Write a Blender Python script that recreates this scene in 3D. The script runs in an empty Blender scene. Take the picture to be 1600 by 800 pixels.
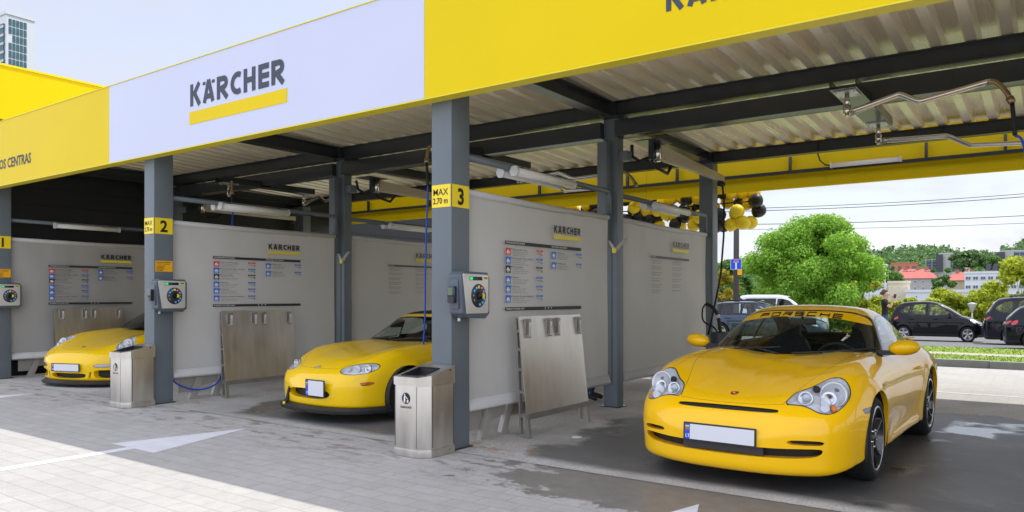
import bpy, bmesh, math, random
import numpy as np
from mathutils import Vector, Matrix
R = math.radians
PI = math.pi
S = bpy.context.scene
COL = S.collection
# ------------------------------------------------------------------ camera
CAMH, FPX, HOR, YAW = 1.4, 1178.0, 463.0, R(35.6)
cam = bpy.data.cameras.new("camera"); camo = bpy.data.objects.new("camera", cam); COL.objects.link(camo)
S.camera = camo
cam.sensor_width = 36.0; cam.lens = 36.0 * FPX / 1600.0
cam.shift_y = (HOR - 400.0) / 1600.0
cam.clip_start = 0.05; cam.clip_end = 6000
camo.location = (0, 0, CAMH); camo.rotation_euler = (R(90), 0, YAW)
FW = (-math.sin(YAW), math.cos(YAW)); RT = (math.cos(YAW), math.sin(YAW))
def P(u, v, D):
    "world point seen in the direction (u,v) of the 1600x800 photograph at depth D metres"
    a = (u - 800) / FPX
    return Vector((D*(FW[0]+a*RT[0]), D*(FW[1]+a*RT[1]), CAMH + D*(HOR-v)/FPX))
# ------------------------------------------------------------------ light
SUNV = Vector((0.33, 0.41, 1.0)).normalized()
el = math.asin(SUNV.z); az = math.atan2(SUNV.x, SUNV.y)
W = bpy.data.worlds.new("World"); S.world = W; W.use_nodes = True
nt = W.node_tree; nt.nodes.clear()
def wn(t, **k):
    n = nt.nodes.new(t)
    for a, b in k.items(): setattr(n, a, b)
    return n
out = wn('ShaderNodeOutputWorld'); bg = wn('ShaderNodeBackground'); sky = wn('ShaderNodeTexSky')
sky.sky_type = 'NISHITA'; sky.sun_disc = False; sky.sun_elevation = el; sky.sun_rotation = az
sky.air_density = 1.0; sky.dust_density = 1.2; sky.ozone_density = 1.0; sky.altitude = 100
bg.inputs[1].default_value = 0.15
tc = wn('ShaderNodeTexCoord'); sep = wn('ShaderNodeSeparateXYZ'); nt.links.new(tc.outputs['Generated'], sep.inputs[0])
ad = wn('ShaderNodeMath', operation='ADD'); ad.inputs[1].default_value = 0.22; nt.links.new(sep.outputs[2], ad.inputs[0])
mx = wn('ShaderNodeMath', operation='MAXIMUM'); mx.inputs[1].default_value = 0.05; nt.links.new(ad.outputs[0], mx.inputs[0])
dv = wn('ShaderNodeVectorMath', operation='DIVIDE'); nt.links.new(tc.outputs['Generated'], dv.inputs[0])
cmb = wn('ShaderNodeCombineXYZ')
for i in range(3): nt.links.new(mx.outputs[0], cmb.inputs[i])
nt.links.new(cmb.outputs[0], dv.inputs[1])
no = wn('ShaderNodeTexNoise'); no.inputs['Scale'].default_value = 1.3; no.inputs['Detail'].default_value = 7; no.inputs['Roughness'].default_value = .55; no.inputs['Distortion'].default_value = .6
nt.links.new(dv.outputs[0], no.inputs['Vector'])
rp = wn('ShaderNodeValToRGB'); rp.color_ramp.elements[0].position = .36; rp.color_ramp.elements[1].position = .66
rp.color_ramp.elements[0].color = (.66, .66, .66, 1); rp.color_ramp.elements[1].color = (.95, .95, .95, 1)
nt.links.new(no.outputs[0], rp.inputs[0])
mix = wn('ShaderNodeMix', data_type='RGBA'); nt.links.new(rp.outputs[0], mix.inputs[0]); nt.links.new(sky.outputs[0], mix.inputs[6])
mix.inputs[7].default_value = (2.52, 2.50, 2.76, 1)
# sky brightened behind the camera, out of view: added fill for the shade
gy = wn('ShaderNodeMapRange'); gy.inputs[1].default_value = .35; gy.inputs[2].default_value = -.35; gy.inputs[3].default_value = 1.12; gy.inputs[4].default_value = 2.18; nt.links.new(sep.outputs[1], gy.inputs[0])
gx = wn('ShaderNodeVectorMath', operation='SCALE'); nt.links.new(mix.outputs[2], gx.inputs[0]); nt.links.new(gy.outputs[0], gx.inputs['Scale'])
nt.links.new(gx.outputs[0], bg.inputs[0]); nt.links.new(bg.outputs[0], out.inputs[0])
sl = bpy.data.lights.new("sun", 'SUN'); sl.energy = 2.0; sl.angle = R(.53); sl.color = (1, .965, .91)
slo = bpy.data.objects.new("sun", sl); COL.objects.link(slo); slo.rotation_euler = SUNV.to_track_quat('Z', 'Y').to_euler(); slo.location = (10, 10, 40)
vs = S.view_settings; vs.view_transform = 'Standard'; vs.look = 'None'; vs.gamma = 1; vs.use_curve_mapping = False
vs.exposure = 0.89
S.cycles.max_bounces = 8; S.cycles.transparent_max_bounces = 12; S.cycles.diffuse_bounces = 4; S.cycles.glossy_bounces = 4
# ------------------------------------------------------------------ materials
MATS = {}
def sock(b, *names):
    for n in names:
        if n in b.inputs: return b.inputs[n]
def mat(name, col, rough=.5, metal=0., coat=0., spec=.5, var=0., vscale=4., bump=0., bscale=60., stretch=None, trans=0., ior=1.45, emit=0., rvar=0., dirt=0.):
    "procedural principled material with noise in colour, roughness and bump"
    if name in MATS: return MATS[name]
    m = bpy.data.materials.new(name); m.use_nodes = True; MATS[name] = m
    t = m.node_tree; b = t.nodes['Principled BSDF']
    col = tuple(col)+(1,) if len(col) == 3 else col
    b.inputs['Base Color'].default_value = col; b.inputs['Roughness'].default_value = rough; b.inputs['Metallic'].default_value = metal
    sock(b, 'Coat Weight').default_value = coat; sock(b, 'Coat Roughness').default_value = .03
    sock(b, 'Specular IOR Level').default_value = spec
    b.inputs['IOR'].default_value = ior; sock(b, 'Transmission Weight').default_value = trans
    if emit:
        sock(b, 'Emission Color').default_value = col; sock(b, 'Emission Strength').default_value = emit
    tcn = t.nodes.new('ShaderNodeTexCoord'); src = tcn.outputs['Object']
    if stretch:
        mp = t.nodes.new('ShaderNodeMapping'); mp.inputs['Scale'].default_value = stretch; t.links.new(src, mp.inputs[0]); src = mp.outputs[0]
    if var or rvar:
        n = t.nodes.new('ShaderNodeTexNoise'); n.inputs['Scale'].default_value = vscale; n.inputs['Detail'].default_value = 6; n.inputs['Roughness'].default_value = .6
        t.links.new(src, n.inputs['Vector'])
        if var:
            r = t.nodes.new('ShaderNodeValToRGB'); e = r.color_ramp.elements
            e[0].position = .3; e[1].position = .72
            e[0].color = tuple(max(0, c*(1-var)) for c in col[:3])+(1,); e[1].color = tuple(min(1, c*(1+var)) for c in col[:3])+(1,)
            t.links.new(n.outputs[0], r.inputs[0]); t.links.new(r.outputs[0], b.inputs['Base Color'])
        if rvar:
            mr = t.nodes.new('ShaderNodeMapRange'); mr.inputs[1].default_value = .3; mr.inputs[2].default_value = .7
            mr.inputs[3].default_value = max(0, rough-rvar); mr.inputs[4].default_value = min(1, rough+rvar)
            t.links.new(n.outputs[0], mr.inputs[0]); t.links.new(mr.outputs[0], b.inputs['Roughness'])
    if bump:
        n2 = t.nodes.new('ShaderNodeTexNoise'); n2.inputs['Scale'].default_value = bscale; n2.inputs['Detail'].default_value = 4
        t.links.new(src, n2.inputs['Vector']); bp = t.nodes.new('ShaderNodeBump'); bp.inputs['Strength'].default_value = bump; bp.inputs['Distance'].default_value = .02
        t.links.new(n2.outputs[0], bp.inputs['Height']); t.links.new(bp.outputs[0], b.inputs['Normal'])
    return m
def glassmat(name, tint, spec=1., rough=0.0, drops=False):
    if name in MATS: return MATS[name]
    m = bpy.data.materials.new(name); m.use_nodes = True; MATS[name] = m; t = m.node_tree; t.nodes.clear()
    o = t.nodes.new('ShaderNodeOutputMaterial'); tr = t.nodes.new('ShaderNodeBsdfTransparent'); gl = t.nodes.new('ShaderNodeBsdfGlossy')
    fr = t.nodes.new('ShaderNodeFresnel'); mxs = t.nodes.new('ShaderNodeMixShader')
    gm = t.nodes.new('ShaderNodeNewGeometry'); mi_ = t.nodes.new('ShaderNodeMapRange'); mi_.inputs[3].default_value = 1.5; mi_.inputs[4].default_value = 1/1.5; t.links.new(gm.outputs['Backfacing'], mi_.inputs[0]); t.links.new(mi_.outputs[0], fr.inputs[0])
    tr.inputs[0].default_value = tuple(tint)+(1,); gl.inputs['Roughness'].default_value = rough
    gl.inputs[0].default_value = (spec, spec, spec, 1)
    mul = t.nodes.new('ShaderNodeMath'); mul.operation = 'MULTIPLY'; mul.inputs[1].default_value = 1.15; t.links.new(fr.outputs[0], mul.inputs[0])
    t.links.new(mul.outputs[0], mxs.inputs[0]); t.links.new(tr.outputs[0], mxs.inputs[1]); t.links.new(gl.outputs[0], mxs.inputs[2])
    if drops:
        tcn = t.nodes.new('ShaderNodeTexCoord'); v = t.nodes.new('ShaderNodeTexVoronoi'); v.inputs['Scale'].default_value = 75
        t.links.new(tcn.outputs['Object'], v.inputs['Vector'])
        mr = t.nodes.new('ShaderNodeMapRange'); mr.inputs[1].default_value = 0; mr.inputs[2].default_value = .26; mr.inputs[3].default_value = 1; mr.inputs[4].default_value = 0
        t.links.new(v.outputs['Distance'], mr.inputs[0]); bp = t.nodes.new('ShaderNodeBump'); bp.inputs['Strength'].default_value = .5; bp.inputs['Distance'].default_value = .003
        t.links.new(mr.outputs[0], bp.inputs['Height']); t.links.new(bp.outputs[0], gl.inputs['Normal'])
    t.links.new(mxs.outputs[0], o.inputs[0]); return m
YEL = mat('fascia_yellow', (.73, .535, .002), .45, spec=.15, var=.03, vscale=.7)
YLIP = mat('lip_yellow', (.72, .60, .01), .4)
WHT = mat('panel_white', (.55, .575, .72), .4, spec=.3, var=.02, vscale=.6)
INK = mat('ink_anthracite', (.045, .055, .075), .6)
STEEL = mat('painted_steel', (.125, .15, .165), .45, var=.06, vscale=3, rvar=.06)
DSTEEL = mat('dark_painted_steel', (.036, .041, .043), .24, var=.1, vscale=3)
SHEET = mat('roof_sheet_beige', (.90, .82, .63), .24, metal=.15, spec=.8, var=.05, vscale=9, rvar=.06, stretch=(1, .05, 1), bump=.12, bscale=14)
STAIN = mat('brushed_stainless', (.60, .57, .52), .36, metal=.85, var=.11, vscale=4, rvar=.08, stretch=(2.5, 2.5, .5))
CHROME = mat('polished_stainless', (.72, .70, .66), .14, metal=1.)
PVC = mat('pvc_screen_grey', (.53, .525, .50), .5, spec=.4, var=.05, vscale=1.2, bump=.12, bscale=1.8)
_t = PVC.node_tree; _b = _t.nodes['Principled BSDF']; _o = [n for n in _t.nodes if n.type == 'OUTPUT_MATERIAL'][0]; _x = _t.nodes.new('ShaderNodeBsdfTranslucent'); _x.inputs[0].default_value = (.80, .79, .76, 1); _m = _t.nodes.new('ShaderNodeMixShader'); _m.inputs[0].default_value = .30
_t.links.new(_b.outputs[0], _m.inputs[1]); _t.links.new(_x.outputs[0], _m.inputs[2]); _t.links.new(_m.outputs[0], _o.inputs[0])
PVCL = mat('pvc_hem_pale', (.50, .495, .48), .45, var=.03)
BLK = mat('black_rubber', (.012, .012, .013), .55)
BLKG = mat('black_gloss', (.008, .008, .009), .12)
BLUEH = mat('blue_hose', (.006, .075, .50), .35)
WPLA = mat('white_plastic', (.62, .62, .61), .35)
LAMPW = mat('lamp_cover', (.75, .74, .72), .3)
SIGNY = mat('sign_yellow', (.86, .64, .012), .35)
TXTG = mat('print_grey', (.032, .033, .035), .6)
TXTL = mat('print_midgrey', (.11, .11, .115), .6)
RED = mat('print_red', (.72, .05, .045), .5); BLU = mat('print_blue', (.03, .17, .62), .5); PYEL = mat('print_yellow', (.80, .66, .06), .5)
WPR = mat('print_white', (.75, .75, .76), .5)
# ------------------------------------------------------------------ object helpers
class MB:
    "collects boxes, prisms, tubes and lathes and links them as one mesh"
    def __init__(s): s.v = []; s.f = []; s.m = []; s.sm = []
    def add(s, vs, fs, mi=0, smooth=False):
        o = len(s.v); s.v += [tuple(v) for v in vs]; s.f += [tuple(i+o for i in f) for f in fs]; s.m += [mi]*len(fs); s.sm += [smooth]*len(fs); return s
    def box(s, x0, x1, y0, y1, z0, z1, mi=0, M=None):
        x0, x1 = min(x0, x1), max(x0, x1); y0, y1 = min(y0, y1), max(y0, y1); z0, z1 = min(z0, z1), max(z0, z1)
        vs = [Vector((x, y, z)) for z in (z0, z1) for y in (y0, y1) for x in (x0, x1)]
        if M: vs = [M @ v for v in vs]
        return s.add(vs, [(0,2,3,1), (4,5,7,6), (0,1,5,4), (2,6,7,3), (0,4,6,2), (1,3,7,5)], mi)
    def prism(s, poly, a, b, axis='z', mi=0, M=None, smooth=False):
        "poly in the plane perpendicular to axis; x-axis:(y,z) y-axis:(x,z) z-axis:(x,y)"
        def mk(p, h): return Vector((h, p[0], p[1])) if axis == 'x' else Vector((p[0], h, p[1])) if axis == 'y' else Vector((p[0], p[1], h))
        n = len(poly); vs = [mk(p, a) for p in poly]+[mk(p, b) for p in poly]
        if M: vs = [M @ v for v in vs]
        s.add(vs, [tuple(range(n))[::-1], tuple(range(n, 2*n))], mi)
        o = len(s.v)-2*n
        for i in range(n):
            j = (i+1) % n; s.f.append((o+i, o+j, o+n+j, o+n+i)); s.m.append(mi); s.sm.append(smooth)
        return s
    def tube(s, pts, r, n=10, mi=0, caps=True):
        pts = [Vector(p) for p in pts]; rs = r if isinstance(r, (list, tuple)) else [r]*len(pts)
        T = (pts[1]-pts[0]).normalized(); up = Vector((0, 0, 1)) if abs(T.z) < .9 else Vector((0, 1, 0))
        A = T.cross(up).normalized(); vs = []
        for i, p in enumerate(pts):
            T = (pts[min(i+1, len(pts)-1)]-pts[max(i-1, 0)]).normalized()
            A = (A-T*A.dot(T)).normalized(); B = T.cross(A)
            for k in range(n):
                t = 2*PI*k/n; vs.append(p+(A*math.cos(t)+B*math.sin(t))*rs[i])
        fs = [(i*n+k, i*n+(k+1) % n, (i+1)*n+(k+1) % n, (i+1)*n+k) for i in range(len(pts)-1) for k in range(n)]
        s.add(vs, fs, mi, True)
        if caps:
            o = len(s.v)-len(vs); s.f += [tuple(o+k for k in range(n))[::-1], tuple(o+(len(pts)-1)*n+k for k in range(n))]; s.m += [mi]*2; s.sm += [False]*2
        return s
    def lathe(s, prof, c, axis='z', n=24, mi=0, M=None):
        "prof list of (r, h) around axis through c"
        vs = []
        for r, h in prof:
            for k in range(n):
                t = 2*PI*k/n; a, b = r*math.cos(t), r*math.sin(t)
                v = Vector((a, b, h)) if axis == 'z' else Vector((h, a, b)) if axis == 'x' else Vector((b, h, a))
                vs.append(Vector(c)+v)
        if M: vs = [M @ v for v in vs]
        m = len(prof)
        return s.add(vs, [(i*n+k, i*n+(k+1) % n, (i+1)*n+(k+1) % n, (i+1)*n+k) for i in range(m-1) for k in range(n)], mi, True)
    def ball(s, c, r, n=14, mi=0, sc=(1, 1, 1)):
        vs = []; fs = []
        m = n//2
        for i in range(m+1):
            ph = PI*i/m
            for k in range(n):
                t = 2*PI*k/n; vs.append((c[0]+r*sc[0]*math.sin(ph)*math.cos(t), c[1]+r*sc[1]*math.sin(ph)*math.sin(t), c[2]+r*sc[2]*math.cos(ph)))
        for i in range(m):
            for k in range(n):
                a, b, cc, d = i*n+k, i*n+(k+1) % n, (i+1)*n+(k+1) % n, (i+1)*n+k
                fs.append((a, d, cc) if i == 0 else (a, cc, b) if i == m-1 else (a, d, cc, b))
        return s.add(vs, fs, mi, True)
    def build(s, name, mats, parent=None, bevel=0., local=False, label=None, segs=2):
        me = bpy.data.meshes.new(name)
        off = Vector((0, 0, 0))
        if parent is not None and not local:
            off = parent.matrix_basis.translation.copy()
            if parent.parent: off += parent.parent.matrix_basis.translation
        me.from_pydata([tuple(Vector(v)-off) for v in s.v], [], s.f)
        for m in (mats if isinstance(mats, (list, tuple)) else [mats]): me.materials.append(m)
        me.polygons.foreach_set('material_index', s.m); me.polygons.foreach_set('use_smooth', s.sm)
        if not bevel:
            bm = bmesh.new(); bm.from_mesh(me); bmesh.ops.recalc_face_normals(bm, faces=bm.faces); bm.to_mesh(me); bm.free()
        me.update()
        o = bpy.data.objects.new(name, me); COL.objects.link(o)
        if parent is not None: o.parent = parent
        if bevel:
            bm = bmesh.new(); bm.from_mesh(me); bmesh.ops.remove_doubles(bm, verts=bm.verts, dist=1e-5)
            bmesh.ops.recalc_face_normals(bm, faces=bm.faces)
            es = [e for e in bm.edges if len(e.link_faces) == 2 and e.calc_face_angle(0) > .6]
            bmesh.ops.bevel(bm, geom=es, offset=bevel, segments=segs, affect='EDGES', profile=.7, clamp_overlap=True)
            for f in bm.faces: f.smooth = True
            bm.to_mesh(me); bm.free()
            try: me.set_sharp_from_angle(angle=R(35))
            except Exception: pass
        if label: o['label'] = label
        return o
def tag(o, label=None, cat=None, group=None, kind=None):
    if label: o['label'] = label
    if cat: o['category'] = cat
    if group: o['group'] = group
    if kind: o['kind'] = kind
    return o
def thing(name, label, cat, loc=(0, 0, 0), rz=0, group=None):
    o = bpy.data.objects.new(name, None); COL.objects.link(o); o.location = loc; o.rotation_euler = (0, 0, rz); o.empty_display_size = .1
    o.matrix_basis = Matrix.Translation(Vector(loc)) @ Matrix.Rotation(rz, 4, 'Z')
    return tag(o, label, cat, group)
def copy_tree(o, parent=None):
    c = o.copy(); COL.objects.link(c)
    if parent is not None: c.parent = parent
    for ch in [q for q in bpy.data.objects if q.parent == o]: copy_tree(ch, c)
    return c
# ------------------------------------------------------------------ lettering
def text_mb(mb, txt, size, M, mi=0, bold=0., align='LEFT', xs=1.):
    "adds flat letters of the built-in font to a collector, transformed by M"
    cu = bpy.data.curves.new('t', 'FONT'); cu.body = txt; cu.size = size; cu.offset = bold*size; cu.align_x = align; cu.resolution_u = 2
    ob = bpy.data.objects.new('t', cu); COL.objects.link(ob)
    dg = bpy.context.evaluated_depsgraph_get(); me = bpy.data.meshes.new_from_object(ob.evaluated_get(dg))
    vs = [M @ Vector((v.co.x*xs, v.co.y, 0)) for v in me.vertices]
    mb.add(vs, [tuple(p.vertices) for p in me.polygons], mi)
    bpy.data.objects.remove(ob); bpy.data.curves.remove(cu); bpy.data.meshes.remove(me)
def stroke(mb, pts, w, M, k, mi=0, closed=False):
    "flat mitred polyline of width w in the xy plane of M, lifted by k*0.15 mm"
    n = len(pts); L = []; Rr = []
    for i in range(n):
        p = Vector(pts[i]).to_2d()
        a = Vector(pts[(i-1) % n]).to_2d() if (closed or i > 0) else None
        b = Vector(pts[(i+1) % n]).to_2d() if (closed or i < n-1) else None
        d1 = (p-a).normalized() if a is not None else (b-p).normalized()
        d2 = (b-p).normalized() if b is not None else d1
        t = (d1+d2).normalized(); nn = Vector((-t.y, t.x)); c = max(.35, nn.dot(Vector((-d1.y, d1.x))))
        L.append(p+nn*w/2/c); Rr.append(p-nn*w/2/c)
    vs = [M @ Vector((q.x, q.y, k*.00015)) for q in L+Rr]
    m = n if closed else n-1
    mb.add(vs, [(i, n+i, n+(i+1) % n, (i+1) % n) for i in range(m)], mi)
def arc(cx, cy, rx, ry, a0, a1, n=8): return [(cx+rx*math.cos(R(a0+(a1-a0)*i/n)), cy+ry*math.sin(R(a0+(a1-a0)*i/n))) for i in range(n+1)]
def heavy_glyph(ch, s=.255, w=.66):
    "strokes (polyline, closed) of a heavy sans capital, height 1, width w"
    h = s/2
    if ch == 'K': return [([(h, 0), (h, 1)], 0), ([(w-h*.9, 1.0), (h+.10, .46)], 0), ([(h+.16, .56), (w-h*.7, 0.0)], 0)], w
    if ch in 'AÄ':
        g = [([(h*.9, 0), (w/2+.02, 1.0)], 0), ([(w+.04-h*.9, 0), (w/2+.02, 1.0)], 0), ([(h+.08, .27), (w-.06, .27)], 0)]
        if ch == 'Ä': g += [([(w*.05, .88), (w*.05+.15, .88)], 0), ([(w*.8, .88), (w*.8+.15, .88)], 0)]
        return g, w+.04
    if ch == 'R': return [([(h, 0), (h, 1)], 0), ([(h, 1-h)]+arc(w-.26, .70-h*.1, .26-h, .30-h*.9, 90, -90)+[(h, .40)], 0), ([(w*.45, .42), (w-h*.6, 0)], 0)], w
    if ch == 'C': return [(arc(w*.62, .5, w*.62-h, .5-h, 60, 300, 14), 0)], w*.92
    if ch == 'H': return [([(h, 0), (h, 1)], 0), ([(w-h, 0), (w-h, 1)], 0), ([(h, .5), (w-h, .5)], 0)], w
    if ch == 'E': return [([(h, 0), (h, 1)], 0)]+[([(h, y), (w*.82, y)], 0) for y in (h*.9, .5, 1-h*.9)], w*.85
    return [], w
def heavy_word(mb, word, height, width, M, mi=0, s=.255):
    tot = sum(heavy_glyph(c, s)[1]+.055 for c in word)-.055; kx = width/tot/height; x = 0; k = 1
    for c in word:
        g, w = heavy_glyph(c, s)
        for pts, cl in g:
            sw = s*height if not (c == 'Ä' and len(pts) == 2 and abs(pts[0][1]-.88) < .01) else .15*height
            stroke(mb, [((x+p[0])*height*kx, p[1]*height) for p in pts], sw*.93, M, k, mi, cl); k += 1
        x += w+.055
def plane_M(origin, ex, ey):
    ex = Vector(ex).normalized(); ey = Vector(ey).normalized(); ez = ex.cross(ey)
    m = Matrix((ex, ey, ez)).transposed().to_4x4(); m.translation = Vector(origin); return m
# ------------------------------------------------------------------ ground
def ground_mat(name, base, kind):
    m = bpy.data.materials.new(name); m.use_nodes = True; t = m.node_tree; b = t.nodes['Principled BSDF']; L = t.links.new
    def nd(ty, **k):
        n = t.nodes.new(ty)
        for a, c in k.items(): setattr(n, a, c)
        return n
    g = nd('ShaderNodeNewGeometry'); pos = g.outputs['Position']
    def noise(sc, det=5, rough=.6, src=pos, dist=0):
        n = nd('ShaderNodeTexNoise'); n.inputs['Scale'].default_value = sc; n.inputs['Detail'].default_value = det; n.inputs['Roughness'].default_value = rough; n.inputs['Distortion'].default_value = dist
        L(src, n.inputs['Vector']); return n.outputs[0]
    def ramp(src, a, b_, c0, c1):
        r = nd('ShaderNodeValToRGB'); e = r.color_ramp.elements; e[0].position = a; e[1].position = b_; e[0].color = c0; e[1].color = c1; L(src, r.inputs[0]); return r.outputs[0]
    def mixc(f, a, c, bt='MIX'):
        n = nd('ShaderNodeMix', data_type='RGBA', blend_type=bt)
        if isinstance(f, float): n.inputs[0].default_value = f
        else: L(f, n.inputs[0])
        for s_, i in ((a, 6), (c, 7)):
            if isinstance(s_, tuple): n.inputs[i].default_value = s_
            else: L(s_, n.inputs[i])
        return n.outputs[2]
    def math_(op, a, c=None):
        n = nd('ShaderNodeMath', operation=op)
        for s_, i in ((a, 0), (c, 1)):
            if s_ is None: continue
            if isinstance(s_, (int, float)): n.inputs[i].default_value = s_
            else: L(s_, n.inputs[i])
        return n.outputs[0]
    G = lambda v: (v, v, v, 1)
    fine = noise(140, 3); mid = noise(9, 6); big = noise(.9, 5)
    colr = mixc(.35, base, ramp(fine, .25, .75, G(.0), G(1.)), 'OVERLAY')
    colr = mixc(ramp(big, .35, .7, G(0), G(.45)), colr, tuple(c*1.28 for c in base[:3])+(1,))
    colr = mixc(ramp(mid, .40, .75, G(0), G(.4)), colr, tuple(c*.72 for c in base[:3])+(1,))
    if kind == 'bay': colr = mixc(.55, colr, ramp(noise(55, 4, .7), .3, .7, G(.18), G(.82)), 'OVERLAY')
    rough = .82; hgt = mid
    if kind == 'paver':
        br = nd('ShaderNodeTexBrick'); br.offset = .5; br.inputs['Scale'].default_value = 1; br.inputs['Brick Width'].default_value = .32; br.inputs['Row Height'].default_value = .16
        br.inputs['Mortar Size'].default_value = .0042; br.inputs['Mortar Smooth'].default_value = .3; br.inputs['Bias'].default_value = -.2
        br.inputs['Color1'].default_value = G(.34); br.inputs['Color2'].default_value = G(.66); br.inputs['Mortar'].default_value = G(0)
        L(pos, br.inputs['Vector'])
        colr = mixc(.13, colr, br.outputs[0], 'OVERLAY')
        jn = ramp(noise(2.1, 4), .35, .65, G(.35), G(.9))
        colr = mixc(math_('MULTIPLY', br.outputs['Fac'], jn), colr, tuple(c*.62 for c in base[:3])+(1,))
        sep_ = nd('ShaderNodeSeparateXYZ'); L(pos, sep_.inputs[0])
        near = nd('ShaderNodeMapRange'); near.inputs[1].default_value = 4.2; near.inputs[2].default_value = 4.75; L(sep_.outputs[1], near.inputs[0])
        far = nd('ShaderNodeMapRange'); far.inputs[1].default_value = 11.9; far.inputs[2].default_value = 10.9; L(sep_.outputs[1], far.inputs[0]); near_o = math_('MULTIPLY', near.outputs[0], far.outputs[0])
        mpn = nd('ShaderNodeMapping'); mpn.inputs['Scale'].default_value = (1.1, 3.0, 1); L(pos, mpn.inputs[0])
        st = math_('MULTIPLY', ramp(noise(2.6, 8, .68, mpn.outputs[0]), .545, .565, G(0), G(1)), near_o)
        right = nd('ShaderNodeMapRange'); right.inputs[1].default_value = -4.3; right.inputs[2].default_value = -2.9; L(sep_.outputs[0], right.inputs[0])
        wn_ = noise(3.2, 9, .7); wr = math_('ADD', math_('MULTIPLY', math_('SUBTRACT', wn_, .5), 2.6), math_('MULTIPLY', right.outputs[0], near_o))
        r2 = ramp(wr, .46, .56, G(0), G(1)); r2 = math_('MULTIPLY', r2, math_('MULTIPLY', math_('GREATER_THAN', near_o, .02), math_('GREATER_THAN', right.outputs[0], .02)))
        wet = math_('MAXIMUM', math_('MULTIPLY', st, .75), r2)
        colr = mixc(math_('MULTIPLY', wet, .86), colr, mixc(ramp(mid, .3, .7, G(0), G(1)), tuple(c*k for c, k in zip(base[:3], (.34, .32, .29)))+(1,), tuple(c*k for c, k in zip(base[:3], (.50, .48, .45)))+(1,)))
        mr = nd('ShaderNodeMapRange'); mr.inputs[3].default_value = .85; mr.inputs[4].default_value = .38; L(wet, mr.inputs[0]); L(mr.outputs[0], b.inputs['Roughness'])
        hgt = math_('SUBTRACT', math_('MULTIPLY', mid, .3), math_('MULTIPLY', br.outputs['Fac'], 1.0))
    elif kind == 'bay':
        sep_ = nd('ShaderNodeSeparateXYZ'); L(pos, sep_.inputs[0])
        warp = math_('MULTIPLY', math_('SUBTRACT', noise(1.5, 7, .62), .5), 1.5)
        def blob(cx, cy, rx, ry):
            dx = math_('DIVIDE', math_('SUBTRACT', sep_.outputs[0], cx), rx); dy = math_('DIVIDE', math_('SUBTRACT', sep_.outputs[1], cy), ry)
            dd = math_('ADD', math_('POWER', math_('ABSOLUTE', dx), 3.0), math_('POWER', math_('ABSOLUTE', dy), 3.0))
            return math_('SUBTRACT', math_('ADD', dd, warp), 1.0)
        w = math_('MINIMUM', blob(-.6, 7.4, 3.3, 2.9), blob(-6.75, 6.85, 1.6, 1.95))
        wet = nd('ShaderNodeMapRange'); wet.inputs[1].default_value = .10; wet.inputs[2].default_value = -.10; L(w, wet.inputs[0]); edg = nd('ShaderNodeMapRange'); edg.inputs[1].default_value = 5.34; edg.inputs[2].default_value = 5.50; L(math_('ADD', sep_.outputs[1], math_('MULTIPLY', warp, .12)), edg.inputs[0]); wet = math_('MULTIPLY', wet.outputs[0], edg.outputs[0])
        # rake marks across the wet asphalt-grey floor
        mp = nd('ShaderNodeMapping'); mp.inputs['Scale'].default_value = (1.2, 34, 1); L(pos, mp.inputs[0])
        rake = noise(1.0, 4, .6, mp.outputs[0])
        dark = mixc(ramp(rake, .3, .75, G(0), G(.55)), (.045, .045, .044, 1), (.105, .105, .10, 1))
        dark = mixc(ramp(fine, .3, .8, G(0), G(.35)), dark, G(.12))
        lft = nd('ShaderNodeMapRange'); lft.inputs[1].default_value = -1.2; lft.inputs[2].default_value = -4.6; L(sep_.outputs[0], lft.inputs[0]); dark = mixc(math_('MULTIPLY', lft.outputs[0], .8), dark, mixc(ramp(rake, .3, .75, G(0), G(1)), (.14, .138, .13, 1), (.20, .197, .185, 1)))
        dark = mixc(ramp(noise(1.1, 6, .6), .38, .66, G(0), G(.6)), dark, (.155, .152, .145, 1)); dark = mixc(ramp(noise(2.2, 8, .7, dist=1.2), .56, .74, G(0), G(.55)), dark, (.26, .255, .245, 1))
        lt = mixc(ramp(noise(.8, 6, .6), .42, .60, G(0), G(.8)), colr, tuple(c*.68 for c in base[:3])+(1,))
        colr = mixc(wet, lt, dark)
        # front seam: a pale band of dry concrete left along the edge
        pud = ramp(noise(.75, 4, .5, dist=.4), .57, .62, G(0), G(1)); pud = math_('MULTIPLY', pud, wet)
        mr = nd('ShaderNodeMapRange'); mr.inputs[3].default_value = .8; mr.inputs[4].default_value = .48; L(wet, mr.inputs[0])
        rr = math_('SUBTRACT', mr.outputs[0], math_('MULTIPLY', pud, .40)); L(rr, b.inputs['Roughness'])
        hgt = math_('MULTIPLY', math_('ADD', rake, math_('MULTIPLY', fine, .8)), math_('SUBTRACT', 1.0, math_('MULTIPLY', pud, .93)))
        rn = ramp(noise(7, 5), .50, .66, G(0), G(.7))
        for (rx_, ry_) in ((-4.15, 5.55), (-9.2, 5.5)):
            rb = nd('ShaderNodeMapRange'); rb.inputs[1].default_value = 1.6; rb.inputs[2].default_value = -.2; L(math_('ADD', blob(rx_, ry_, .42, .22), .6), rb.inputs[0])
            colr = mixc(math_('MULTIPLY', rb.outputs[0], rn), colr, (.42, .17, .045, 1))
    elif kind == 'grass':
        colr = mixc(ramp(noise(3, 6), .3, .7, G(0), G(1)), base, (base[0]*1.5, base[1]*1.15, base[2]*.8, 1)); b.inputs['Roughness'].default_value = .9
    else: b.inputs['Roughness'].default_value = .9
    bp = nd('ShaderNodeBump'); bp.inputs['Strength'].default_value = .35 if kind != 'grass' else .6; bp.inputs['Distance'].default_value = .006
    L(hgt, bp.inputs['Height']); L(bp.outputs[0], b.inputs['Normal']); L(colr, b.inputs['Base Color']); return m
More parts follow.
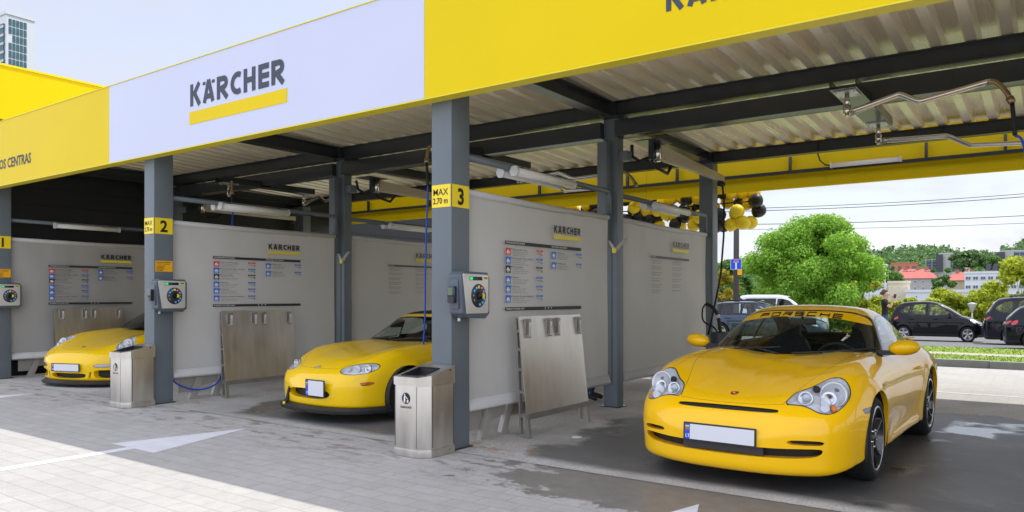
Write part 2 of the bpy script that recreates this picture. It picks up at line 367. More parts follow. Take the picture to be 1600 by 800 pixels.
PAV = ground_mat('block_paving', (.44, .425, .395, 1), 'paver'); BAY = ground_mat('bay_concrete', (.48, .47, .44, 1), 'bay')
GRASSM = ground_mat('grass_ground', (.17, .28, .03, 1), 'grass'); ROADM = ground_mat('asphalt', (.17, .17, .168, 1), 'road'); SAND = ground_mat('sandy_path', (.42, .38, .30, 1), 'road')
LINE = mat('road_paint_white', (.74, .74, .76), .6, var=.09, vscale=6, bump=.1, bscale=90)
def GZ(y, x=0):
    "height of the land: level round the wash, then falling away to the valley"
    y = y-.35*max(0, x)*0
    if y < 17.2: return 0.
    if y < 46: return -.024*(y-17.2)
    return max(-11., -.69-.11*(y-46))
def sheet(name, x0, x1, ys, dz, m, nx=2, kind='structure', slope=0.):
    b = MB(); vs = []
    for y in ys:
        for i in range(nx):
            x = x0+(x1-x0)*i/(nx-1); vs.append((x, y+slope*(x+1), GZ(y)+dz))
    b.add(vs, [(j*nx+i, j*nx+i+1, (j+1)*nx+i+1, (j+1)*nx+i) for j in range(len(ys)-1) for i in range(nx-1)])
    return tag(b.build(name, m), kind=kind)
sheet('ground', -1500, 1500, [-200, 5, 17.2, 46, 80, 140, 300, 2500], -.03, mat('valley_ground', (.06, .085, .03), .9, var=.3, vscale=.02), 6)
pv = sheet('pavement', -60, 60, [-30, 17.2], 0, PAV)
sheet('bay_floor', -14.78, 10.6, [5.22, 11.75], .004, BAY)
GY = 17.75; SLP = -.06
b = MB()
for x in np.arange(-60, 60, 1.0):
    b.box(x+.004, x+.996, GY-.14+SLP*(x+1), GY+.01+SLP*(x+1), -.03, .115)
tag(b.build('kerb', mat('kerb_concrete', (.33, .325, .31), .8, var=.12, vscale=5)), kind='structure')
sheet('verge', -60, 60, [GY, 21.0], .08, GRASSM, slope=SLP); sheet('path', -60, 60, [21.0, 22.2], .085, SAND, slope=SLP); sheet('verge', -60, 60, [22.2, 26.4], .08, GRASSM, slope=SLP)
sheet('road', -90, 90, [26.4, 46], .02, ROADM, slope=SLP)
# grass blades on the two verges
rng = random.Random(3); b = MB()
for k in range(14000):
    x = rng.uniform(-13, 8); y = rng.choice((rng.uniform(17.85, 20.9), rng.uniform(22.3, 26.3)))
    if -.582*x+.813*y < 5 or x > y*.62: continue
    y2 = y+SLP*(x+1); z = GZ(y)+.08; a = rng.uniform(0, PI); h = rng.uniform(.02, .055); w = .014
    b.add([(x-w*math.cos(a), y2-w*math.sin(a), z), (x+w*math.cos(a), y2+w*math.sin(a), z), (x+rng.uniform(-.04, .04), y2+rng.uniform(-.04, .04), z+h)], [(0, 1, 2)], rng.choice((0, 0, 1)))
tag(b.build('grass', [mat('grass_a', (.19, .34, .03), .7), mat('grass_b', (.30, .40, .06), .7)]), 'short bright green grass on the strips beyond the kerb', 'grass', kind='stuff')
# arrows painted on the paving, one before each bay
for k, cx in enumerate((-1.9, -6.9, -11.9)):
    b = MB(); z = .002
    b.add([(cx-.37, 3.61, z), (cx+.38, 3.61, z), (cx-.03, 4.86, z)], [(0, 1, 2)]); b.add([(cx-.07, .8, z), (cx+.06, .8, z), (cx+.06, 3.608, z), (cx-.07, 3.608, z)], [(0, 1, 2, 3)])
    tag(b.build('painted_arrow', LINE), ('white arrow painted before bay 3 at the bottom edge of the photo', 'white arrow on the paving whose head lies half in sun, before the convertible', 'white arrow tip on the paving at the left edge before the bay by post 1')[k], 'arrow', 'arrows painted on the paving')
b = MB(); z = .016
b.add([(1.2, 13.6, z), (4.2, 13.6, z), (4.2, 13.72, z), (1.2, 13.72, z)], [(0, 1, 2, 3)]); b.add([(-30, 12.55, .004), (12, 12.55, .004), (12, 12.62, .004), (-30, 12.62, .004)], [(0, 1, 2, 3)])
tag(b.build('road_marking', LINE), kind='structure')
b = MB()
for x in (-9, -3.5, 2, 7.5): b.add([(x, 33.9+SLP*x, GZ(33.9)+.03), (x+2, 33.9+SLP*(x+2), GZ(33.9)+.03), (x+2, 34.05+SLP*(x+2), GZ(34.05)+.03), (x, 34.05+SLP*x, GZ(34.05)+.03)], [(0, 1, 2, 3)])
tag(b.build('lane_marking', LINE), kind='structure')
# ------------------------------------------------------------------ wash canopy
CX = [-14.4, -9.4, -4.4, .6, 5.6, 10.6]
canopy = thing('wash_canopy', 'open car wash canopy with yellow and white fascia over the bays', 'canopy', (-4.4, 5.2, 0))
YF, ZB, ZT = 5.08, 3.185, 4.215
def roofz(y): return 3.83-.0364*(y-8.4)
XL, XR = -19.6, 10.9
segs = [(XL, -10.286, YEL), (-10.286, -4.612, WHT), (-4.612, 5.1, YEL), (5.1, XR, WHT)]
for x0, x1, m in segs:
    b = MB(); b.box(x0+.0015, x1-.0015, YF, YF+.05, ZB, ZT)
    fp = b.build('fascia_panel', m, canopy, label='pale lavender white fascia panel' if m is WHT else 'yellow fascia panel')
    # lettering as sub-parts
    lb = MB(); Mf = lambda x, z: plane_M((x, YF-.003, z), (1, 0, 0), (0, 0, 1))
    if x0 == -10.286:
        heavy_word(lb, 'KÄRCHER', .262, 1.79, Mf(-8.372, 3.66), 0); lb.box(-8.372, -6.55, YF-.004, YF-.0005, 3.445, 3.595, 1)
        lb.build('lettering', [INK, YEL], fp)
    elif x0 == -4.612:
        heavy_word(lb, 'KÄRCHER', .17, 1.10, Mf(-2.275, 3.455), 0); lb.build('lettering', [INK], fp)
    elif x0 == XL:
        text_mb(lb, 'SAVITARNOS PLOVIMOS CENTRAS', .215, Mf(-12.655, 3.445), 0, .026, 'RIGHT', .92); lb.build('lettering', [INK], fp)
b = MB(); b.box(XL, XR, YF-.012, YF+.125, ZB-.012, ZB-.0005); b.box(XL, XR, YF-.008, YF+.07, ZT+.0005, ZT+.010)
b.build('fascia_trim', YLIP, canopy)
b = MB(); b.box(XL, XL+.05, YF+.06, 13.0, ZB, ZT); b.box(XR-.05, XR, YF+.06, 13.0, ZB, ZT); b.build('side_fascia', YEL, canopy)
YR = 13.0
x = XL
while x < XR-.01:
    x1 = min(XR, x+3.2) if x > XL else -12.6
    x1 = min(x1, XR)
    b = MB(); b.box(x+.002, x1-.002, YR, YR+.05, 3.21, ZT+.02); b.box(x+.002, x1-.002, YR-.04, YR, 3.21, 3.23)
    b.build('rear_fascia_panel', YEL, canopy); x = x1
# corrugated roof sheet (trapezoid ribs running front to back)
prof = []; x = XL+.08; p = .29; hh = .085
while x < XR-.35:
    prof += [(x, 0), (x+.095, 0), (x+.125, hh), (x+.26, hh)]; x += p
b = MB(); ys = np.linspace(YF+.14, 11.95, 9); n = len(prof)
vs = [(q[0], y, roofz(y)+q[1]) for y in ys for q in prof]+[(q[0], y, roofz(y)+q[1]+.004) for y in ys for q in prof]
nn_ = n*len(ys)
for o_ in (0, nn_): b.f += [(o_+j*n+i, o_+j*n+i+1, o_+(j+1)*n+i+1, o_+(j+1)*n+i) for j in range(len(ys)-1) for i in range(n-1)]
b.v = vs; b.m = [0]*len(b.f); b.sm = [False]*len(b.f)
b.build('roof_sheet', SHEET, canopy)
b = MB(); b.box(XL+.1, XR-.1, 11.9, 13.0, ZT-.02, ZT-.01); b.build('rear_flashing', YLIP, canopy)
def ibeam(mb, x0, x1, yc, z0, z1, fl=.14, mi=0, tw=.012, axis='x'):
    def bx(a0, a1, c0, c1, e0, e1):
        if axis == 'x': mb.box(a0, a1, c0, c1, e0, e1, mi)
        else: mb.box(c0, c1, a0, a1, e0, e1, mi)
    bx(x0, x1, yc-fl/2, yc+fl/2, z0, z0+.012); bx(x0, x1, yc-fl/2, yc+fl/2, z1-.012, z1); bx(x0, x1, yc-tw/2, yc+tw/2, z0+.012, z1-.012)
for i in range(-1, len(CX)-1):
    x0 = CX[i]-.02 if i >= 0 else XL+.1; x1 = CX[i+1]-.2
    for yc, z0, z1, fl, nm in ((5.36, 3.66, roofz(5.4)-.004, .14, 'front_beam'), (8.42, 3.635, roofz(8.49)-.004, .15, 'cross_beam'), (11.72, 3.53, roofz(11.8)-.004, .15, 'cross_beam')):
        b = MB(); ibeam(b, x0, x1, yc, z0, z1, fl)
        if yc > 11:
            for k in (1/3, 2/3): b.box(x0+(x1-x0)*k-.006, x0+(x1-x0)*k+.006, yc-.073, yc+.073, z0+.013, z1-.013)
        b.build(nm, DSTEEL, canopy)
    if i >= 0:
        b = MB(); b.box(x0+.01, x1-.01, 8.345, 8.565, 3.382, 3.585); b.build('equipment_beam', DSTEEL, canopy, bevel=.004)
        # hanging channel for the two swing arms
        xc = CX[i]+2.8
        b = MB(); b.box(xc-.11, xc+.11, 7.58, 9.55, 3.356, 3.364); b.box(xc-.12, xc-.11, 7.58, 8.34, 3.356, 3.45); b.box(xc+.11, xc+.12, 7.58, 8.34, 3.356, 3.45)
        b.box(xc-.12, xc-.11, 8.55, 9.55, 3.356, 3.45); b.box(xc+.11, xc+.12, 8.55, 9.55, 3.356, 3.45); b.build('arm_channel', DSTEEL, canopy)
for i, cx in enumerate(CX):
    b = MB(); b.box(cx-.245, cx-.005, 5.215, 5.475, 0, roofz(5.3)-.003); b.build('front_post', STEEL, canopy, bevel=.012, label='grey steel front post')
    b = MB(); b.box(cx-.215, cx-.02, 8.44, 8.60, 0, 3.634); b.box(cx-.23, cx-.10, 8.30, 8.425, 2.1, 3.33); b.box(cx-.26, cx-.19, 8.36, 8.44, 3.2, 3.33); b.box(cx-.02, cx+.10, 8.47, 8.6, 3.10, 3.22)
    b.tube([(cx-.10, 8.432, 3.33), (cx-.10, 8.432, 0.3)], .008, 6)
    b.build('middle_post', STEEL, canopy, bevel=.004)
    b = MB(); b.box(cx-.215, cx+.01, 11.62, 11.84, 0, 3.526); b.build('rear_post', STEEL, canopy, bevel=.006)
    b = MB(); ibeam(b, 5.48, 8.34, cx-.12, 3.637, roofz(8.4)-.006, .17, axis='y'); ibeam(b, 8.61, 11.64, cx-.12, 3.56, roofz(11.7)-.006, .17, axis='y'); b.box(cx-.215, cx-.005, 8.342, 8.606, 3.64, roofz(8.6)-.006); b.box(cx-.215, cx-.005, 11.642, 11.80, 3.53, roofz(11.8)-.006); b.build('rafter', DSTEEL, canopy)
    b = MB(); b.box(cx-.275, cx+.02, 5.19, 5.5, .003, .014); b.build('base_plate', DSTEEL, canopy); b = MB(); b.box(cx-.24, cx+.01, 8.41, 8.63, .005, .016); b.build('base_plate', DSTEEL, canopy)
b = MB(); b.box(XL+.1, XR-.1, 12.86, 12.94, 3.44, 3.49)
for cx in CX:
    for dx in (-1.14, .86, 2.86): b.box(cx+dx-.02, cx+dx+.02, 12.87, 12.93, 3.49, 3.72)
b.build('rear_rail', DSTEEL, canopy)
# ------------------------------------------------------------------ building beside the bays
hall = thing('wash_hall', 'dark clad building with tall sunlit yellow parapet beside the canopy', 'building', (-22, 12, 0))
DW = mat('black_cladding', (.012, .013, .015), .45, var=.2, vscale=2)
b = MB(); b.box(-34, -14.86, 5.3, 24, 0, 4.47)
for z in np.arange(.35, 3.9, .3): b.box(-14.859, -14.845, 5.31, 23.9, z, z+.285)
b.build('wall', DW, hall)
b = MB(); b.box(-34.1, -14.80, 5.24, 24.1, 4.475, 5.40); b.build('parapet', YEL, hall); b = MB(); b.box(-34.15, -14.78, 5.22, 24.15, 5.402, 5.44); b.build('coping', YLIP, hall)
# ------------------------------------------------------------------ divider screens
def screen(cx, y0, y1, board, label, flip=False):
    t = thing('divider_screen', label, 'screen', (cx-.02, (y0+y1)/2, 0), 0, 'divider screens between the wash bays')
    X = cx-.055
    b = MB(); NY, NZ = 40, 24; vs = []
    for j in range(NZ+1):
        for i in range(NY+1):
            y = y0+(y1-y0)*i/NY; z = .42+(2.36-.42)*j/NZ
            wv = .006*math.sin(i*.8+j*.25)+.008*math.sin(j*.5+cx)*math.sin(i*.21+1)+.004*math.sin(i*1.9+j*.1)*(j/NZ)**3
            sag = -.012*math.sin(PI*i/NY)*(j/NZ)
            vs.append((X-.012+wv, y, z+sag))
    fs = [(j*(NY+1)+i, j*(NY+1)+i+1, (j+1)*(NY+1)+i+1, (j+1)*(NY+1)+i) for j in range(NZ) for i in range(NY)]
    n_ = len(vs); b.add(vs, fs, 0, True)
    sh = b.build('sheet', PVC, t)
    b = MB()
    b.prism([(X-.03, .30), (X+.035, .325), (X+.04, .345), (X+.004, .425), (X-.012, .43), (X-.03, .36)], y0, y1, 'y', smooth=True); b.build('hem', PVCL, t)
    b = MB()
    b.tube([(X-.02, y0-.01, 2.375), (X-.02, (y0+y1)/2, 2.362), (X-.02, y1+.01, 2.375)], .036, 14); b.build('roller', PVCL, t)
    b = MB(); b.tube([(X-.02, y0-.03, 2.375), (X-.02, y0+.004, 2.375)], .02, 8); b.tube([(X-.02, y1-.004, 2.375), (X-.02, y1+.04, 2.375)], .02, 8); b.tube([(X, y1, .36), (X, y1+.07, .36)], .012, 8); b.tube([(X, y0, .36), (X, y0-.03, .36)], .012, 8); b.build('fixing', BLK, t)
    # printing, facing +x: reading direction runs to +y
    pb = MB(); XP = X+.024
    Mp = lambda y, z, k=0: plane_M((XP+k*.0006, y, z), (0, 1, 0), (0, 0, 1))
    def rect(ya, yb, za, zb, mi, k=0): pb.add([(XP+k*.0006, ya, za), (XP+k*.0006, yb, za), (XP+k*.0006, yb, zb), (XP+k*.0006, ya, zb)], [(0, 1, 2, 3)], mi)
    if board:
        Y0 = y0+.58
        heavy_word(pb, 'KÄRCHER', .082, .575, Mp(Y0+.905, 2.098), 0, .29); rect(Y0+.905, Y0+1.485, 2.032, 2.078, 4)
        rect(Y0, Y0+1.495, 1.922, 1.958, 0); rect(Y0, Y0+1.495, 1.254, 1.290, 0)
        text_mb(pb, 'PAGRINDINĖS PROGRAMOS', .026, Mp(Y0+.02, 1.932, 1), 5, .01); text_mb(pb, 'PAPILDOMOS PROGRAMOS', .026, Mp(Y0+.86, 1.932, 1), 5, .01)
        text_mb(pb, 'PASIRINKTI PLOVIMO VIETĄ', .026, Mp(Y0+.02, 1.264, 1), 5, .01)
        for q in range(3): pb.add([(XP+.0006, Y0+.72+q*.06, 1.280), (XP+.0006, Y0+.735+q*.06, 1.264), (XP+.0006, Y0+.75+q*.06, 1.280)], [(0, 1, 2)], 5)
        items = [(0, 1.812, 2, 'Stiprus purvinimo putos'), (0, 1.722, 3, 'Plovimas aukštu slėgiu su šampūnu'), (0, 1.634, 0, 'Plovimas šepečiu'), (0, 1.528, 3, 'Skalavimas'), (0, 1.435, 3, 'Vaškavimas'), (0, 1.335, 3, 'Osmosinis džiovinimas blizginimas'), (.85, 1.812, 3, 'Valiklis ratams'), (.85, 1.698, 3, 'Vabzdžių valiklis')]
        for q, (dy, z, mi, tx) in enumerate(items):
            a = Y0+dy+.01; rect(a, a+.088, z, z+.076, mi); 
            # little car pictogram in white
            pb.add([(XP+.0006, a+u_, z+w_) for u_, w_ in ((.015, .022), (.073, .022), (.073, .038), (.060, .042), (.052, .056), (.030, .056), (.022, .042), (.015, .038))], [tuple(range(8))], 5)
            rect(a+.02, a+.066, z+.008, z+.014, 5, 1); rect(a+.096, a+.110, z+.058, z+.074, mi)
            text_mb(pb, tx, .027, Mp(a+.118, z+.056, 1), 1, .012)
            for r_ in range(3): text_mb(pb, ['Prieš plovimą nuplaukite automobilį vandeniu', 'Tolygiai paskirstykite putas ant paviršiaus', 'Purkštuką laikykite 30 cm atstumu'][(r_+q) % 3][:38 if dy else 44], .0155, Mp(a+.118, z+.036-r_*.019, 1), 6, 0)
            g = a+(.55 if dy == 0 else .52); rect(g, g+.125, z+.058, z+.078, mi)
            text_mb(pb, 'PISTOLETAS', .014, Mp(g+.02, z+.063, 2), 5)
            rect(g+.01, g+.10, z+.036, z+.041, 6); rect(g+.10, g+.118, z+.018, z+.041, mi)
    else:
        Y0 = y1-2.06
        heavy_word(pb, 'KÄRCHER', .082, .60, Mp(Y0+.70, 2.108), 1); rect(Y0+.70, Y0+1.30, 2.042, 2.086, 4)
        rect(Y0, Y0+1.30, 1.925, 1.958, 1); text_mb(pb, 'TAISYKLĖS', .024, Mp(Y0+.02, 1.933, 1), 5, .01)
        ls = ['Prieš plovimą uždarykite visus automobilio langus', 'ir bagažinę. Draudžiama plauti variklį ir dugną', 'Saugokite vaikus nuo aukšto slėgio purkštuko', 'Purkštuko nenukreipkite į žmones ir gyvūnus', 'Plovykloje draudžiama rūkyti bei naudoti ugnį', 'Nepalikite daiktų be priežiūros plovimo vietoje']
        for c_, (dy, mxn) in enumerate(((0, 12), (.68, 11))):
            z = 1.885
            for r_ in range(mxn):
                text_mb(pb, ('• ' if r_ % 2 == 0 else '  ')+ls[(r_+c_) % 6][:40-(r_*7) % 13], .0215, Mp(Y0+dy, z), 1, .004); z -= .030 if r_ % 2 == 0 else .052
    pb.build('printed_board', [TXTG, TXTL, RED, BLU, PYEL, WPR, mat('print_fine', (.10, .10, .105), .6)], t)
    # stainless foot under the screen
    if board:
        b = MB(); Y = y0+.25
        for dy in (0.0, .33):
            b.prism([(Y+dy+.02, 0), (Y+dy+.12, 0), (Y+dy+.26, .335), (Y+dy+.16, .335)], X-.10, X-.045, 'x')
        b.box(X-.09, X-.05, Y+.03, Y+.50, 0.0, .035); b.prism([(Y-.10, .10), (Y+.14, .10), (Y+.24, .33), (Y-.10, .33)], X-.115, X-.105, 'x'); b.prism([(Y+.12, .30), (Y+.50, .30), (Y+.44, .20), (Y+.20, .17)], X-.085, X-.075, 'x')
        f = b.build('foot_bracket', mat('foot_grey', (.36, .34, .30), .5), t, bevel=.003)
    return t
LB = [('grey divider screen by post 1 with Kärcher programme board, behind the leftmost car', 'grey rear divider screen hidden behind post 2 in the leftmost bay'),
      ('grey divider screen beside post 2 with Kärcher programme board and red and blue icons', 'grey rear screen of rules behind the roof of the yellow convertible'),
      ('grey divider screen right of post 3 with the largest programme board', 'grey screen with a board of rules, left of the large yellow coupe'),
      ]
for i in range(3):
    screen(CX[i], 5.49, 8.27, True, LB[i][0])
    if i: screen(CX[i], 8.64, 11.52, False, LB[i][1])
# ------------------------------------------------------------------ signs, control boxes, bins, mat panels at each post
def sticker(o_name, i, cx):
    t = thing('bay_number_sign', ['yellow sticker with number 1 wrapped round the leftmost post', 'yellow sticker MAX 2.70 m and number 2 round the post left of centre', 'yellow sticker MAX 2.70 m and number 3 round the post at centre'][i], 'sign', (cx-.12, 5.2, 2.31), 0, 'bay number stickers on the posts')
    b = MB(); z0, z1 = 2.212, 2.418
    b.box(cx-.238, cx-.014, 5.2120, 5.2145, z0, z1); b.box(cx-.0045, cx-.002, 5.224, 5.466, z0, z1)
    b.build('sticker', SIGNY, t)
    b = MB()
    text_mb(b, 'MAX', .085, plane_M((cx-.225, 5.2105, 2.322), (1, 0, 0), (0, 0, 1)), 0, .010); text_mb(b, '2.70 m', .076, plane_M((cx-.225, 5.2105, 2.245), (1, 0, 0), (0, 0, 1)), 0, .022, xs=.86)
    text_mb(b, str(i+1), .205, plane_M((cx-.0005, 5.345, 2.242), (0, 1, 0), (0, 0, 1)), 0, .032, 'CENTER')
    b.build('lettering', BLK, t)
BOXG = mat('box_slate_plastic', (.085, .105, .13), .38, var=.04); PANELM = mat('box_panel', (.60, .59, .56), .28, metal=.25); DIAL = mat('dial_dark', (.03, .033, .04), .35)
def control_box(i, cx):
    t = thing('control_box', ['slate payment box on post 1 at the left edge', 'slate payment box with round programme dial on post 2', 'largest slate payment box with round programme dial, on post 3'][i], 'control box', (cx+.07, 5.36, 1.19), 0, 'payment boxes on the posts')
    b = MB()
    # housing: chamfered box, face plane x = cx+.165
    x0, x1, y0, y1 = cx+.001, cx+.155, 5.155, 5.575
    sec = [(y0+.02, 1.25), (y0+.09, 1.205), (y1-.06, 1.195), (y1, 1.24), (y1, 1.575), (y1-.03, 1.62), (y0+.05, 1.625), (y0, 1.59)]
    b.prism(sec, x0, x1, 'x'); b.build('housing', BOXG, t, bevel=.014, segs=3)
    b = MB(); b.prism([(y0+.075, 1.245), (y1-.045, 1.245), (y1-.030, 1.265), (y1-.030, 1.585), (y1-.045, 1.598), (y0+.03, 1.602), (y0+.02, 1.59)], x1-.002, x1+.008, 'x'); b.build('front_panel', PANELM, t, bevel=.003)
    b = MB(); b.box(x0+.03, x1-.03, y0-.006, y0+.012, 1.29, 1.55); b.build('side_bracket', BOXG, t, bevel=.004)
    b = MB(); b.box(x0+.035, x1-.045, y0-.05, y0-.006, 1.34, 1.49); b.build('card_reader', mat('reader_shell', (.012, .014, .03), .08, coat=.6), t, bevel=.008)
    b = MB(); b.box(x0+.045, x1-.06, y0-.052, y0-.0505, 1.41, 1.475); b.build('reader_screen', mat('reader_lcd', (.10, .16, .09) if i < 2 else (.01, .02, .10), .1), t)
    cy, cz, r = 5.395, 1.405, .108; xf = x1+.008
    b = MB(); b.lathe([(0, xf+.006), (r-.004, xf+.006), (r, xf)], (0, cy, cz), 'x', 40); 
    d = b.build('dial', DIAL, t)
    b = MB(); cols = [1, 1, 2, 3, 1, 0, 1, 1, 1, 0, 0]
    for k, a in enumerate((146, 118, 92, 62, 30, 5, -22, -50, -82, -150, 178)):
        ca, sa = math.cos(R(a)), math.sin(R(a)); yy = cy-ca*-.080; zz = cz+sa*.080
        Mx = Matrix.Translation((xf+.0065, cy+ca*.080, cz+sa*.080)) @ Matrix.Rotation(R(a-90), 4, 'X')
        if cols[k]: b.box(0, .002, -.0135, .0135, -.0135, .0135, cols[k], Mx)
        b.box(.0025, .003, -.008, .008, -.003, .003, 4, Mx)
    b.build('programme_button', [DIAL, mat('button_blue', (.02, .30, .68), .3), mat('button_yellow', (.85, .68, .02), .3), mat('button_red', (.75, .06, .05), .3), WPR], d)
    b = MB(); b.lathe([(.036, xf+.006), (.032, xf+.034), (0, xf+.036)], (0, cy, cz), 'x', 24); b.box(xf+.006, xf+.038, cy-.02, cy+.036, cz-.014, cz+.014, 0, None); k_ = b.build('knob', BLKG, d, bevel=.003)
    b = MB(); b.prism([(cy+.014, cz-.024), (cy+.04, cz-.014), (cy+.045, cz+.002), (cy+.036, cz+.020), (cy+.014, cz+.026)], xf+.030, xf+.041, 'x'); b.build('pointer', SIGNY, d)
    b = MB(); b.box(xf, xf+.002, cy-.13, cy+.055, 1.545, 1.578, 0); b.box(xf+.002, xf+.003, cy-.125, cy-.085, 1.549, 1.574, 1)
    text_mb(b, '8888', .028, plane_M((xf+.0035, cy-.075, 1.552), (0, 1, 0), (0, 0, 1)), 2, .01); b.build('display', [BLKG, mat('led_green', (.02, .5, .12), .4, emit=.6), TXTL], t)
    b = MB(); b.box(xf, xf+.0012, cy+.075, cy+.135, 1.551, 1.575, 0); b.box(xf+.0012, xf+.002, cy+.08, cy+.13, 1.563, 1.573, 1); b.build('maker_plate', [SIGNY, BLK], t)
    b = MB(); b.tube([(x0+.05, y0+.1, 1.205), (x0+.05, y0+.1, 1.175)], .014, 8); b.prism([(y1, 1.30), (y1+.05, 1.29), (y1, 1.40)], x0+.03, x0+.036, 'x'); b.build('cable_gland', WPLA, t)
def bin_(i, cx):
    x0, x1, y0, y1, ch = cx-.315, cx+.04, 4.81, 5.195, .085
    t = thing('litter_bin', ['', 'brushed steel litter bin with slanted top in front of post 2', 'larger brushed steel litter bin in front of post 3'][i], 'bin', ((x0+x1)/2, (y0+y1)/2, 0), 0, 'steel litter bins at the posts')
    fp = [(x0, y0), (x1-ch, y0), (x1, y0+ch), (x1, y1), (x0, y1)]
    def cyl(mb, grow, za, zb, slope, mi=0):
        cxm, cym = (x0+x1)/2, (y0+y1)/2; n = len(fp); lo = []; hi = []
        for (x, y) in fp:
            gx = x+(grow if x > cxm else -grow); gy = y+(grow if y > cym else -grow)
            lo.append((gx, gy, za)); hi.append((gx, gy, zb+(slope*(y-y0)/(y1-y0))))
        mb.add(lo+hi, [tuple(range(n))[::-1]]+[(k, (k+1) % n, n+(k+1) % n, n+k) for k in range(n)]+[tuple(range(n, 2*n))], mi)
    b = MB(); cyl(b, 0, .055, .655, 0); bd = b.build('body', STAIN, t, bevel=.004)
    b = MB(); cyl(b, .006, .003, .068, 0); b.build('plinth', STAIN, t, bevel=.003)
    b = MB()
    n = len(fp); g = .007
    zt = lambda y: .695+.085*max(0, min(1, (y-y0)/(y1-y0)))
    ox0, ox1, oy0, oy1 = x0+.05, x1-.07, y0+.03, y1-.12
    outer = [(x+(g if x > (x0+x1)/2 else -g), y+(g if y > (y0+y1)/2 else -g)) for x, y in fp]
    vs = [(x, y, .625) for x, y in outer]+[(x, y, zt(y)) for x, y in outer]
    op = [(ox0, oy0), (ox1-.06, oy0), (ox1, oy0+.05), (ox1, oy1), (ox0, oy1)]
    o_ = len(vs); vs += [(x, y, zt(y)) for x, y in op]+[(x+(.01 if x == ox0 else -.01), y+(.01 if y < oy1 else -.01), zt(y)-.09) for x, y in op]
    b.add(vs, [(k, (k+1) % n, n+(k+1) % n, n+k) for k in range(n)]+[(n+k, n+(k+1) % n, o_+(k+1) % n, o_+k) for k in range(n)])
    b.build('lid', STAIN, t)
    b = MB(); b.add(vs[o_:], [(k, (k+1) % n, n+(k+1) % n, n+k) for k in range(n)]+[tuple(range(n, 2*n))]); 
    rim = [(x, y, zt(y)+.004) for x, y in op]; b.tube(rim+[rim[0]], .007, 6); b.build('opening', BLK, t)
    b = MB()
    for (x, y, nx, ny) in ((x1-ch-.012, y0-.001, 0, 1), (x1+.001, y0+ch+.014, 1, 0), (x1-ch+.014, y0+.012, 1, 1), (x1-.012, y0+ch-.014, 1, 1), (x0+.006, y0-.001, 0, 1), (x1+.001, y1-.008, 1, 0)):
        for k in range(27):
            z = .09+k*.0205
            if nx and ny: continue
            if ny: b.box(x-.005, x+.005, y-.001, y+.002, z, z+.011)
            else: b.box(x-.002, x+.001, y-.005, y+.005, z, z+.011)
    b.build('perforation', BLK, t)
    # round litter pictogram and caption on the front
    b = MB(); c = (x0+.135, .51); yf = y0-.0012
    b.prism([(c[0]+.05*math.cos(R(a)), c[1]+.05*math.sin(R(a))) for a in range(0, 360, 12)], yf, yf+.001, 'y', 0)
    yf -= .0006
    def pl(pts): b.add([(c[0]+u_, yf, c[1]+w_) for u_, w_ in pts], [tuple(range(len(pts)))], 1)
    pl([(-.016+.008*math.cos(R(a)), .031+.008*math.sin(R(a))) for a in range(0, 360, 45)])
    pl([(-.026, .018), (-.006, .018), (.004, .000), (.016, -.004), (.016, .002), (-.006, .022)]); yf -= .0003
    pl([(-.026, .020), (-.007, .020), (-.008, -.010), (-.009, -.038), (-.016, -.038), (-.0165, -.012), (-.018, -.038), (-.026, -.038)])
    pl([(.010, -.014), (.030, -.014), (.027, -.038), (.013, -.038)]); pl([(.012, -.001), (.017, .003), (.026, -.008), (.021, -.011)])
    text_mb(b, 'ŠIUKŠLIŲ DĖŽĖ', .021, plane_M((c[0], y0-.0015, .425), (1, 0, 0), (0, 0, 1)), 0, .03, 'CENTER', .9)
    b.build('pictogram', [BLK, WPR], t)
    b = MB(); b.lathe([(.009, 0), (.009, .004), (0, .005)], (x1-.0+.007, y1-.06, .745), 'x', 10); b.lathe([(.006, 0), (0, .004)], (x1+.006, y1-.06, .04), 'x', 8); b.build('lock', DSTEEL, t)
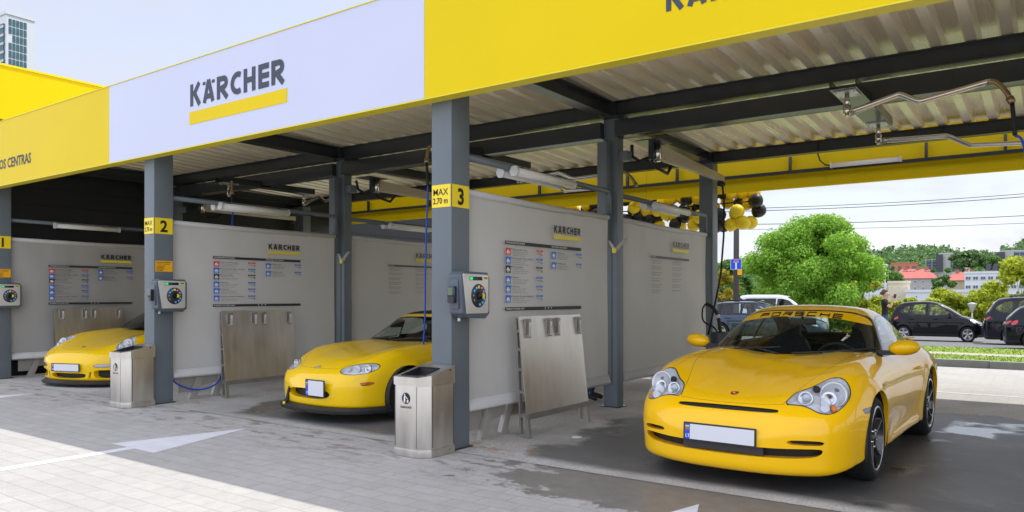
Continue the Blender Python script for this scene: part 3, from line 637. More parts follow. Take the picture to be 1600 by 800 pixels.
def mat_panel(i, cx):
    t = thing('mat_cleaning_panel', ['brushed steel panel with clamps behind the leftmost car', 'brushed steel panel with clamps on ladder legs by the screen beside post 2', 'largest brushed steel panel with clamps on ladder legs, right of post 3'][i], 'panel', (cx+.15, 6.7, 0), 0, 'steel panels for beating floor mats')
    y0, y1 = 6.1, 7.3; sh = lambda z: cx+.215-.105*(z-.25)/.95   # lean
    b = MB()
    b.prism([(sh(.24), .24), (sh(1.2), 1.2), (sh(1.2)-.012, 1.2), (sh(.24)-.012, .24)], y0, y1, 'y'); b.build('plate', STAIN, t)
    b = MB(); b.box(sh(.2)-.01, sh(.2)+.004, y0+.01, y1-.01, .185, .239); b.build('bottom_rail', mat('leg_steel', (.36, .345, .32), .42, metal=.75, var=.15), t); b = MB(); b.box(sh(1.2)-.045, sh(1.2)-.013, y0+.01, y1-.01, 1.185, 1.2); b.build('top_rail', STAIN, t)
    for yy in (y0+.004, y1-.044):
        b = MB()
        # ladder leg: outer strip upright, inner strip follows the plate, rungs between
        for z0_, z1_ in ((0, .04), (.2, .24), (.44, .47), (.66, .69), (.86, .89), (1.04, 1.07)):
            b.box(sh(z0_)-.105+.062*z0_, sh(z0_)-.014, yy, yy+.04, z0_, z1_)
        b.prism([(sh(0)-.118, 0), (sh(0)-.098, 0), (sh(1.18)-.028, 1.18), (sh(1.18)-.045, 1.18)], yy+.0005, yy+.0395, 'y')
        b.prism([(sh(0)-.04, 0), (sh(0)-.0, 0), (sh(.2)-.0, .183), (sh(.2)-.04, .22)], yy-.0005, yy+.0405, 'y')
        b.build('leg', mat('leg_steel', (.36, .345, .32), .42, metal=.75, var=.15), t)
    for k, dy in enumerate((.11, .50, .66, 1.1)):
        b = MB(); yy = y0+dy
        b.box(sh(1.15)+.004, sh(1.15)+.045, yy, yy+.045, .985, 1.175); b.box(sh(1.15)+.004, sh(1.15)+.028, yy-.03, yy-.001, 1.02, 1.165)
        c_ = b.build('clamp', mat('clamp_steel', (.30, .29, .27), .4, metal=.7), t, bevel=.003)
        b = MB(); b.box(sh(1.15)+.046, sh(1.15)+.048, yy+.008, yy+.037, 1.0, 1.14, 0)
        text_mb(b, 'PRISPAUSTI', .017, plane_M((sh(1.15)+.049, yy+.028, 1.008), (0, 0, 1), (0, -1, 0)), 1, .01); b.build('label_strip', [WPR, BLK], c_)
for i in range(3):
    cx = CX[i]; sticker('', i, cx); control_box(i, cx); mat_panel(i, cx)
    if i: bin_(i, cx)
    if i < 2:
        t = thing('notice', ['small orange notice sticker on post 1 above its payment box', 'small orange notice sticker on post 2 above its payment box'][i], 'sign', (cx, 5.34, 1.78), 0, 'orange notices on the posts')
        b = MB(); b.box(cx-.0045, cx-.002, 5.232, 5.465, 1.72, 1.862); b.build('sheet', mat('notice_orange', (.86, .42, .01), .4), t)
        b = MB(); text_mb(b, 'Plovimo apmokėjimas', .022, plane_M((cx-.0005, 5.242, 1.838), (0, 1, 0), (0, 0, 1)), 0, .02); text_mb(b, 'su Kärcher programėle', .019, plane_M((cx-.0005, 5.242, 1.815), (0, 1, 0), (0, 0, 1)), 0, .01)
        for k in range(3): b.box(cx-.0015, cx-.0005, 5.242, 5.36-(k*.017) % .03, 1.79-k*.018, 1.796-k*.018)
        text_mb(b, 'TAUPYK', .024, plane_M((cx-.0005, 5.242, 1.728), (0, 1, 0), (0, 0, 1)), 0, .03); b.build('lettering', BLK, t)
# ------------------------------------------------------------------ lamp pipes, tube lights
for i in range(3):
    cx = CX[i]; X = cx-.06
    for (ya, yb, dz, k) in ((5.48, 8.30, 0, 0), (8.62, 11.5, -.02, 1)):
        if i == 0 and k: continue
        t = thing('lamp_pipe', [['thin grey pipe across the black wall above the leftmost screen', ''], ['dark pipe carrying two tube lamps from post 2 to the middle post', 'dark pipe above the rear screen behind post 3'], ['dark pipe carrying two tube lamps right of post 3', 'dark pipe under the balloons above the rules board']][i][k], 'pipe', (X, (ya+yb)/2, 2.7), 0, 'pipes above the divider screens')
        b = MB(); b.tube([(X, ya-.02, 2.70+dz), (X, yb-.1, 2.70+dz), (X, yb-.04, 2.69+dz), (X, yb-.015, 2.64+dz), (X, yb-.01, 2.42)], .032, 12); b.build('pipe', STEEL, t)
        yl0 = 6.15 if not k else 9.45
        for s_ in (-1, 1):
            if i == 0 and s_ < 0: continue
            l = thing('tube_light', '%s tube lamp on the pipe %s' % ('left' if s_ < 0 else 'right', [['above the leftmost screen', ''], ['between post 2 and the middle post', 'above the rear screen left of post 3'], ['just right of post 3', 'under the balloon garland']][i][k]), 'lamp', (X+s_*.085, yl0, 2.66), 0, 'tube lamps on the pipes')
            b = MB(); c = [(X+s_*.085+.045*math.cos(R(a))*1.0, 2.655+dz+.042*math.sin(R(a))) for a in range(0, 360, 24)]
            b.prism(c, yl0+.02, yl0+1.12, 'y', smooth=True); b.build('diffuser', LAMPW, l)
            b = MB(); b.prism([(X+s_*.085+q*.054, 2.655+dz+w) for q, w in ((-1, 0), (-.5, .05), (.5, .05), (1, 0), (.5, -.05), (-.5, -.05))], yl0-.01, yl0+.02, 'y'); b.build('end_cap', WPLA, l); b = MB(); b.prism([(X+s_*.085+q*.05, 2.655+dz+w) for q, w in ((-1, 0), (-.5, .046), (.5, .046), (1, 0), (.5, -.046), (-.5, -.046))], yl0+1.12, yl0+1.145, 'y'); b.build('end_cap', WPLA, l)
            b = MB(); b.box(X+s_*.03, X+s_*.085, yl0+.12, yl0+.16, 2.70+dz, 2.712+dz); b.box(X+s_*.03, X+s_*.085, yl0+.98, yl0+1.02, 2.70+dz, 2.712+dz)
            b.tube([(X+s_*.08, yl0+1.14, 2.655+dz), (X+s_*.07, yl0+1.25, 2.63+dz), (X+s_*.03, yl0+1.5, 2.66+dz), (X, yl0+1.7, 2.67+dz)], .007, 6); b.build('bracket', DSTEEL, l)
for k, x in enumerate((-2.89, -7.89)):
    l = thing('tube_light', ['tube lamp lying along the yellow rear fascia at right', 'tube lamp along the yellow rear fascia left of the middle post'][k], 'lamp', (x+.5, 12.82, 3.5), 0, 'tube lamps on the rear fascia')
    b = MB(); b.prism([(12.82+.03*math.cos(R(a)), 3.50+.038*math.sin(R(a))) for a in range(0, 360, 24)], x+.03, x+1.0, 'x', smooth=True); b.build('diffuser', LAMPW, l)
    b = MB(); b.box(x, x+.03, 12.785, 12.855, 3.46, 3.54); b.build('end_cap', WPLA, l); b = MB(); b.box(x+1.0, x+1.03, 12.785, 12.855, 3.46, 3.54); b.build('end_cap', WPLA, l)
    b = MB(); b.tube([(x, 12.83, 3.5), (x-.08, 12.83, 3.52), (x-.16, 12.83, 3.6), (x-.2, 12.83, 3.72)], .012, 6); b.build('cable', BLK, l)
# ------------------------------------------------------------------ ceiling booms and swing arms
def boom(i, cx, rot=0.):
    px_, py_ = cx+.36, 8.80
    t = thing('vacuum_boom', ['beige boom above the leftmost screen under the black wall', 'beige ceiling boom pointing back behind the middle post left of centre', 'beige ceiling boom pointing back above the rules board'][i], 'boom', (px_, py_, 3.2), 0, 'booms under the equipment beam')
    b = MB(); b.box(px_-.17, px_+.15, py_-.30, py_+.10, 3.322, 3.334); b.box(px_-.09, px_-.02, py_-.08, py_+.02, 3.12, 3.33); b.build('bracket', DSTEEL, t)
    b = MB(); b.tube([(px_, py_, 3.335), (px_, py_, 3.10)], .042, 14); b.lathe([(.055, 0), (.055, .015)], (px_, py_, 3.10), 'z', 14); b.build('pivot', CHROME, t)
    L = 2.3
    b = MB(); b.prism([(py_+.04, 3.13), (py_+.04, 3.315), (py_+L, 3.215), (py_+L, 3.125)], px_-.035, px_+.035, 'x'); b.build('arm', mat('boom_beige', (.50, .44, .36), .35, metal=.5, var=.06), t, bevel=.004)
    b = MB()
    for q in range(5):
        for z in (3.15,): b.lathe([(.007, 0), (0, .004)], (px_+.035, py_+.12+q*.5, z), 'x', 6)
    b.tube([(px_, py_+L-.05, 3.10), (px_+.04, py_+L-.1, 3.075), (px_+.0, py_+L-.16, 3.09)], .045, 8); b.build('end_roller', BLK, t)
    b = MB(); b.tube([(px_-.25, py_-.22, 3.30), (px_-.28, py_-.15, 3.17), (px_-.2, py_-.1, 3.11), (px_-.11, py_-.02, 3.16), (px_-.06, py_+.12, 3.04), (px_-.01, py_+.32, 2.99), (px_+.0, py_+.42, 3.10)], .022, 8); b.build('cable', BLK, t)
    hose = thing('vacuum_hose', ['', 'thin black hose hanging beside the boom behind the middle post', 'long black hose hanging from the boom tip down past the rear post'][i] or 'black hose hanging from the leftmost boom', 'hose', (px_, py_+L-.06, 3.1), 0, 'hoses hanging from the booms')
    b = MB(); x, y = px_+.02, py_+L-.06
    pts = [(x, y, 3.08), (x+.03, y-.01, 2.8), (x+.02, y, 2.3), (x-.02, y-.02, 1.7), (x-.14, y-.04, 1.1), (x-.24, y+.0, .75)]
    b.tube(pts, .015, 8); b.build('hose', BLK, hose)
def smooth_path(pts, n=6):
    pts = [Vector(p) for p in pts]; o = []
    for i in range(len(pts)-1):
        p0 = pts[max(i-1, 0)]; p1 = pts[i]; p2 = pts[i+1]; p3 = pts[min(i+2, len(pts)-1)]
        for k in range(n):
            t = k/n; o.append(.5*((2*p1)+(p2-p0)*t+(2*p0-5*p1+4*p2-p3)*t*t+(3*p1-p0-3*p2+p3)*t*t*t))
    return o+[pts[-1]]
def arm(i, hx, hy, ex, ey, label, tag_h):
    t = thing('swing_arm', label, 'boom', (hx, hy, 3.2), 0, 'stainless swing arms for the lances')
    b = MB(); b.box(hx-.10, hx+.10, hy-.13, hy+.13, 3.343, 3.354)
    for sx in (-1, 1):
        for sy in (-1, 1): b.lathe([(.008, 0), (.008, -.012), (0, -.013)], (hx+sx*.08, hy+sy*.1, 3.343), 'z', 6)
    b.build('mount_plate', mat('galvanised', (.50, .51, .52), .35, metal=.7, var=.15, vscale=8), t)
    b = MB(); b.tube([(hx, hy, 3.343), (hx, hy, 3.22)], .022, 12); b.tube([(hx, hy, 3.235), (hx, hy, 3.15)], .034, 14); b.tube([(hx, hy, 3.15), (hx, hy, 3.125)], .02, 10); b.build('swivel', CHROME, t)
    d = Vector((ex-hx, ey-hy, 0)); L = d.length; d.normalize(); A = lambda s_, z: Vector((hx, hy, z))+d*s_*L
    b = MB(); b.tube(smooth_path([A(.03, 3.175), A(.2, 3.21), A(.36, 3.245), A(.41, 3.245), A(.52, 3.165), A(.58, 3.16), A(.8, 3.19), A(.97, 3.215), A(1, 3.215)], 4), .021, 12)
    b.tube(smooth_path([A(.05, 3.150), A(.2, 3.185), A(.36, 3.22), A(.41, 3.218), A(.52, 3.138), A(.58, 3.135), A(.97, 3.19)], 4), .009, 8); b.build('pipe', CHROME, t)
    b = MB(); b.prism([(0.03, 3.20), (.30, 3.21), (.30, 3.19), (.03, 3.12)], -.004, .004, 'y', 0, Matrix.Translation((hx, hy, 0)) @ Matrix.Rotation(math.atan2(d.y, d.x), 4, 'Z')); b.build('gusset', STAIN, t)
    b = MB(); b.tube(smooth_path([A(.985, 3.215), A(1.03, 3.20), A(1.08, 3.13), A(1.115, 3.05)], 4), .022, 10); b.tube([A(1.115, 3.05), A(1.13, 3.0)], .03, 10); b.build('elbow', mat('brass', (.35, .26, .14), .35, metal=.8), t)
    return A(1.13, 3.0)
def lance_hose(i, top, pts, label):
    h = thing('lance_hose', label, 'hose', top, 0, 'blue pressure hoses')
    b = MB(); p = smooth_path([top, Vector(top)+Vector((.01, 0, -.13)), Vector(top)+Vector((.02, 0, -.27))], 3); b.tube(p, .017, 8); b.build('sleeve', BLK, h)
    b = MB(); b.tube(smooth_path([p[-1]]+[Vector(q) for q in pts], 8), .011, 8); b.build('hose', BLUEH, h)
for i in range(3):
    cx = CX[i]; boom(i, cx); hx = cx+2.8
    if i == 2:
        e = arm(i, hx, 7.77, cx+3.98, 7.52, 'near swing arm of bent polished pipe above the large yellow coupe', 1); lance_hose(i, e, [(cx+4.22, 7.50, 2.6), (cx+4.28, 7.48, 1.8), (cx+4.3, 7.45, .9), (cx+4.4, 7.4, .3)], 'blue hose hanging at the right edge of the photo')
        arm(i, hx, 9.38, cx+4.35, 10.85, 'far swing arm of bent polished pipe above the large yellow coupe', 2)
    elif i == 1:
        e = arm(i, hx, 7.77, hx+.44, 6.88, 'swing arm above the yellow convertible, mostly behind post 3', 1); lance_hose(i, e, [(hx+.47, 6.80, 2.4), (hx+.46, 6.78, 1.7), (hx+.47, 6.76, 1.1), (hx+.44, 6.72, .6), (hx+.5, 6.4, .2), (hx+.9, 6.2, .02)], 'blue hose hanging down just left of post 3')
        arm(i, hx, 9.38, hx+1.5, 9.9, 'far swing arm above the yellow convertible', 2)
    else:
        e = arm(i, hx, 7.77, hx+1.0, 7.15, 'short bent swing arm seen end on above the leftmost yellow car', 1); lance_hose(i, e, [(hx+1.19, 7.03, 2.4), (hx+1.15, 7.05, 1.6), (hx+1.2, 7.0, .5)], 'blue hose hanging beside the twin tube lamps behind post 2')
        arm(i, hx, 9.38, hx+1.35, 9.2, 'far swing arm left of the middle post behind the tube lamps', 2)
h = thing('floor_hose', 'blue hose sagging under the screen beside post 2', 'hose', (-9.5, 5.7, 0)); b = MB()
b.tube(smooth_path([(-9.50, 5.50, .30), (-9.46, 5.62, .20), (-9.44, 5.85, .13), (-9.44, 6.1, .17), (-9.5, 6.28, .32), (-9.52, 6.32, .36)]), .011, 8); b.build('hose', BLUEH, h)
# lance holders: v-shaped clips on the middle posts
for i, cx in enumerate(CX[1:3]):
    h = thing('lance_clip', ['pale v-shaped clip on the middle post behind the programme board of post 2', 'pale v-shaped clip on the middle post left of the rules board'][i], 'holder', (cx, 8.45, 1.98), 0, 'lance clips on the middle posts'); b = MB()
    b.prism([(cx-.13, 2.10), (cx-.11, 2.11), (cx-.03, 2.0), (cx+.11, 2.13), (cx+.125, 2.115), (cx-.02, 1.955), (cx-.045, 1.955)], 8.39, 8.43, 'y'); b.build('clip', PVC, h)
    b = MB(); b.box(cx-.06, cx-.01, 8.375, 8.389, 1.94, 2.0); b.build('yellow_tab', SIGNY, h)
# foam-brush holder beside the rear post, with a loop of hose
h = thing('brush_holder', 'black foam brush standing in a dark holder by the rear post', 'brush', (-4.1, 11.2, 0)); b = MB()
b.lathe([(.15, 0), (.15, .84), (.145, .86), (.12, .86), (.12, .5), (0, .5)], (-4.07, 11.1, 0), 'z', 20); b.build('holder', mat('holder_dark', (.05, .055, .06), .4), h)
b = MB(); b.tube(smooth_path([(-4.05, 11.1, .6), (-4.09, 11.1, 1.0), (-4.14, 11.1, 1.16), (-4.22, 11.1, 1.25), (-4.30, 11.1, 1.285)]), .028, 10); b.build('handle', BLK, h)
b = MB(); b.tube([(-4.105, 11.1, 1.07), (-4.12, 11.1, 1.12)], .034, 10); b.build('collar', WPLA, h)
b = MB(); b.tube(smooth_path([(-4.30, 11.1, 1.285), (-4.35, 11.09, 1.2), (-4.33, 11.08, 1.02), (-4.16, 11.06, .93), (-4.05, 11.04, .80)]), .013, 8); b.build('hose', BLK, h)
# ------------------------------------------------------------------ balloon garland
g = thing('balloon_garland', 'garland of yellow and black balloons hanging behind the yellow rear fascia', 'balloons', (-6, 13.3, 3.0))
BY = mat('balloon_yellow', (.88, .66, .01), .38, coat=.15); BK = mat('balloon_black', (.012, .012, .013), .42, coat=.1)
rng = random.Random(11); b = MB(); b.tube([(-8.7, 13.28, 3.12), (-6.5, 13.28, 3.05), (-4.35, 13.28, 3.08)], .012, 6); b.build('line', BLK, g)
x = -8.6; k = 0
while x < -4.3:
    for row in range(4):
        z = 3.23-row*.165+rng.uniform(-.05, .05)-.05*(x+8)/4*(1 if row > 2 else 0)
        if row == 3 and rng.random() < .12: continue
        r = rng.uniform(.112, .136); xx = x+rng.uniform(-.08, .08); y = 13.30+rng.uniform(-.13, .2)
        if xx < -7.2 and row == 3: continue
        b = MB(); prof = [(0.001, -1.16), (.10, -1.12), (.06, -1.08), (.18, -1.02), (.55, -.82), (.86, -.45), (.99, 0), (.93, .40), (.72, .72), (.38, .93), (.001, 1.0)]
        Mx = Matrix.Translation((xx, y, z)) @ Matrix.Rotation(rng.uniform(-2.4, 2.4), 4, 'Y') @ Matrix.Rotation(rng.uniform(-.6, .6), 4, 'X') @ Matrix.Scale(r, 4)
        b.lathe(prof, (0, 0, 0), 'z', 16, 0, Mx); yl = rng.random() < .55
        b.build('balloon', BY if yl else BK, g, label='yellow balloon' if yl else 'black balloon'); k += 1
    x += .165
d_ = thing('floor_drain', 'small round white cap set in the floor right of the large steel panel', 'drain', (-3.83, 6.45, .004)); b = MB(); b.lathe([(.055, .004), (.05, .014), (0, .016)], (-3.83, 6.45, 0), 'z', 20); b.build('cap', WPLA, d_)
# ------------------------------------------------------------------ car bodies: implicit surfaces, meshed and cut into panels
def pchip(xk, yk):
    xk = np.array(xk, float); yk = np.array(yk, float); h = np.diff(xk); d = np.diff(yk)/h; m = np.zeros(len(xk))
    m[0], m[-1] = d[0], d[-1]
    for i in range(1, len(xk)-1):
        if d[i-1]*d[i] > 0:
            w1, w2 = 2*h[i]+h[i-1], h[i]+2*h[i-1]; m[i] = (w1+w2)/(w1/d[i-1]+w2/d[i])
    xs = np.linspace(xk[0], xk[-1], 500); i = np.clip(np.searchsorted(xk, xs, 'right')-1, 0, len(xk)-2); t = (xs-xk[i])/h[i]
    ys = (2*t**3-3*t**2+1)*yk[i]+(t**3-2*t**2+t)*h[i]*m[i]+(-2*t**3+3*t**2)*yk[i+1]+(t**3-t**2)*h[i]*m[i+1]
    return lambda q: np.interp(q, xs, ys)
def F1(*pts): return pchip([p[0] for p in pts], [p[1] for p in pts])
class G2:
    "smooth table over (a, b)"
    def __init__(s, ak, bk, Z):
        Z = np.array(Z, float); s.a0, s.a1, s.b0, s.b1 = ak[0], ak[-1], bk[0], bk[-1]; na, nb = 90, 140
        A = np.linspace(s.a0, s.a1, na); B = np.linspace(s.b0, s.b1, nb)
        T = np.array([pchip(ak, row)(A) for row in Z]); s.T = np.array([pchip(bk, T[:, i])(B) for i in range(na)])
    def __call__(s, a, b):
        na, nb = s.T.shape; u = np.clip((a-s.a0)/(s.a1-s.a0), 0, 1)*(na-1); v = np.clip((b-s.b0)/(s.b1-s.b0), 0, 1)*(nb-1)
        i = np.minimum(u.astype(int), na-2); j = np.minimum(v.astype(int), nb-2); u -= i; v -= j; T = s.T
        return (T[i, j]*(1-u)+T[i+1, j]*u)*(1-v)+(T[i, j+1]*(1-u)+T[i+1, j+1]*u)*v
def smax(a, b, k): h = np.maximum(k-np.abs(a-b), 0)/k; return np.maximum(a, b)+h*h*k*.25
def sstep(a, b, x): t = np.clip((x-a)/(b-a), 0, 1); return t*t*(3-2*t)
class Surf:
    "vertex store with normals; faces are cut along the zero set of any function"
    def __init__(s, V, N): s.V = [tuple(v) for v in V]; s.N = [tuple(n) for n in N]
    def cut(s, faces, g):
        gv = np.round(g(np.array(s.V)), 6); gv = np.where(np.abs(gv) < 2e-5, 2e-5, gv).tolist(); ins = []; outs = []; cache = {}
        def mid(a, b):
            k = (a, b) if a < b else (b, a)
            if k not in cache:
                t = gv[a]/(gv[a]-gv[b]); t = min(.999, max(.001, t)); va, vb = s.V[a], s.V[b]; na, nb = s.N[a], s.N[b]
                cache[k] = len(s.V); s.V.append(tuple(va[i]+(vb[i]-va[i])*t for i in range(3))); n = [na[i]+(nb[i]-na[i])*t for i in range(3)]
                l = math.sqrt(sum(q*q for q in n)) or 1; s.N.append(tuple(q/l for q in n))
            return cache[k]
        for f in faces:
            sg = [gv[i] < 0 for i in f]
            if all(sg): ins.append(f); continue
            if not any(sg): outs.append(f); continue
            A = []; B = []; n = len(f)
            for i in range(n):
                a, b = f[i], f[(i+1) % n]
                (A if sg[i] else B).append(a)
                if sg[i] != sg[(i+1) % n]: m = mid(a, b); A.append(m); B.append(m)
            if len(A) > 2: ins.append(tuple(A))
            if len(B) > 2: outs.append(tuple(B))
        return ins, outs
def psdf(px_, py_, poly):
    "signed distance to a polygon, negative inside"
    poly = np.array(poly, float); n = len(poly); d = np.full(px_.shape, 1e9); ins = np.zeros(px_.shape, bool)
    for i in range(n):
        a = poly[i]; b = poly[(i+1) % n]; e = b-a; w0 = px_-a[0]; w1 = py_-a[1]; t = np.clip((w0*e[0]+w1*e[1])/(e@e+1e-12), 0, 1)
        d = np.minimum(d, (w0-t*e[0])**2+(w1-t*e[1])**2)
        c = ((a[1] <= py_) & (b[1] > py_)) | ((b[1] <= py_) & (a[1] > py_))
        x = a[0]+(py_-a[1])/(b[1]-a[1] if abs(b[1]-a[1]) > 1e-12 else 1e-12)*e[0]; ins ^= c & (px_ < x)
    return np.where(ins, -1, 1)*np.sqrt(d)
def chaikin(p, n=2):
    for _ in range(n):
        q = []
        for i in range(len(p)):
            a, b = p[i], p[(i+1) % len(p)]; q += [(a[0]*.75+b[0]*.25, a[1]*.75+b[1]*.25), (a[0]*.25+b[0]*.75, a[1]*.25+b[1]*.75)]
        p = q
    return p
def front(poly, y1=9., y0=-9., n=2): poly = chaikin(poly, n) if n else poly; return lambda V: np.maximum(psdf(V[:, 0], V[:, 2], poly), np.maximum(V[:, 1]-y1, y0-V[:, 1]))
def side(poly, x0=.3, n=2): poly = chaikin(poly, n) if n else poly; return lambda V: np.maximum(psdf(V[:, 1], V[:, 2], poly), x0-V[:, 0])
def top(poly, z0=.3, n=2): poly = chaikin(poly, n) if n else poly; return lambda V: np.maximum(psdf(V[:, 0], V[:, 1], poly), z0-V[:, 2])
def mesh_star(f, ya, yb, zc, ncap=70, nmid=110, nth=90, lo=-90, pw=1.35):
    "half surface (x>=0) of f=0, cast from a spine running from ya to yb at height zc"
    th = np.radians(np.linspace(lo, 90, nth)); O = []; D = []
    for i in range(ncap):
        ph = PI/2*((i/(ncap))**pw if True else 0); ph = max(ph, .0004)
        for t in th: O.append((0, ya, zc)); D.append((math.sin(ph)*math.cos(t), -math.cos(ph), math.sin(ph)*math.sin(t)))
    for i in range(nmid+1):
        for t in th: O.append((0, ya+(yb-ya)*i/nmid, zc)); D.append((math.cos(t), 0, math.sin(t)))
    m2 = ncap//2
    for i in range(m2-1, -1, -1):
        ph = max(PI/2*(i/m2), .004)
        for t in th: O.append((0, yb, zc)); D.append((math.sin(ph)*math.cos(t), math.cos(ph), math.sin(ph)*math.sin(t)))
    O = np.array(O); D = np.array(D); a = np.zeros(len(O)); b = np.full(len(O), 3.2)
    for _ in range(26):
        m = (a+b)/2; fv = f(O+D*m[:, None]); a = np.where(fv < 0, m, a); b = np.where(fv < 0, b, m)
    V = O+D*((a+b)/2)[:, None]; e = .004; N = np.zeros_like(V)
    for k in range(3):
        dv = np.zeros(3); dv[k] = e; N[:, k] = f(V+dv)-f(V-dv)
    N /= np.linalg.norm(N, axis=1)[:, None]+1e-9
    on = np.abs(np.abs(th)-PI/2) < 1e-6; rows = len(V)//nth
    for j in range(rows):
        for k in (0, nth-1):
            if abs(abs(th[k])-PI/2) < 1e-6: V[j*nth+k, 0] = 0; N[j*nth+k, 0] = 0
    N /= np.linalg.norm(N, axis=1)[:, None]+1e-9
    F = [(j*nth+k, (j+1)*nth+k, (j+1)*nth+k+1, j*nth+k+1) for j in range(rows-1) for k in range(nth-1)]
    return Surf(V, N), F
class Piece:
    "faces gathered for one mesh, with materials; mirrored on build"
    def __init__(s): s.v = []; s.n = []; s.f = []; s.m = []
    def add(s, sf, faces, mi=0, off=0., shift=(0, 0, 0), flip=False):
        mp = {}
        for f in faces:
            g = []
            for i in f:
                if i not in mp:
                    v = sf.V[i]; n = sf.N[i]; mp[i] = len(s.v); s.v.append(tuple(v[k]+n[k]*off+shift[k] for k in range(3))); s.n.append(tuple(-q for q in n) if flip else n)
                g.append(mp[i])
            s.f.append(tuple(g[::-1]) if flip else tuple(g)); s.m.append(mi)
        return s
    def wall(s, sf, faces, off=0., shift=(0, 0, 0), mi=0, sel=None):
        "strip from the border of faces to the border displaced"
        cnt = {}
        for f in faces:
            for i in range(len(f)): a, b = f[i], f[(i+1) % len(f)]; cnt[(a, b)] = 1
        for (a, b) in cnt:
            if (b, a) in cnt: continue
            va, vb = sf.V[a], sf.V[b]
            if abs(va[0]) < 1e-5 and abs(vb[0]) < 1e-5: continue
            if sel and not sel(va): continue
            q = [va, vb]+[tuple(v[k]+sf.N[i][k]*off+shift[k] for k in range(3)) for v, i in ((vb, b), (va, a))]
            e1 = Vector(q[1])-Vector(q[0]); e2 = Vector(q[3])-Vector(q[0]); nn = e1.cross(e2)
            if nn.length < 1e-12: continue
            nn = tuple(nn.normalized()); o = len(s.v); s.v += q; s.n += [nn]*4; s.f.append((o, o+1, o+2, o+3)); s.m.append(mi)
        return s
    def build(s, name, mats, parent, mirror='join', label=None):
        if not s.f: return None
        def mk(v, n, f, m):
            me = bpy.data.meshes.new(name); me.from_pydata(v, [], f)
            for q in (mats if isinstance(mats, (list, tuple)) else [mats]): me.materials.append(q)
            me.polygons.foreach_set('material_index', m); me.polygons.foreach_set('use_smooth', [True]*len(f)); me.update()
            me.normals_split_custom_set_from_vertices(n)
            o = bpy.data.objects.new(name, me); COL.objects.link(o); o.parent = parent
            if label: o['label'] = label
            return o
        mv = [(-a, b, c) for a, b, c in s.v]; mn = [(-a, b, c) for a, b, c in s.n]; mf = [f[::-1] for f in s.f]
        if mirror == 'join':
            k = len(s.v); return mk(s.v+mv, s.n+mn, s.f+[tuple(i+k for i in f) for f in mf], s.m+s.m)
        if mirror == 'split': return [mk(s.v, s.n, s.f, s.m), mk(mv, mn, mf, s.m)]
        return mk(s.v, s.n, s.f, s.m)
def paint(name, col, rough=.28, drops=False, flake=0., coat=.8):
    if name in MATS: return MATS[name]
    m = mat(name, col, rough, coat=coat, spec=.12); t = m.node_tree; b = t.nodes['Principled BSDF']
    b.inputs['Coat Roughness'].default_value = .015
    if flake: b.inputs['Metallic'].default_value = flake
    if drops:
        tcn = t.nodes.new('ShaderNodeTexCoord'); v = t.nodes.new('ShaderNodeTexVoronoi'); v.inputs['Scale'].default_value = 62; v.inputs['Randomness'].default_value = 1
        t.links.new(tcn.outputs['Object'], v.inputs['Vector']); mr = t.nodes.new('ShaderNodeMapRange'); mr.inputs[1].default_value = .05; mr.inputs[2].default_value = .30; mr.inputs[3].default_value = 1; mr.inputs[4].default_value = 0
        t.links.new(v.outputs['Distance'], mr.inputs[0])
        nz = t.nodes.new('ShaderNodeTexNoise'); nz.inputs['Scale'].default_value = 9; t.links.new(tcn.outputs['Object'], nz.inputs['Vector'])
        gt = t.nodes.new('ShaderNodeMath'); gt.operation = 'GREATER_THAN'; gt.inputs[1].default_value = .56; t.links.new(nz.outputs[0], gt.inputs[0])
        geo = t.nodes.new('ShaderNodeNewGeometry'); sp = t.nodes.new('ShaderNodeSeparateXYZ'); t.links.new(geo.outputs['Normal'], sp.inputs[0])
        up = t.nodes.new('ShaderNodeMapRange'); up.inputs[1].default_value = .35; up.inputs[2].default_value = .8; t.links.new(sp.outputs[2], up.inputs[0])
        mu = t.nodes.new('ShaderNodeMath'); mu.operation = 'MULTIPLY'; t.links.new(mr.outputs[0], mu.inputs[0]); t.links.new(gt.outputs[0], mu.inputs[1])
        m2 = t.nodes.new('ShaderNodeMath'); m2.operation = 'MULTIPLY'; t.links.new(mu.outputs[0], m2.inputs[0]); t.links.new(up.outputs[0], m2.inputs[1])
        bp = t.nodes.new('ShaderNodeBump'); bp.inputs['Strength'].default_value = .55; bp.inputs['Distance'].default_value = .003; t.links.new(m2.outputs[0], bp.inputs['Height']); t.links.new(bp.outputs[0], b.inputs['Coat Normal'])
    return m
GLASS = glassmat('car_glass', (.80, .87, .84), 1., drops=False); GLASSD = glassmat('car_glass_wet', (.78, .86, .82), 1., drops=True); GTINT = glassmat('privacy_glass', (.10, .12, .13)); LENS = glassmat('lamp_lens', (.94, .95, .96), 1.)
CABIN = mat('cabin_dark', (.018, .019, .020), .7); TYRE = mat('tyre_rubber', (.014, .014, .014), .75, bump=.3, bscale=40); GAP = mat('panel_gap', (.01, .009, .006), .8)
RBLK = mat('rim_black', (.012, .012, .013), .16, coat=1.); RLIP = mat('rim_lip', (.65, .65, .66), .12, metal=1.); RSIL = mat('rim_silver', (.52, .53, .55), .28, metal=.75)
LCH = mat('lamp_chrome', (.60, .61, .63), .16, metal=1.); LSIL = mat('lamp_silver', (.62, .63, .66), .3, metal=.3); LGREY = mat('lamp_bezel', (.78, .79, .81), .35); AMB = mat('lamp_amber', (.80, .24, .03), .25); LRED = mat('lamp_red', (.55, .012, .01), .12, coat=1.)
BPLA = mat('black_plastic', (.022, .022, .023), .5); PLATEW = mat('plate_white', (.66, .67, .70), .35); PLATEB = mat('plate_blue', (.015, .07, .55), .35); DISC = mat('brake_disc', (.30, .29, .28), .35, metal=.8)
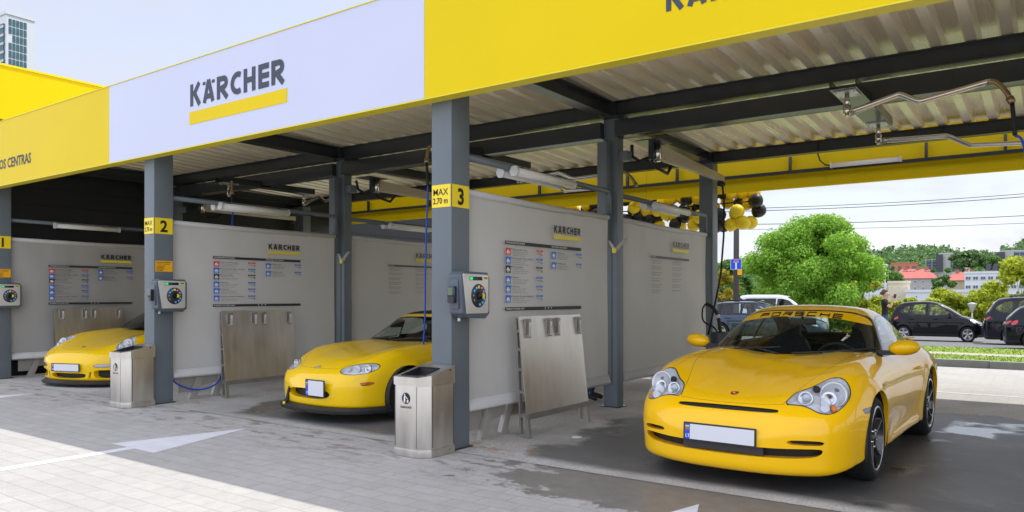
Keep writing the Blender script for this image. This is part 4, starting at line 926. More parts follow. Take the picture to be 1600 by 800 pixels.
def wheel(t, x, y, r, w, rim, spokes=5, style='star', rr=None, lip=None, toe=0.):
    "tyre and rim; x is the outer face, sign gives the side"
    s_ = 1 if x > 0 else -1; rr = rr or r*.735
    M = Matrix.Translation((x, y, r)) @ Matrix.Rotation(toe, 4, 'Z') @ Matrix.Scale(s_, 4, (1, 0, 0))
    b = MB(); b.lathe([(rr-.012, -w*.95), (rr, -w), (r-.03, -w+.006), (r-.006, -w+.03), (r, -w*.72), (r, -w*.28), (r-.006, -.03), (r-.030, -.004), (rr+.02, 0.004), (rr, -.004), (rr-.006, -.02)], (0, 0, 0), 'x', 48, 0, M)
    for k in range(3): b.lathe([(r+.0005, -w*(.3+.2*k)), (r-.004, -w*(.3+.2*k)-.004), (r+.0005, -w*(.3+.2*k)-.008)], (0, 0, 0), 'x', 48, 0, M)
    wh = b.build('wheel', TYRE, t, local=True, label=None)
    b = MB(); b.lathe([(rr, -.004), (rr-.008, .001), (rr-.016, -.004)], (0, 0, 0), 'x', 48, 1, M); b.lathe([(rr-.0165, -.004), (rr-.026, -.03), (rr-.034, -w*.9)], (0, 0, 0), 'x', 48, 0, M)
    b.lathe([(rr-.05, -w*.6), (0, -w*.6)], (0, 0, 0), 'x', 24, 2, M); b.lathe([(rr*.78, -w*.45), (rr*.78, -w*.42), (rr*.3, -w*.40)], (0, 0, 0), 'x', 32, 3, M)
    for k in range(spokes):
        a0 = 2*PI*k/spokes+.3
        def pt(rad, ang, h): return (h, rad*math.cos(a0+ang), rad*math.sin(a0+ang))
        if style == 'star': rows = [(rr*.14, .62, -.030, -.055), (rr*.42, .22, -.026, -.055), (rr*.72, .125, -.020, -.05), (rr-.022, .15, -.012, -.045)]; tw = [0, .04, .12, .20]
        elif style == 'wide': rows = [(rr*.12, .62, -.02, -.05), (rr*.4, .42, -.014, -.05), (rr*.72, .34, -.010, -.045), (rr-.02, .30, -.008, -.04)]; tw = [0, 0, 0, 0]
        else: rows = [(rr*.14, .50, -.030, -.055), (rr*.42, .13, -.02, -.05), (rr*.72, .075, -.014, -.045), (rr-.022, .07, -.01, -.04)]; tw = [0, 0, 0, 0]
        vs = []
        for (rad, hw, h1, h0), tt in zip(rows, tw):
            vs += [pt(rad, tt-hw, h0), pt(rad, tt-hw*.7, h1), pt(rad, tt, h1+.007), pt(rad, tt+hw*.7, h1), pt(rad, tt+hw, h0)]
        fs = [(i*5+j, i*5+j+1, (i+1)*5+j+1, (i+1)*5+j) for i in range(3) for j in range(4)]
        b.add([M @ Vector(v) for v in vs], fs, 0, True)
    b.lathe([(rr*.2, -.05), (rr*.2, -.022), (rr*.15, -.014), (0, -.012)], (0, 0, 0), 'x', 20, 0, M)
    for k in range(5):
        a0 = 2*PI*(k+.5)/5+.3; b.lathe([(.009, -.04), (.009, -.018), (0, -.016)], (0, rr*.27*math.cos(a0), rr*.27*math.sin(a0)), 'x', 8, 1, M)
    b.build('rim', [rim, lip or rim, CABIN, DISC], wh, local=True)
    return wh
def plate(t, y, z, w=.52, h=.113, dx=0., lean=0., square=False, sgn=-1):
    "Lithuanian plate, blank as in the photograph, blue band at the left"
    M = Matrix.Translation((dx, y, z)) @ Matrix.Rotation(lean, 4, 'X')
    b = MB(); b.box(-w/2-.012, w/2+.012, 0, .012, -h/2-.012, h/2+.012, 0, M); pl_ = b.build('licence_plate', BPLA, t, local=True, bevel=.003)
    b = MB(); b.box(-w/2+.04, w/2, -.002, -.0005, -h/2, h/2, 0, M); b.box(-w/2, -w/2+.0395, -.002, -.0005, -h/2, h/2, 1, M)
    hs = h/.113 if not square else 1
    for k, mi in enumerate((2, 3, 4)): b.box(-w/2+.006, -w/2+.033, -.003, -.0022, h*.30-k*.0115, h*.30+.0105-k*.0115, mi, M)
    text_mb(b, 'LT', .032, M @ plane_M((-w/2+.005, -.003, -h*.38), (1, 0, 0), (0, 0, 1)), 5, .02)
    b.build('plate_face', [PLATEW, PLATEB, SIGNY, mat('flag_green', (.02, .30, .12), .5), RED, WPR], pl_, local=True)
    return pl_
def blob(name, t, pts, m, lv=2, mirror=False, label=None):
    "rounded solid from a coarse cage of (verts, faces), subdivided"
    out_ = []
    for s_ in ((1, -1) if mirror else (1,)):
        me = bpy.data.meshes.new(name); bm = bmesh.new(); vv = [bm.verts.new((s_*p[0], p[1], p[2])) for p in pts[0]]
        for f in pts[1]: bm.faces.new([vv[i] for i in (f if s_ > 0 else f[::-1])])
        bmesh.ops.recalc_face_normals(bm, faces=bm.faces); bm.to_mesh(me); bm.free(); me.materials.append(m)
        o = bpy.data.objects.new(name, me); COL.objects.link(o); o.parent = t
        mod = o.modifiers.new('s', 'SUBSURF'); mod.levels = lv; mod.render_levels = lv
        dg = bpy.context.evaluated_depsgraph_get(); m2 = bpy.data.meshes.new_from_object(o.evaluated_get(dg)); o.modifiers.clear(); o.data = m2
        for p in m2.polygons: p.use_smooth = True
        if label: o['label'] = label
        out_.append(o)
    return out_
BOXF = [(0, 1, 3, 2), (4, 6, 7, 5), (0, 4, 5, 1), (2, 3, 7, 6), (0, 2, 6, 4), (1, 5, 7, 3)]
def cage(x0, x1, y0, y1, z0, z1, tx=1., tz=1.):
    c = ((x0+x1)/2, (z0+z1)/2); q = []
    for x in (x0, x1):
        for y in (y0, y1):
            for z in (z0, z1): k = tx if y == y1 else 1; kk = tz if y == y1 else 1; q.append((c[0]+(x-c[0])*k, y, c[1]+(z-c[1])*kk))
    return (q, BOXF)
def interior(t, yd, zb, w, ys, seats=(-.36, .36), col=None, zt=1.0, yr=None):
    "dashboard, wheel, seats and floor pan"
    c = col or CABIN; yr = yr or ys+1.1
    b = MB(); b.box(-w, w, yd-.4, yr, .22, .26); b.box(-w, -w+.03, yd-.2, yr, .26, zb-.06); b.box(w-.03, w, yd-.2, yr, .26, zb-.06); b.box(-w, w, yr-.04, yr, .26, zb-.02); b.box(-w, w, yd-.42, yd-.3, .26, zb-.08); b.build('cabin_floor', c, t, local=True)
    blob('dashboard', t, ([(-w, yd-.35, zb-.5), (w, yd-.35, zb-.5), (-w, yd-.35, zb-.035), (w, yd-.35, zb-.035), (-w, yd+.22, zb-.3), (w, yd+.22, zb-.3), (-w, yd+.20, zb-.03), (w, yd+.20, zb-.03)], [(0, 1, 3, 2), (4, 6, 7, 5), (0, 4, 5, 1), (2, 3, 7, 6), (0, 2, 6, 4), (1, 5, 7, 3)]), c, 2)
    b = MB(); Mw = Matrix.Translation((seats[1], yd+.38, zb-.09)) @ Matrix.Rotation(R(-66), 4, 'X')
    pts = [Mw @ Vector((.185*math.cos(a), .185*math.sin(a), 0)) for a in np.linspace(0, 2*PI, 25)]; b.tube(pts, .015, 8, caps=False); b.tube([Mw @ Vector((-.17, 0, 0)), Mw @ Vector((.17, 0, 0))], .02, 6); b.tube([Mw @ Vector((0, 0, 0)), Mw @ Vector((0, -.05, -.3))], .035, 8); b.build('steering_wheel', c, t, local=True)
    for sx in seats:
        b = MB(); q = [(-.22, .10), (-.25, .30), (-.24, .52), (-.16, .66), (-.10, .70), (-.10, .80), (0, .84), (.10, .80), (.10, .70), (.16, .66), (.24, .52), (.25, .30), (.22, .10)]
        M_ = Matrix.Translation((sx, ys, .25)) @ Matrix.Rotation(R(-18), 4, 'X'); b.prism([(a*1.05, zz*(zt-.12)/.84) for a, zz in q], 0, .11, 'y', 0, M_); b.box(sx-.24, sx+.24, ys-.48, ys+.05, .27, .42); b.build('seat', c, t, bevel=.03, local=True)
# ------------------------------------------------------------------ shape of the large yellow coupe (x half width, y from the nose, z up)
def coupe_fields(gt=False):
    xs = [0, .30, .50, .66, .80, .95]
    T = G2(xs, [0, .15, .30, .50, .75, 1.0, 1.3, 1.6, 2.2, 3.0, 3.5, 3.9, 4.2, 4.45], [
        [.46, .455, .445, .43, .41, .38], [.612, .610, .60, .585, .56, .50], [.660, .662, .665, .665, .64, .56], [.712, .718, .735, .755, .735, .63],
        [.770, .778, .808, .832, .805, .70], [.818, .828, .858, .880, .850, .75], [.868, .876, .898, .906, .868, .78], [.905, .912, .925, .918, .880, .80],
        [.94, .94, .935, .925, .888, .82], [.955, .955, .95, .94, .905, .84], [.95, .945, .935, .92, .885, .82], [.90, .895, .88, .86, .82, .76], [.83, .825, .81, .79, .75, .70], [.70, .70, .69, .67, .64, .60]])
    Wp = F1((0, .60), (.10, .70), (.25, .795), (.5, .85), (.98, .882), (1.5, .872), (2.3, .872), (2.9, .892), (3.33, .915), (3.8, .900), (4.2, .80), (4.43, .62))
    sec = F1((.10, -.07), (.18, -.03), (.28, -.020), (.40, -.010), (.55, 0), (.66, -.004), (.76, -.028), (.86, -.075), (.95, -.14), (1.1, -.25))
    Nz = F1((.10, .12), (.145, .045), (.20, .018), (.27, .012), (.34, .003), (.42, .0), (.49, .012), (.54, .04), (.60, .10), (.66, .18), (.8, .35))
    Nx = F1((0, 0), (.2, .010), (.4, .050), (.55, .115), (.68, .205), (.78, .33), (.86, .54), (.95, .90))
    Rf = F1((1.3, 1.13), (1.9, 1.268), (2.15, 1.303), (2.45, 1.320), (2.75, 1.308), (3.05, 1.252), (3.4, 1.14), (3.8, .995), (4.2, .84), (4.5, .70))
    def fb(P):
        x = np.abs(P[:, 0]); y = P[:, 1]; z = P[:, 2]
        W = Wp(y)+sec(z)+.012*np.exp(-((np.hypot(y-.98, z-.32)-.375)/.05)**2)+.012*np.exp(-((np.hypot(y-3.33, z-.33)-.39)/.06)**2)
        W = W+.018*np.exp(-((z-.215)/.05)**2)*sstep(1.35, 1.6, y)*(1-sstep(2.75, 2.95, y)) - .012*np.exp(-((z-.36)/.09)**2)*sstep(1.4, 1.7, y)*(1-sstep(2.6, 3.0, y))
        s = x-W; t = z-T(x, y); n = Nz(z)+Nx(x)-y; r = y-(4.435-.10*((z-.5)/.3)**2-.30*(x/.85)**4); b = (.135+.05*sstep(.2, .6, y))-z
        g = smax(s, t, .11); g = smax(g, n*.8, .10); g = smax(g, r, .12); return smax(g, b, .04)
    def fg(P):
        x = np.abs(P[:, 0]); y = P[:, 1]; z = P[:, 2]
        w = (1.41+(z-.90)*1.90+.52*x*x-y)/2.15
        t = (z-(Rf(y)-.11*x*x-.32*x**4))/(1+.35*sstep(2.8, 3.6, y))
        s_ = (x-(.745-(z-.90)*.42-np.maximum(z-.9, 0)**2*.42-.085*sstep(2.4, 3.9, y)-.02*(1-sstep(1.3, 2.0, y))))*.9
        g = smax(w, t, .05); g = smax(g, s_, .085); return smax(smax(g, .62-z, .02), (y-4.25), .05)
    return fb, fg
def carve(t, fb, fg, pnt, regs, spine, gspine, arches, res=(60, 90, 70), gres=(40, 60, 50), floor=(.3, 4.2, .66, .14)):
    "mesh body and greenhouse, then cut out the listed regions in order"
    sb, Fb = mesh_star(fb, spine[0], spine[1], spine[2], *res)
    sg, Fg = mesh_star(fg, gspine[0], gspine[1], gspine[2], *gres, lo=-35)
    _, Fg = sg.cut(Fg, lambda V: fb(V)+.006)
    _, Fb = sb.cut(Fb, lambda V: fg(V)+.035)
    for (yc, zc, ra, x0) in arches:
        circ = [(yc+ra*math.cos(a), zc+ra*math.sin(a)) for a in np.linspace(0, 2*PI, 40, endpoint=False)]+[]
        ins, Fb = sb.cut(Fb, side(circ+[], x0, 0))
        Piece_wall = Piece(); Piece_wall.wall(sb, ins, shift=(-.035, 0, 0), sel=lambda v: v[0] > x0+.05).build('arch_lip', pnt, t, 'split')
        for s_ in (1, -1):
            b = MB(); vs = []; n = 24
            for k in range(n+1):
                a = -.35+(PI+.7)*k/n; vs += [(s_*(x0+.02), yc+(ra+.004)*math.cos(a), zc+(ra+.004)*math.sin(a)), (s_*(x0+.39), yc+(ra+.002)*math.cos(a), zc+(ra+.002)*math.sin(a))]
            b.add(vs, [(2*k, 2*k+1, 2*k+3, 2*k+2) for k in range(n)]); b.box(s_*x0, s_*(x0+.015), yc-ra, yc+ra, .16, zc+ra*.9)
            b.build('wheel_liner', BPLA, t, local=True)
    gap = Piece(); gapb = Piece(); body = Piece(); roof = Piece()
    for r in regs:
        sf = sb if r['s'] == 'b' else sg; F = Fb if r['s'] == 'b' else Fg; act = r['act']; nm = r['name']; mir = r.get('mir', 'join'); lab = r.get('label')
        w = r.get('w', .0022)
        if act == 'gap':
            band, F = sf.cut(F, lambda V: np.abs(r['f'](V))-w); gap.add(sf, band)
        elif act == 'line':
            band, F = sf.cut(F, r['f']); gap.add(sf, band)
        else:
            ins, F = sf.cut(F, r['f'])
            if w and act != 'hole':
                ins2, band = sf.cut(ins, lambda V: r['f'](V)+w); (Piece().add(sf, band).build(r['trim'], r.get('tmat', GAP), t, 'split' if act == 'lens' or mir == 'split' else 'join') if r.get('trim') else gap.add(sf, band)); ins = ins2
            if act == 'part': Piece().add(sf, ins, 0, r.get('off', 0)).build(nm, r['mat'], t, mir, lab)
            elif act == 'pocket':
                sh = r.get('shift', (0, .05, 0)); Piece().add(sf, ins, 0, 0, sh).build(nm, r['mat'], t, mir, lab); body.wall(sf, ins, shift=sh)
            elif act == 'lens':
                dp = r.get('depth', .05); base = Piece().add(sf, ins, 0, -dp).wall(sf, ins, off=-dp, mi=0)
                Piece().add(sf, ins, 0, .001).build('lens', LENS, None, 'none') if False else None
                bs = base.build(nm, r['mat'], t, 'split', lab)
                for k_, o_ in enumerate(bs):
                    L_ = Piece().add(sf, ins, 0, .0012)
                    if k_: L_.v = [(-a, b_, c) for a, b_, c in L_.v]; L_.n = [(-a, b_, c) for a, b_, c in L_.n]; L_.f = [f[::-1] for f in L_.f]
                    lo_ = L_.build('lens', r.get('lens', LENS), o_, 'none')
                    if r.get('inner'):
                        r['inner'](o_, -1 if k_ else 1)
        if r['s'] == 'b': Fb = F
        else: Fg = F
    body.add(sb, Fb); body.build('body', pnt, t); roof.add(sg, Fg); roof.build('roof', pnt, t); Piece().add(sg, Fg, 0, -.012, flip=True).build('headliner', mat('headliner', (.16, .155, .15), .9), t); gap.build('panel_gap', GAP, t)
    b = MB(); b.box(-floor[2], floor[2], floor[0], floor[1], floor[3], floor[3]+.1); b.build('underbody', BPLA, t, local=True)
    return sb, sg
def ysurf(f, x, z, y0=-.1, y1=2.8, n=300):
    "first y at which the surface f is met going back from the nose at (x, z)"
    x = np.atleast_1d(np.array(x, float)); z = np.atleast_1d(np.array(z, float)); ys = np.linspace(y0, y1, n); out_ = np.full(len(x), np.nan)
    for y in ys:
        v = f(np.stack([x, np.full(len(x), y), z], 1)); m = (v < 0) & np.isnan(out_); out_[m] = y
    lo = np.where(np.isnan(out_), y1, out_)-(y1-y0)/n; hi = lo+(y1-y0)/n
    for _ in range(20):
        m_ = (lo+hi)/2; v = f(np.stack([x, m_, z], 1)); lo = np.where(v > 0, m_, lo); hi = np.where(v > 0, hi, m_)
    return (lo+hi)/2
def disc_at(mb, c, nrm, prof, n=20, mi=0):
    M = Matrix.Translation(Vector(c)) @ Vector(nrm).to_track_quat('Z', 'Y').to_matrix().to_4x4(); mb.lathe(prof, (0, 0, 0), 'z', n, mi, M)
def mirror_pod(t, pnt, c, sx=.09, sy=.075, sz=.055, arm=True, sides=(1, -1)):
    x, y, z = c
    for s_ in sides:
        b = MB(); n = 18; vs = []
        rows = [(-.98, .25), (-.8, .62), (-.45, .92), (0, 1.0), (.45, .93), (.8, .66), (1.0, .25)]
        for u_, sc in rows:
            for k in range(n):
                a = 2*PI*k/n; yy = math.cos(a); vs.append((s_*(x+u_*sx), y+(yy*sy if yy < 0 else yy*sy*.55)*sc+.012*u_, z+math.sin(a)*sz*sc+.008*u_))
        m = len(rows); b.add(vs, [(i*n+k, i*n+(k+1) % n, (i+1)*n+(k+1) % n, (i+1)*n+k) for i in range(m-1) for k in range(n)]+[tuple(range(n))[::-1], tuple((m-1)*n+k for k in range(n))], 0, True)
        mp = b.build('mirror', pnt, t, local=True)
        if arm:
            b = MB(); b.prism([(s_*(x-sx*.3), z-.03), (s_*(x-sx-.09), z-.03), (s_*(x-sx-.095), z-.075), (s_*(x+.0), z-.058)], y-.03, y+.04, 'y'); b.build('mirror_foot', BPLA, mp, local=True)
        b = MB(); b.box(s_*(x-sx*.75), s_*(x+sx*.75), y+sy*.5, y+sy*.57, z-sz*.7, z+sz*.75); b.build('mirror_glass', RLIP, mp, local=True)
def wipers(t, fg, xs, zb, y_off=-.02):
    for (xa, xb) in xs:
        b = MB(); pts = []
        for k in range(9):
            x = xa+(xb-xa)*k/8; z = zb+.045*k/8; y = float(ysurf(fg, abs(x), z)[0])+y_off; pts.append((x, y, z+.004))
        b.tube(pts, .008, 6); b.tube([(xa+(xb-xa)*.62, pts[5][1]-.01, pts[5][2]+.006), (xb*1.0, pts[8][1]-.04, zb-.01)], .009, 6); b.build('wiper', BPLA, t, local=True)
# ------------------------------------------------------------------ the large yellow coupe
YPAINT = paint('paint_yellow_wet', (.97, .55, .0), .32, drops=True); YPAINT2 = paint('paint_yellow', (.95, .55, .0), .30)
def big_coupe():
    t = thing('sports_car', 'large yellow wet sports coupe with PORSCHE sun strip in the rightmost bay', 'car', (-1.962, 5.31, 0), -R(1.2), 'yellow sports cars in the wash bays')
    fb, fg = coupe_fields()
    lamp = [(.39, .622), (.425, .69), (.46, .712), (.505, .727), (.555, .757), (.60, .788), (.632, .800), (.668, .803), (.705, .795), (.735, .772), (.762, .734), (.775, .69), (.773, .655), (.760, .622), (.742, .598), (.72, .577), (.677, .568), (.62, .58), (.56, .610), (.50, .622)]
    def lampin(o, s_):
        Y = lambda x, z: float(ysurf(fb, x, z)[0])
        def dk(name, x, z, r, d, m, prof=None, nrm=(.10, -1, .25), mi=0):
            b = MB(); disc_at(b, (s_*x, Y(x, z)+d, z), (s_*nrm[0], nrm[1], nrm[2]), prof or [(r, -.02), (r, 0), (r*.86, .006), (r*.8, -.01)], 26); return b.build(name, m, o, local=True)
        dk('reflector', .672, .688, .094, .050, LSIL, [(.094, -.01), (.094, .012), (.084, .016), (.078, .0), (.05, -.02), (0, -.028)])
        dk('reflector', .655, .665, .052, .030, LCH, [(.055, -.01), (.052, .008), (.035, -.006), (0, -.016)], (.2, -1, .35))
        dk('reflector', .640, .640, .040, .030, LSIL, [(.042, -.01), (.036, .008), (.02, .000), (0, .006)], (-.3, -1, .3))
        dk('projector', .690, .728, .040, .022, LCH, [(.048, -.03), (.047, .008), (.040, .012), (.036, -.004)])
        dk('projector_lens', .690, .728, .036, .024, mat('projector_glass', (.10, .13, .16), .03, coat=1.), [(.035, -.004), (.030, .010), (.018, .018), (0, .021)])
        dk('fog_lamp', .512, .664, .04, .020, LCH, [(.052, -.02), (.050, .004), (.040, -.006), (.028, -.012)]); dk('projector_lens', .516, .668, .026, .018, mat('fog_glass', (.45, .50, .54), .08, coat=1.), [(.027, -.006), (.020, .004), (0, .008)])
        dk('washer_cap', .560, .722, .02, .004, BLK, [(.026, -.01), (.026, .003), (0, .005)])
        dk('indicator', .700, .604, .03, .030, AMB, [(.024, -.02), (.022, .0), (.012, .006), (0, .007)]); dk('indicator', .650, .606, .03, .030, LSIL, [(.034, -.02), (.032, .004), (.02, -.006), (0, .0)])
    wsh = [(-.2, .78), (.785, .78), (.772, .872), (.735, .935), (.695, 1.005), (.655, 1.08), (.622, 1.135), (.59, 1.182), (.545, 1.216), (.47, 1.245), (.35, 1.264), (.2, 1.272), (-.2, 1.275)]
    FW_ = front(wsh, 2.45, -9, 1)
    strip = lambda V: np.maximum(FW_(V)+.012, (1.212-.17*np.abs(V[:, 0])**2-.10*np.abs(V[:, 0])**4)-V[:, 2])
    glassreg = lambda V: FW_(V)+.030
    dlo = [(1.72, .925), (1.95, 1.045), (2.16, 1.150), (2.32, 1.200), (2.50, 1.222), (2.72, 1.218), (2.95, 1.185), (3.18, 1.115), (3.38, 1.015), (3.44, .965), (3.38, .945), (2.9, .938), (2.3, .93)]
    DL = side(dlo, .35, 1)
    hood = [(-.3, .167), (.2, .178), (.375, .220), (.395, .224), (.432, .43), (.486, .63), (.553, .86), (.588, 1.12), (.615, 1.7), (-.3, 1.7)]
    door = [(1.66, 1.1), (1.66, .70), (1.665, .42), (1.70, .31), (1.78, .288), (2.62, .288), (2.74, .34), (2.83, .50), (2.90, .68), (2.90, 1.1)]
    mouth = [(-.3, .338), (.33, .336), (.60, .342), (.672, .336), (.668, .308), (.62, .278), (.45, .268), (-.3, .264)]
    slit = [(.448, .372), (.462, .394), (.50, .400), (.62, .398), (.675, .390), (.685, .366), (.60, .362)]
    slot = [(-.2, .598), (.18, .598), (.372, .593), (.385, .583), (.372, .570), (.18, .568), (-.2, .568)]
    regs = [dict(s='b', name='headlight', act='lens', f=front(lamp, 1.0, -9, 1), mat=LGREY, inner=lampin, depth=.052, w=.006, trim='lamp_seal', tmat=BPLA),
        dict(s='b', name='grille_slot', act='pocket', f=front(slot, .5, -9, 1), mat=BLK, shift=(0, .02, 0), w=0),
        dict(s='b', name='lower_intake', act='pocket', f=front(mouth, .6, -9, 1), mat=BLK, shift=(0, .09, 0), w=0), dict(s='b', name='upper_intake', act='pocket', f=front(slit, .6, -9, 1), mat=BLK, shift=(0, .07, 0), w=0, mir='split'),
        dict(s='b', name='side_marker', act='part', f=side([(.60, .587), (.82, .594), (.82, .552), (.615, .548)], .5, 0), mat=mat('marker_smoke', (.05, .05, .055), .1, coat=1.), mir='split'),
        dict(s='b', name='hood', act='part', f=top(hood, .5, 1), mat=YPAINT, w=.0028), dict(s='b', name='door', act='part', f=side(door, .5, 1), mat=YPAINT, mir='split'),
        dict(s='b', name='seam', act='line', f=lambda V: np.maximum(np.abs(V[:, 2]-.585)-.002, np.maximum(.34-V[:, 1], np.maximum(V[:, 1]-.61, .6-V[:, 0])))),
        dict(s='b', name='seam', act='line', f=lambda V: np.maximum(np.abs(V[:, 2]-.268-.012*(V[:, 1]-1.4))-.002, np.maximum(1.3-V[:, 1], np.maximum(V[:, 1]-2.95, .6-V[:, 0])))),
        dict(s='b', name='seam', act='line', f=lambda V: np.maximum(np.abs(np.hypot(V[:, 1]-3.12, V[:, 2]-.75)-1.)-.0015, 9.)),
        dict(s='b', name='under_lip', act='part', f=side([(.42, .0), (.44, .148), (.66, .24), (.66, 0)], .3, 0), mat=BPLA, w=0),
        dict(s='g', name='sun_strip', act='part', f=strip, mat=YPAINT2, off=.0008, w=0),
        dict(s='g', name='windscreen', act='part', f=glassreg, mat=GLASSD, w=0), dict(s='g', name='windscreen_frame', act='part', f=FW_, mat=BLKG, w=0),
        dict(s='g', name='pillar_trim', act='part', f=lambda V: np.maximum(DL(V)+.014, np.abs(V[:, 1]-2.80)-.03), mat=BLKG, mir='split', w=0),
        dict(s='g', name='side_window', act='part', f=lambda V: DL(V)+.014, mat=GLASSD, mir='split', w=0), dict(s='g', name='window_seal', act='part', f=DL, mat=BLKG, mir='split', w=0),
        dict(s='g', name='rear_window', act='part', f=top([(-.2, 3.02), (.40, 3.04), (.50, 3.12), (.47, 3.72), (.40, 3.80), (-.2, 3.84)], .8, 1), mat=GLASS, w=.02, trim='rear_window_frame', tmat=BLKG)]
    regs = [r for r in regs if not (r['name'] == 'seam' and r['f'](np.array([[.9, 3.12, 1.75]]))[0] > 8)]
    carve(t, fb, fg, YPAINT, regs, (.95, 3.5, .48), (2.25, 3.0, .98), [(.98, .325, .362, .48), (3.33, .33, .372, .48)], (100, 120, 120), (60, 70, 90))
    for s_ in (1, -1):
        wheel(t, s_*.868, .98, .322, .225, RBLK, 5, 'star', lip=RLIP, rr=.245); wheel(t, s_*.900, 3.33, .328, .28, RBLK, 5, 'star', lip=RLIP, rr=.245)
        b = MB(); b.tube([(s_*.884, 2.70, .725), (s_*.897, 2.76, .727), (s_*.897, 2.84, .727), (s_*.884, 2.88, .725)], .014, 8); b.build('door_handle', YPAINT2, t, local=True)
    mirror_pod(t, YPAINT2, (.915, 1.80, .968), .118, .088, .066)
    plate(t, .000, .400, .52, .110, lean=R(-3))
    b = MB(); b.box(-.30, .30, .065, .09, .272, .345); b.build('lower_grille', mat('grille_dark', (.04, .04, .042), .5), t, local=True)
    wipers(t, fg, ((.10, .70), (-.62, -.02)), .905)
    # lettering on the sun strip, draped over the glass
    b = MB(); G = {'P': [[(0, 0), (0, .55), (1, .55), (1, 1), (.0, 1)]], 'O': [[(0, 0), (1, 0), (1, 1), (0, 1), (0, 0)]], 'R': [[(0, 0), (0, .5), (1, .5), (1, 1), (0, 1)], [(.5, .5), (1, 0)]], 'S': [[(1, 1), (0, 1), (0, .5), (1, .5), (1, 0), (0, 0)]], 'C': [[(1, 1), (0, 1), (0, 0), (1, 0)]], 'H': [[(0, 0), (0, 1)], [(1, 0), (1, 1)], [(0, .5), (1, .5)]], 'E': [[(1, 1), (0, 1), (0, 0), (1, 0)], [(0, .5), (1, .5)]]}
    x = -.385; lw = .074
    for c_ in 'PORSCHE':
        for k_, seg in enumerate(G[c_]):
            q = []
            for i in range(len(seg)-1):
                for s2 in range(4): q.append((seg[i][0]+(seg[i+1][0]-seg[i][0])*s2/4, seg[i][1]+(seg[i+1][1]-seg[i][1])*s2/4))
            q.append(seg[-1]); stroke(b, [(x+a*lw, 1.221+bb*.031) for a, bb in q], .0115, Matrix.Identity(4), k_)
        x += lw+.038
    X = np.array([v[0] for v in b.v]); Z = np.array([v[1] for v in b.v])-.17*X**2; Y = ysurf(fg, np.abs(X), Z)
    b.v = [(X[i], Y[i]-.003-abs(b.v[i][2]), Z[i]) for i in range(len(X))]; b.build('lettering', BLK, t, local=True)
    # bonnet crest
    yb = float(ysurf(fb, 0, .664)[0]); M = Matrix.Translation((0, yb-.001, .664)) @ Matrix.Rotation(R(-22-0), 4, 'X') @ Matrix.Rotation(R(0), 4, 'Z')
    M = Matrix.Translation((0, yb, .6655)) @ Matrix.Rotation(R(17), 4, 'X')
    b = MB(); sh_ = [(-.027, .030), (.027, .030), (.029, .005), (.018, -.024), (0, -.034), (-.018, -.024), (-.029, .005)]; b.prism(sh_, 0, .004, 'z', 0, M); b.box(-.024, -.002, .002, .024, .0042, .005, 1, M); b.box(.002, .024, -.018, .0, .0042, .005, 1, M); b.box(.002, .024, .002, .024, .0042, .005, 2, M); b.box(-.02, -.002, -.018, 0, .0042, .005, 2, M); b.box(-.008, .008, -.008, .010, .0052, .006, 3, M)
    b.build('bonnet_crest', [mat('crest_gold', (.55, .38, .12), .25, metal=.9), RED, BLK, SIGNY], t, local=True)
    interior(t, 1.55, .90, .66, 2.62, (-.36, .36), zt=1.08, yr=3.5)
    b = MB(); b.box(-.10, .14, 2.02, 2.04, 1.135, 1.195); b.tube([(.02, 2.0, 1.25), (.02, 2.03, 1.19)], .012, 6); b.build('rear_view_mirror', CABIN, t, local=True, bevel=.006)
    # fixed rear spoiler lip
    b = MB(); b.prism([(4.02, .925), (4.12, .955), (4.34, .945), (4.36, .925), (4.15, .925)], -.60, .60, 'x'); b.build('rear_spoiler', YPAINT2, t, bevel=.01, local=True); b = MB(); b.box(-.5, -.46, 4.08, 4.28, .80, .93); b.box(.46, .5, 4.08, 4.28, .80, .93); b.build('spoiler_support', BPLA, t, local=True)
    b = MB(); b.box(-.03, .03, -.012, 0, -.02, .02); bpy.data.meshes
    return t
hero = big_coupe()
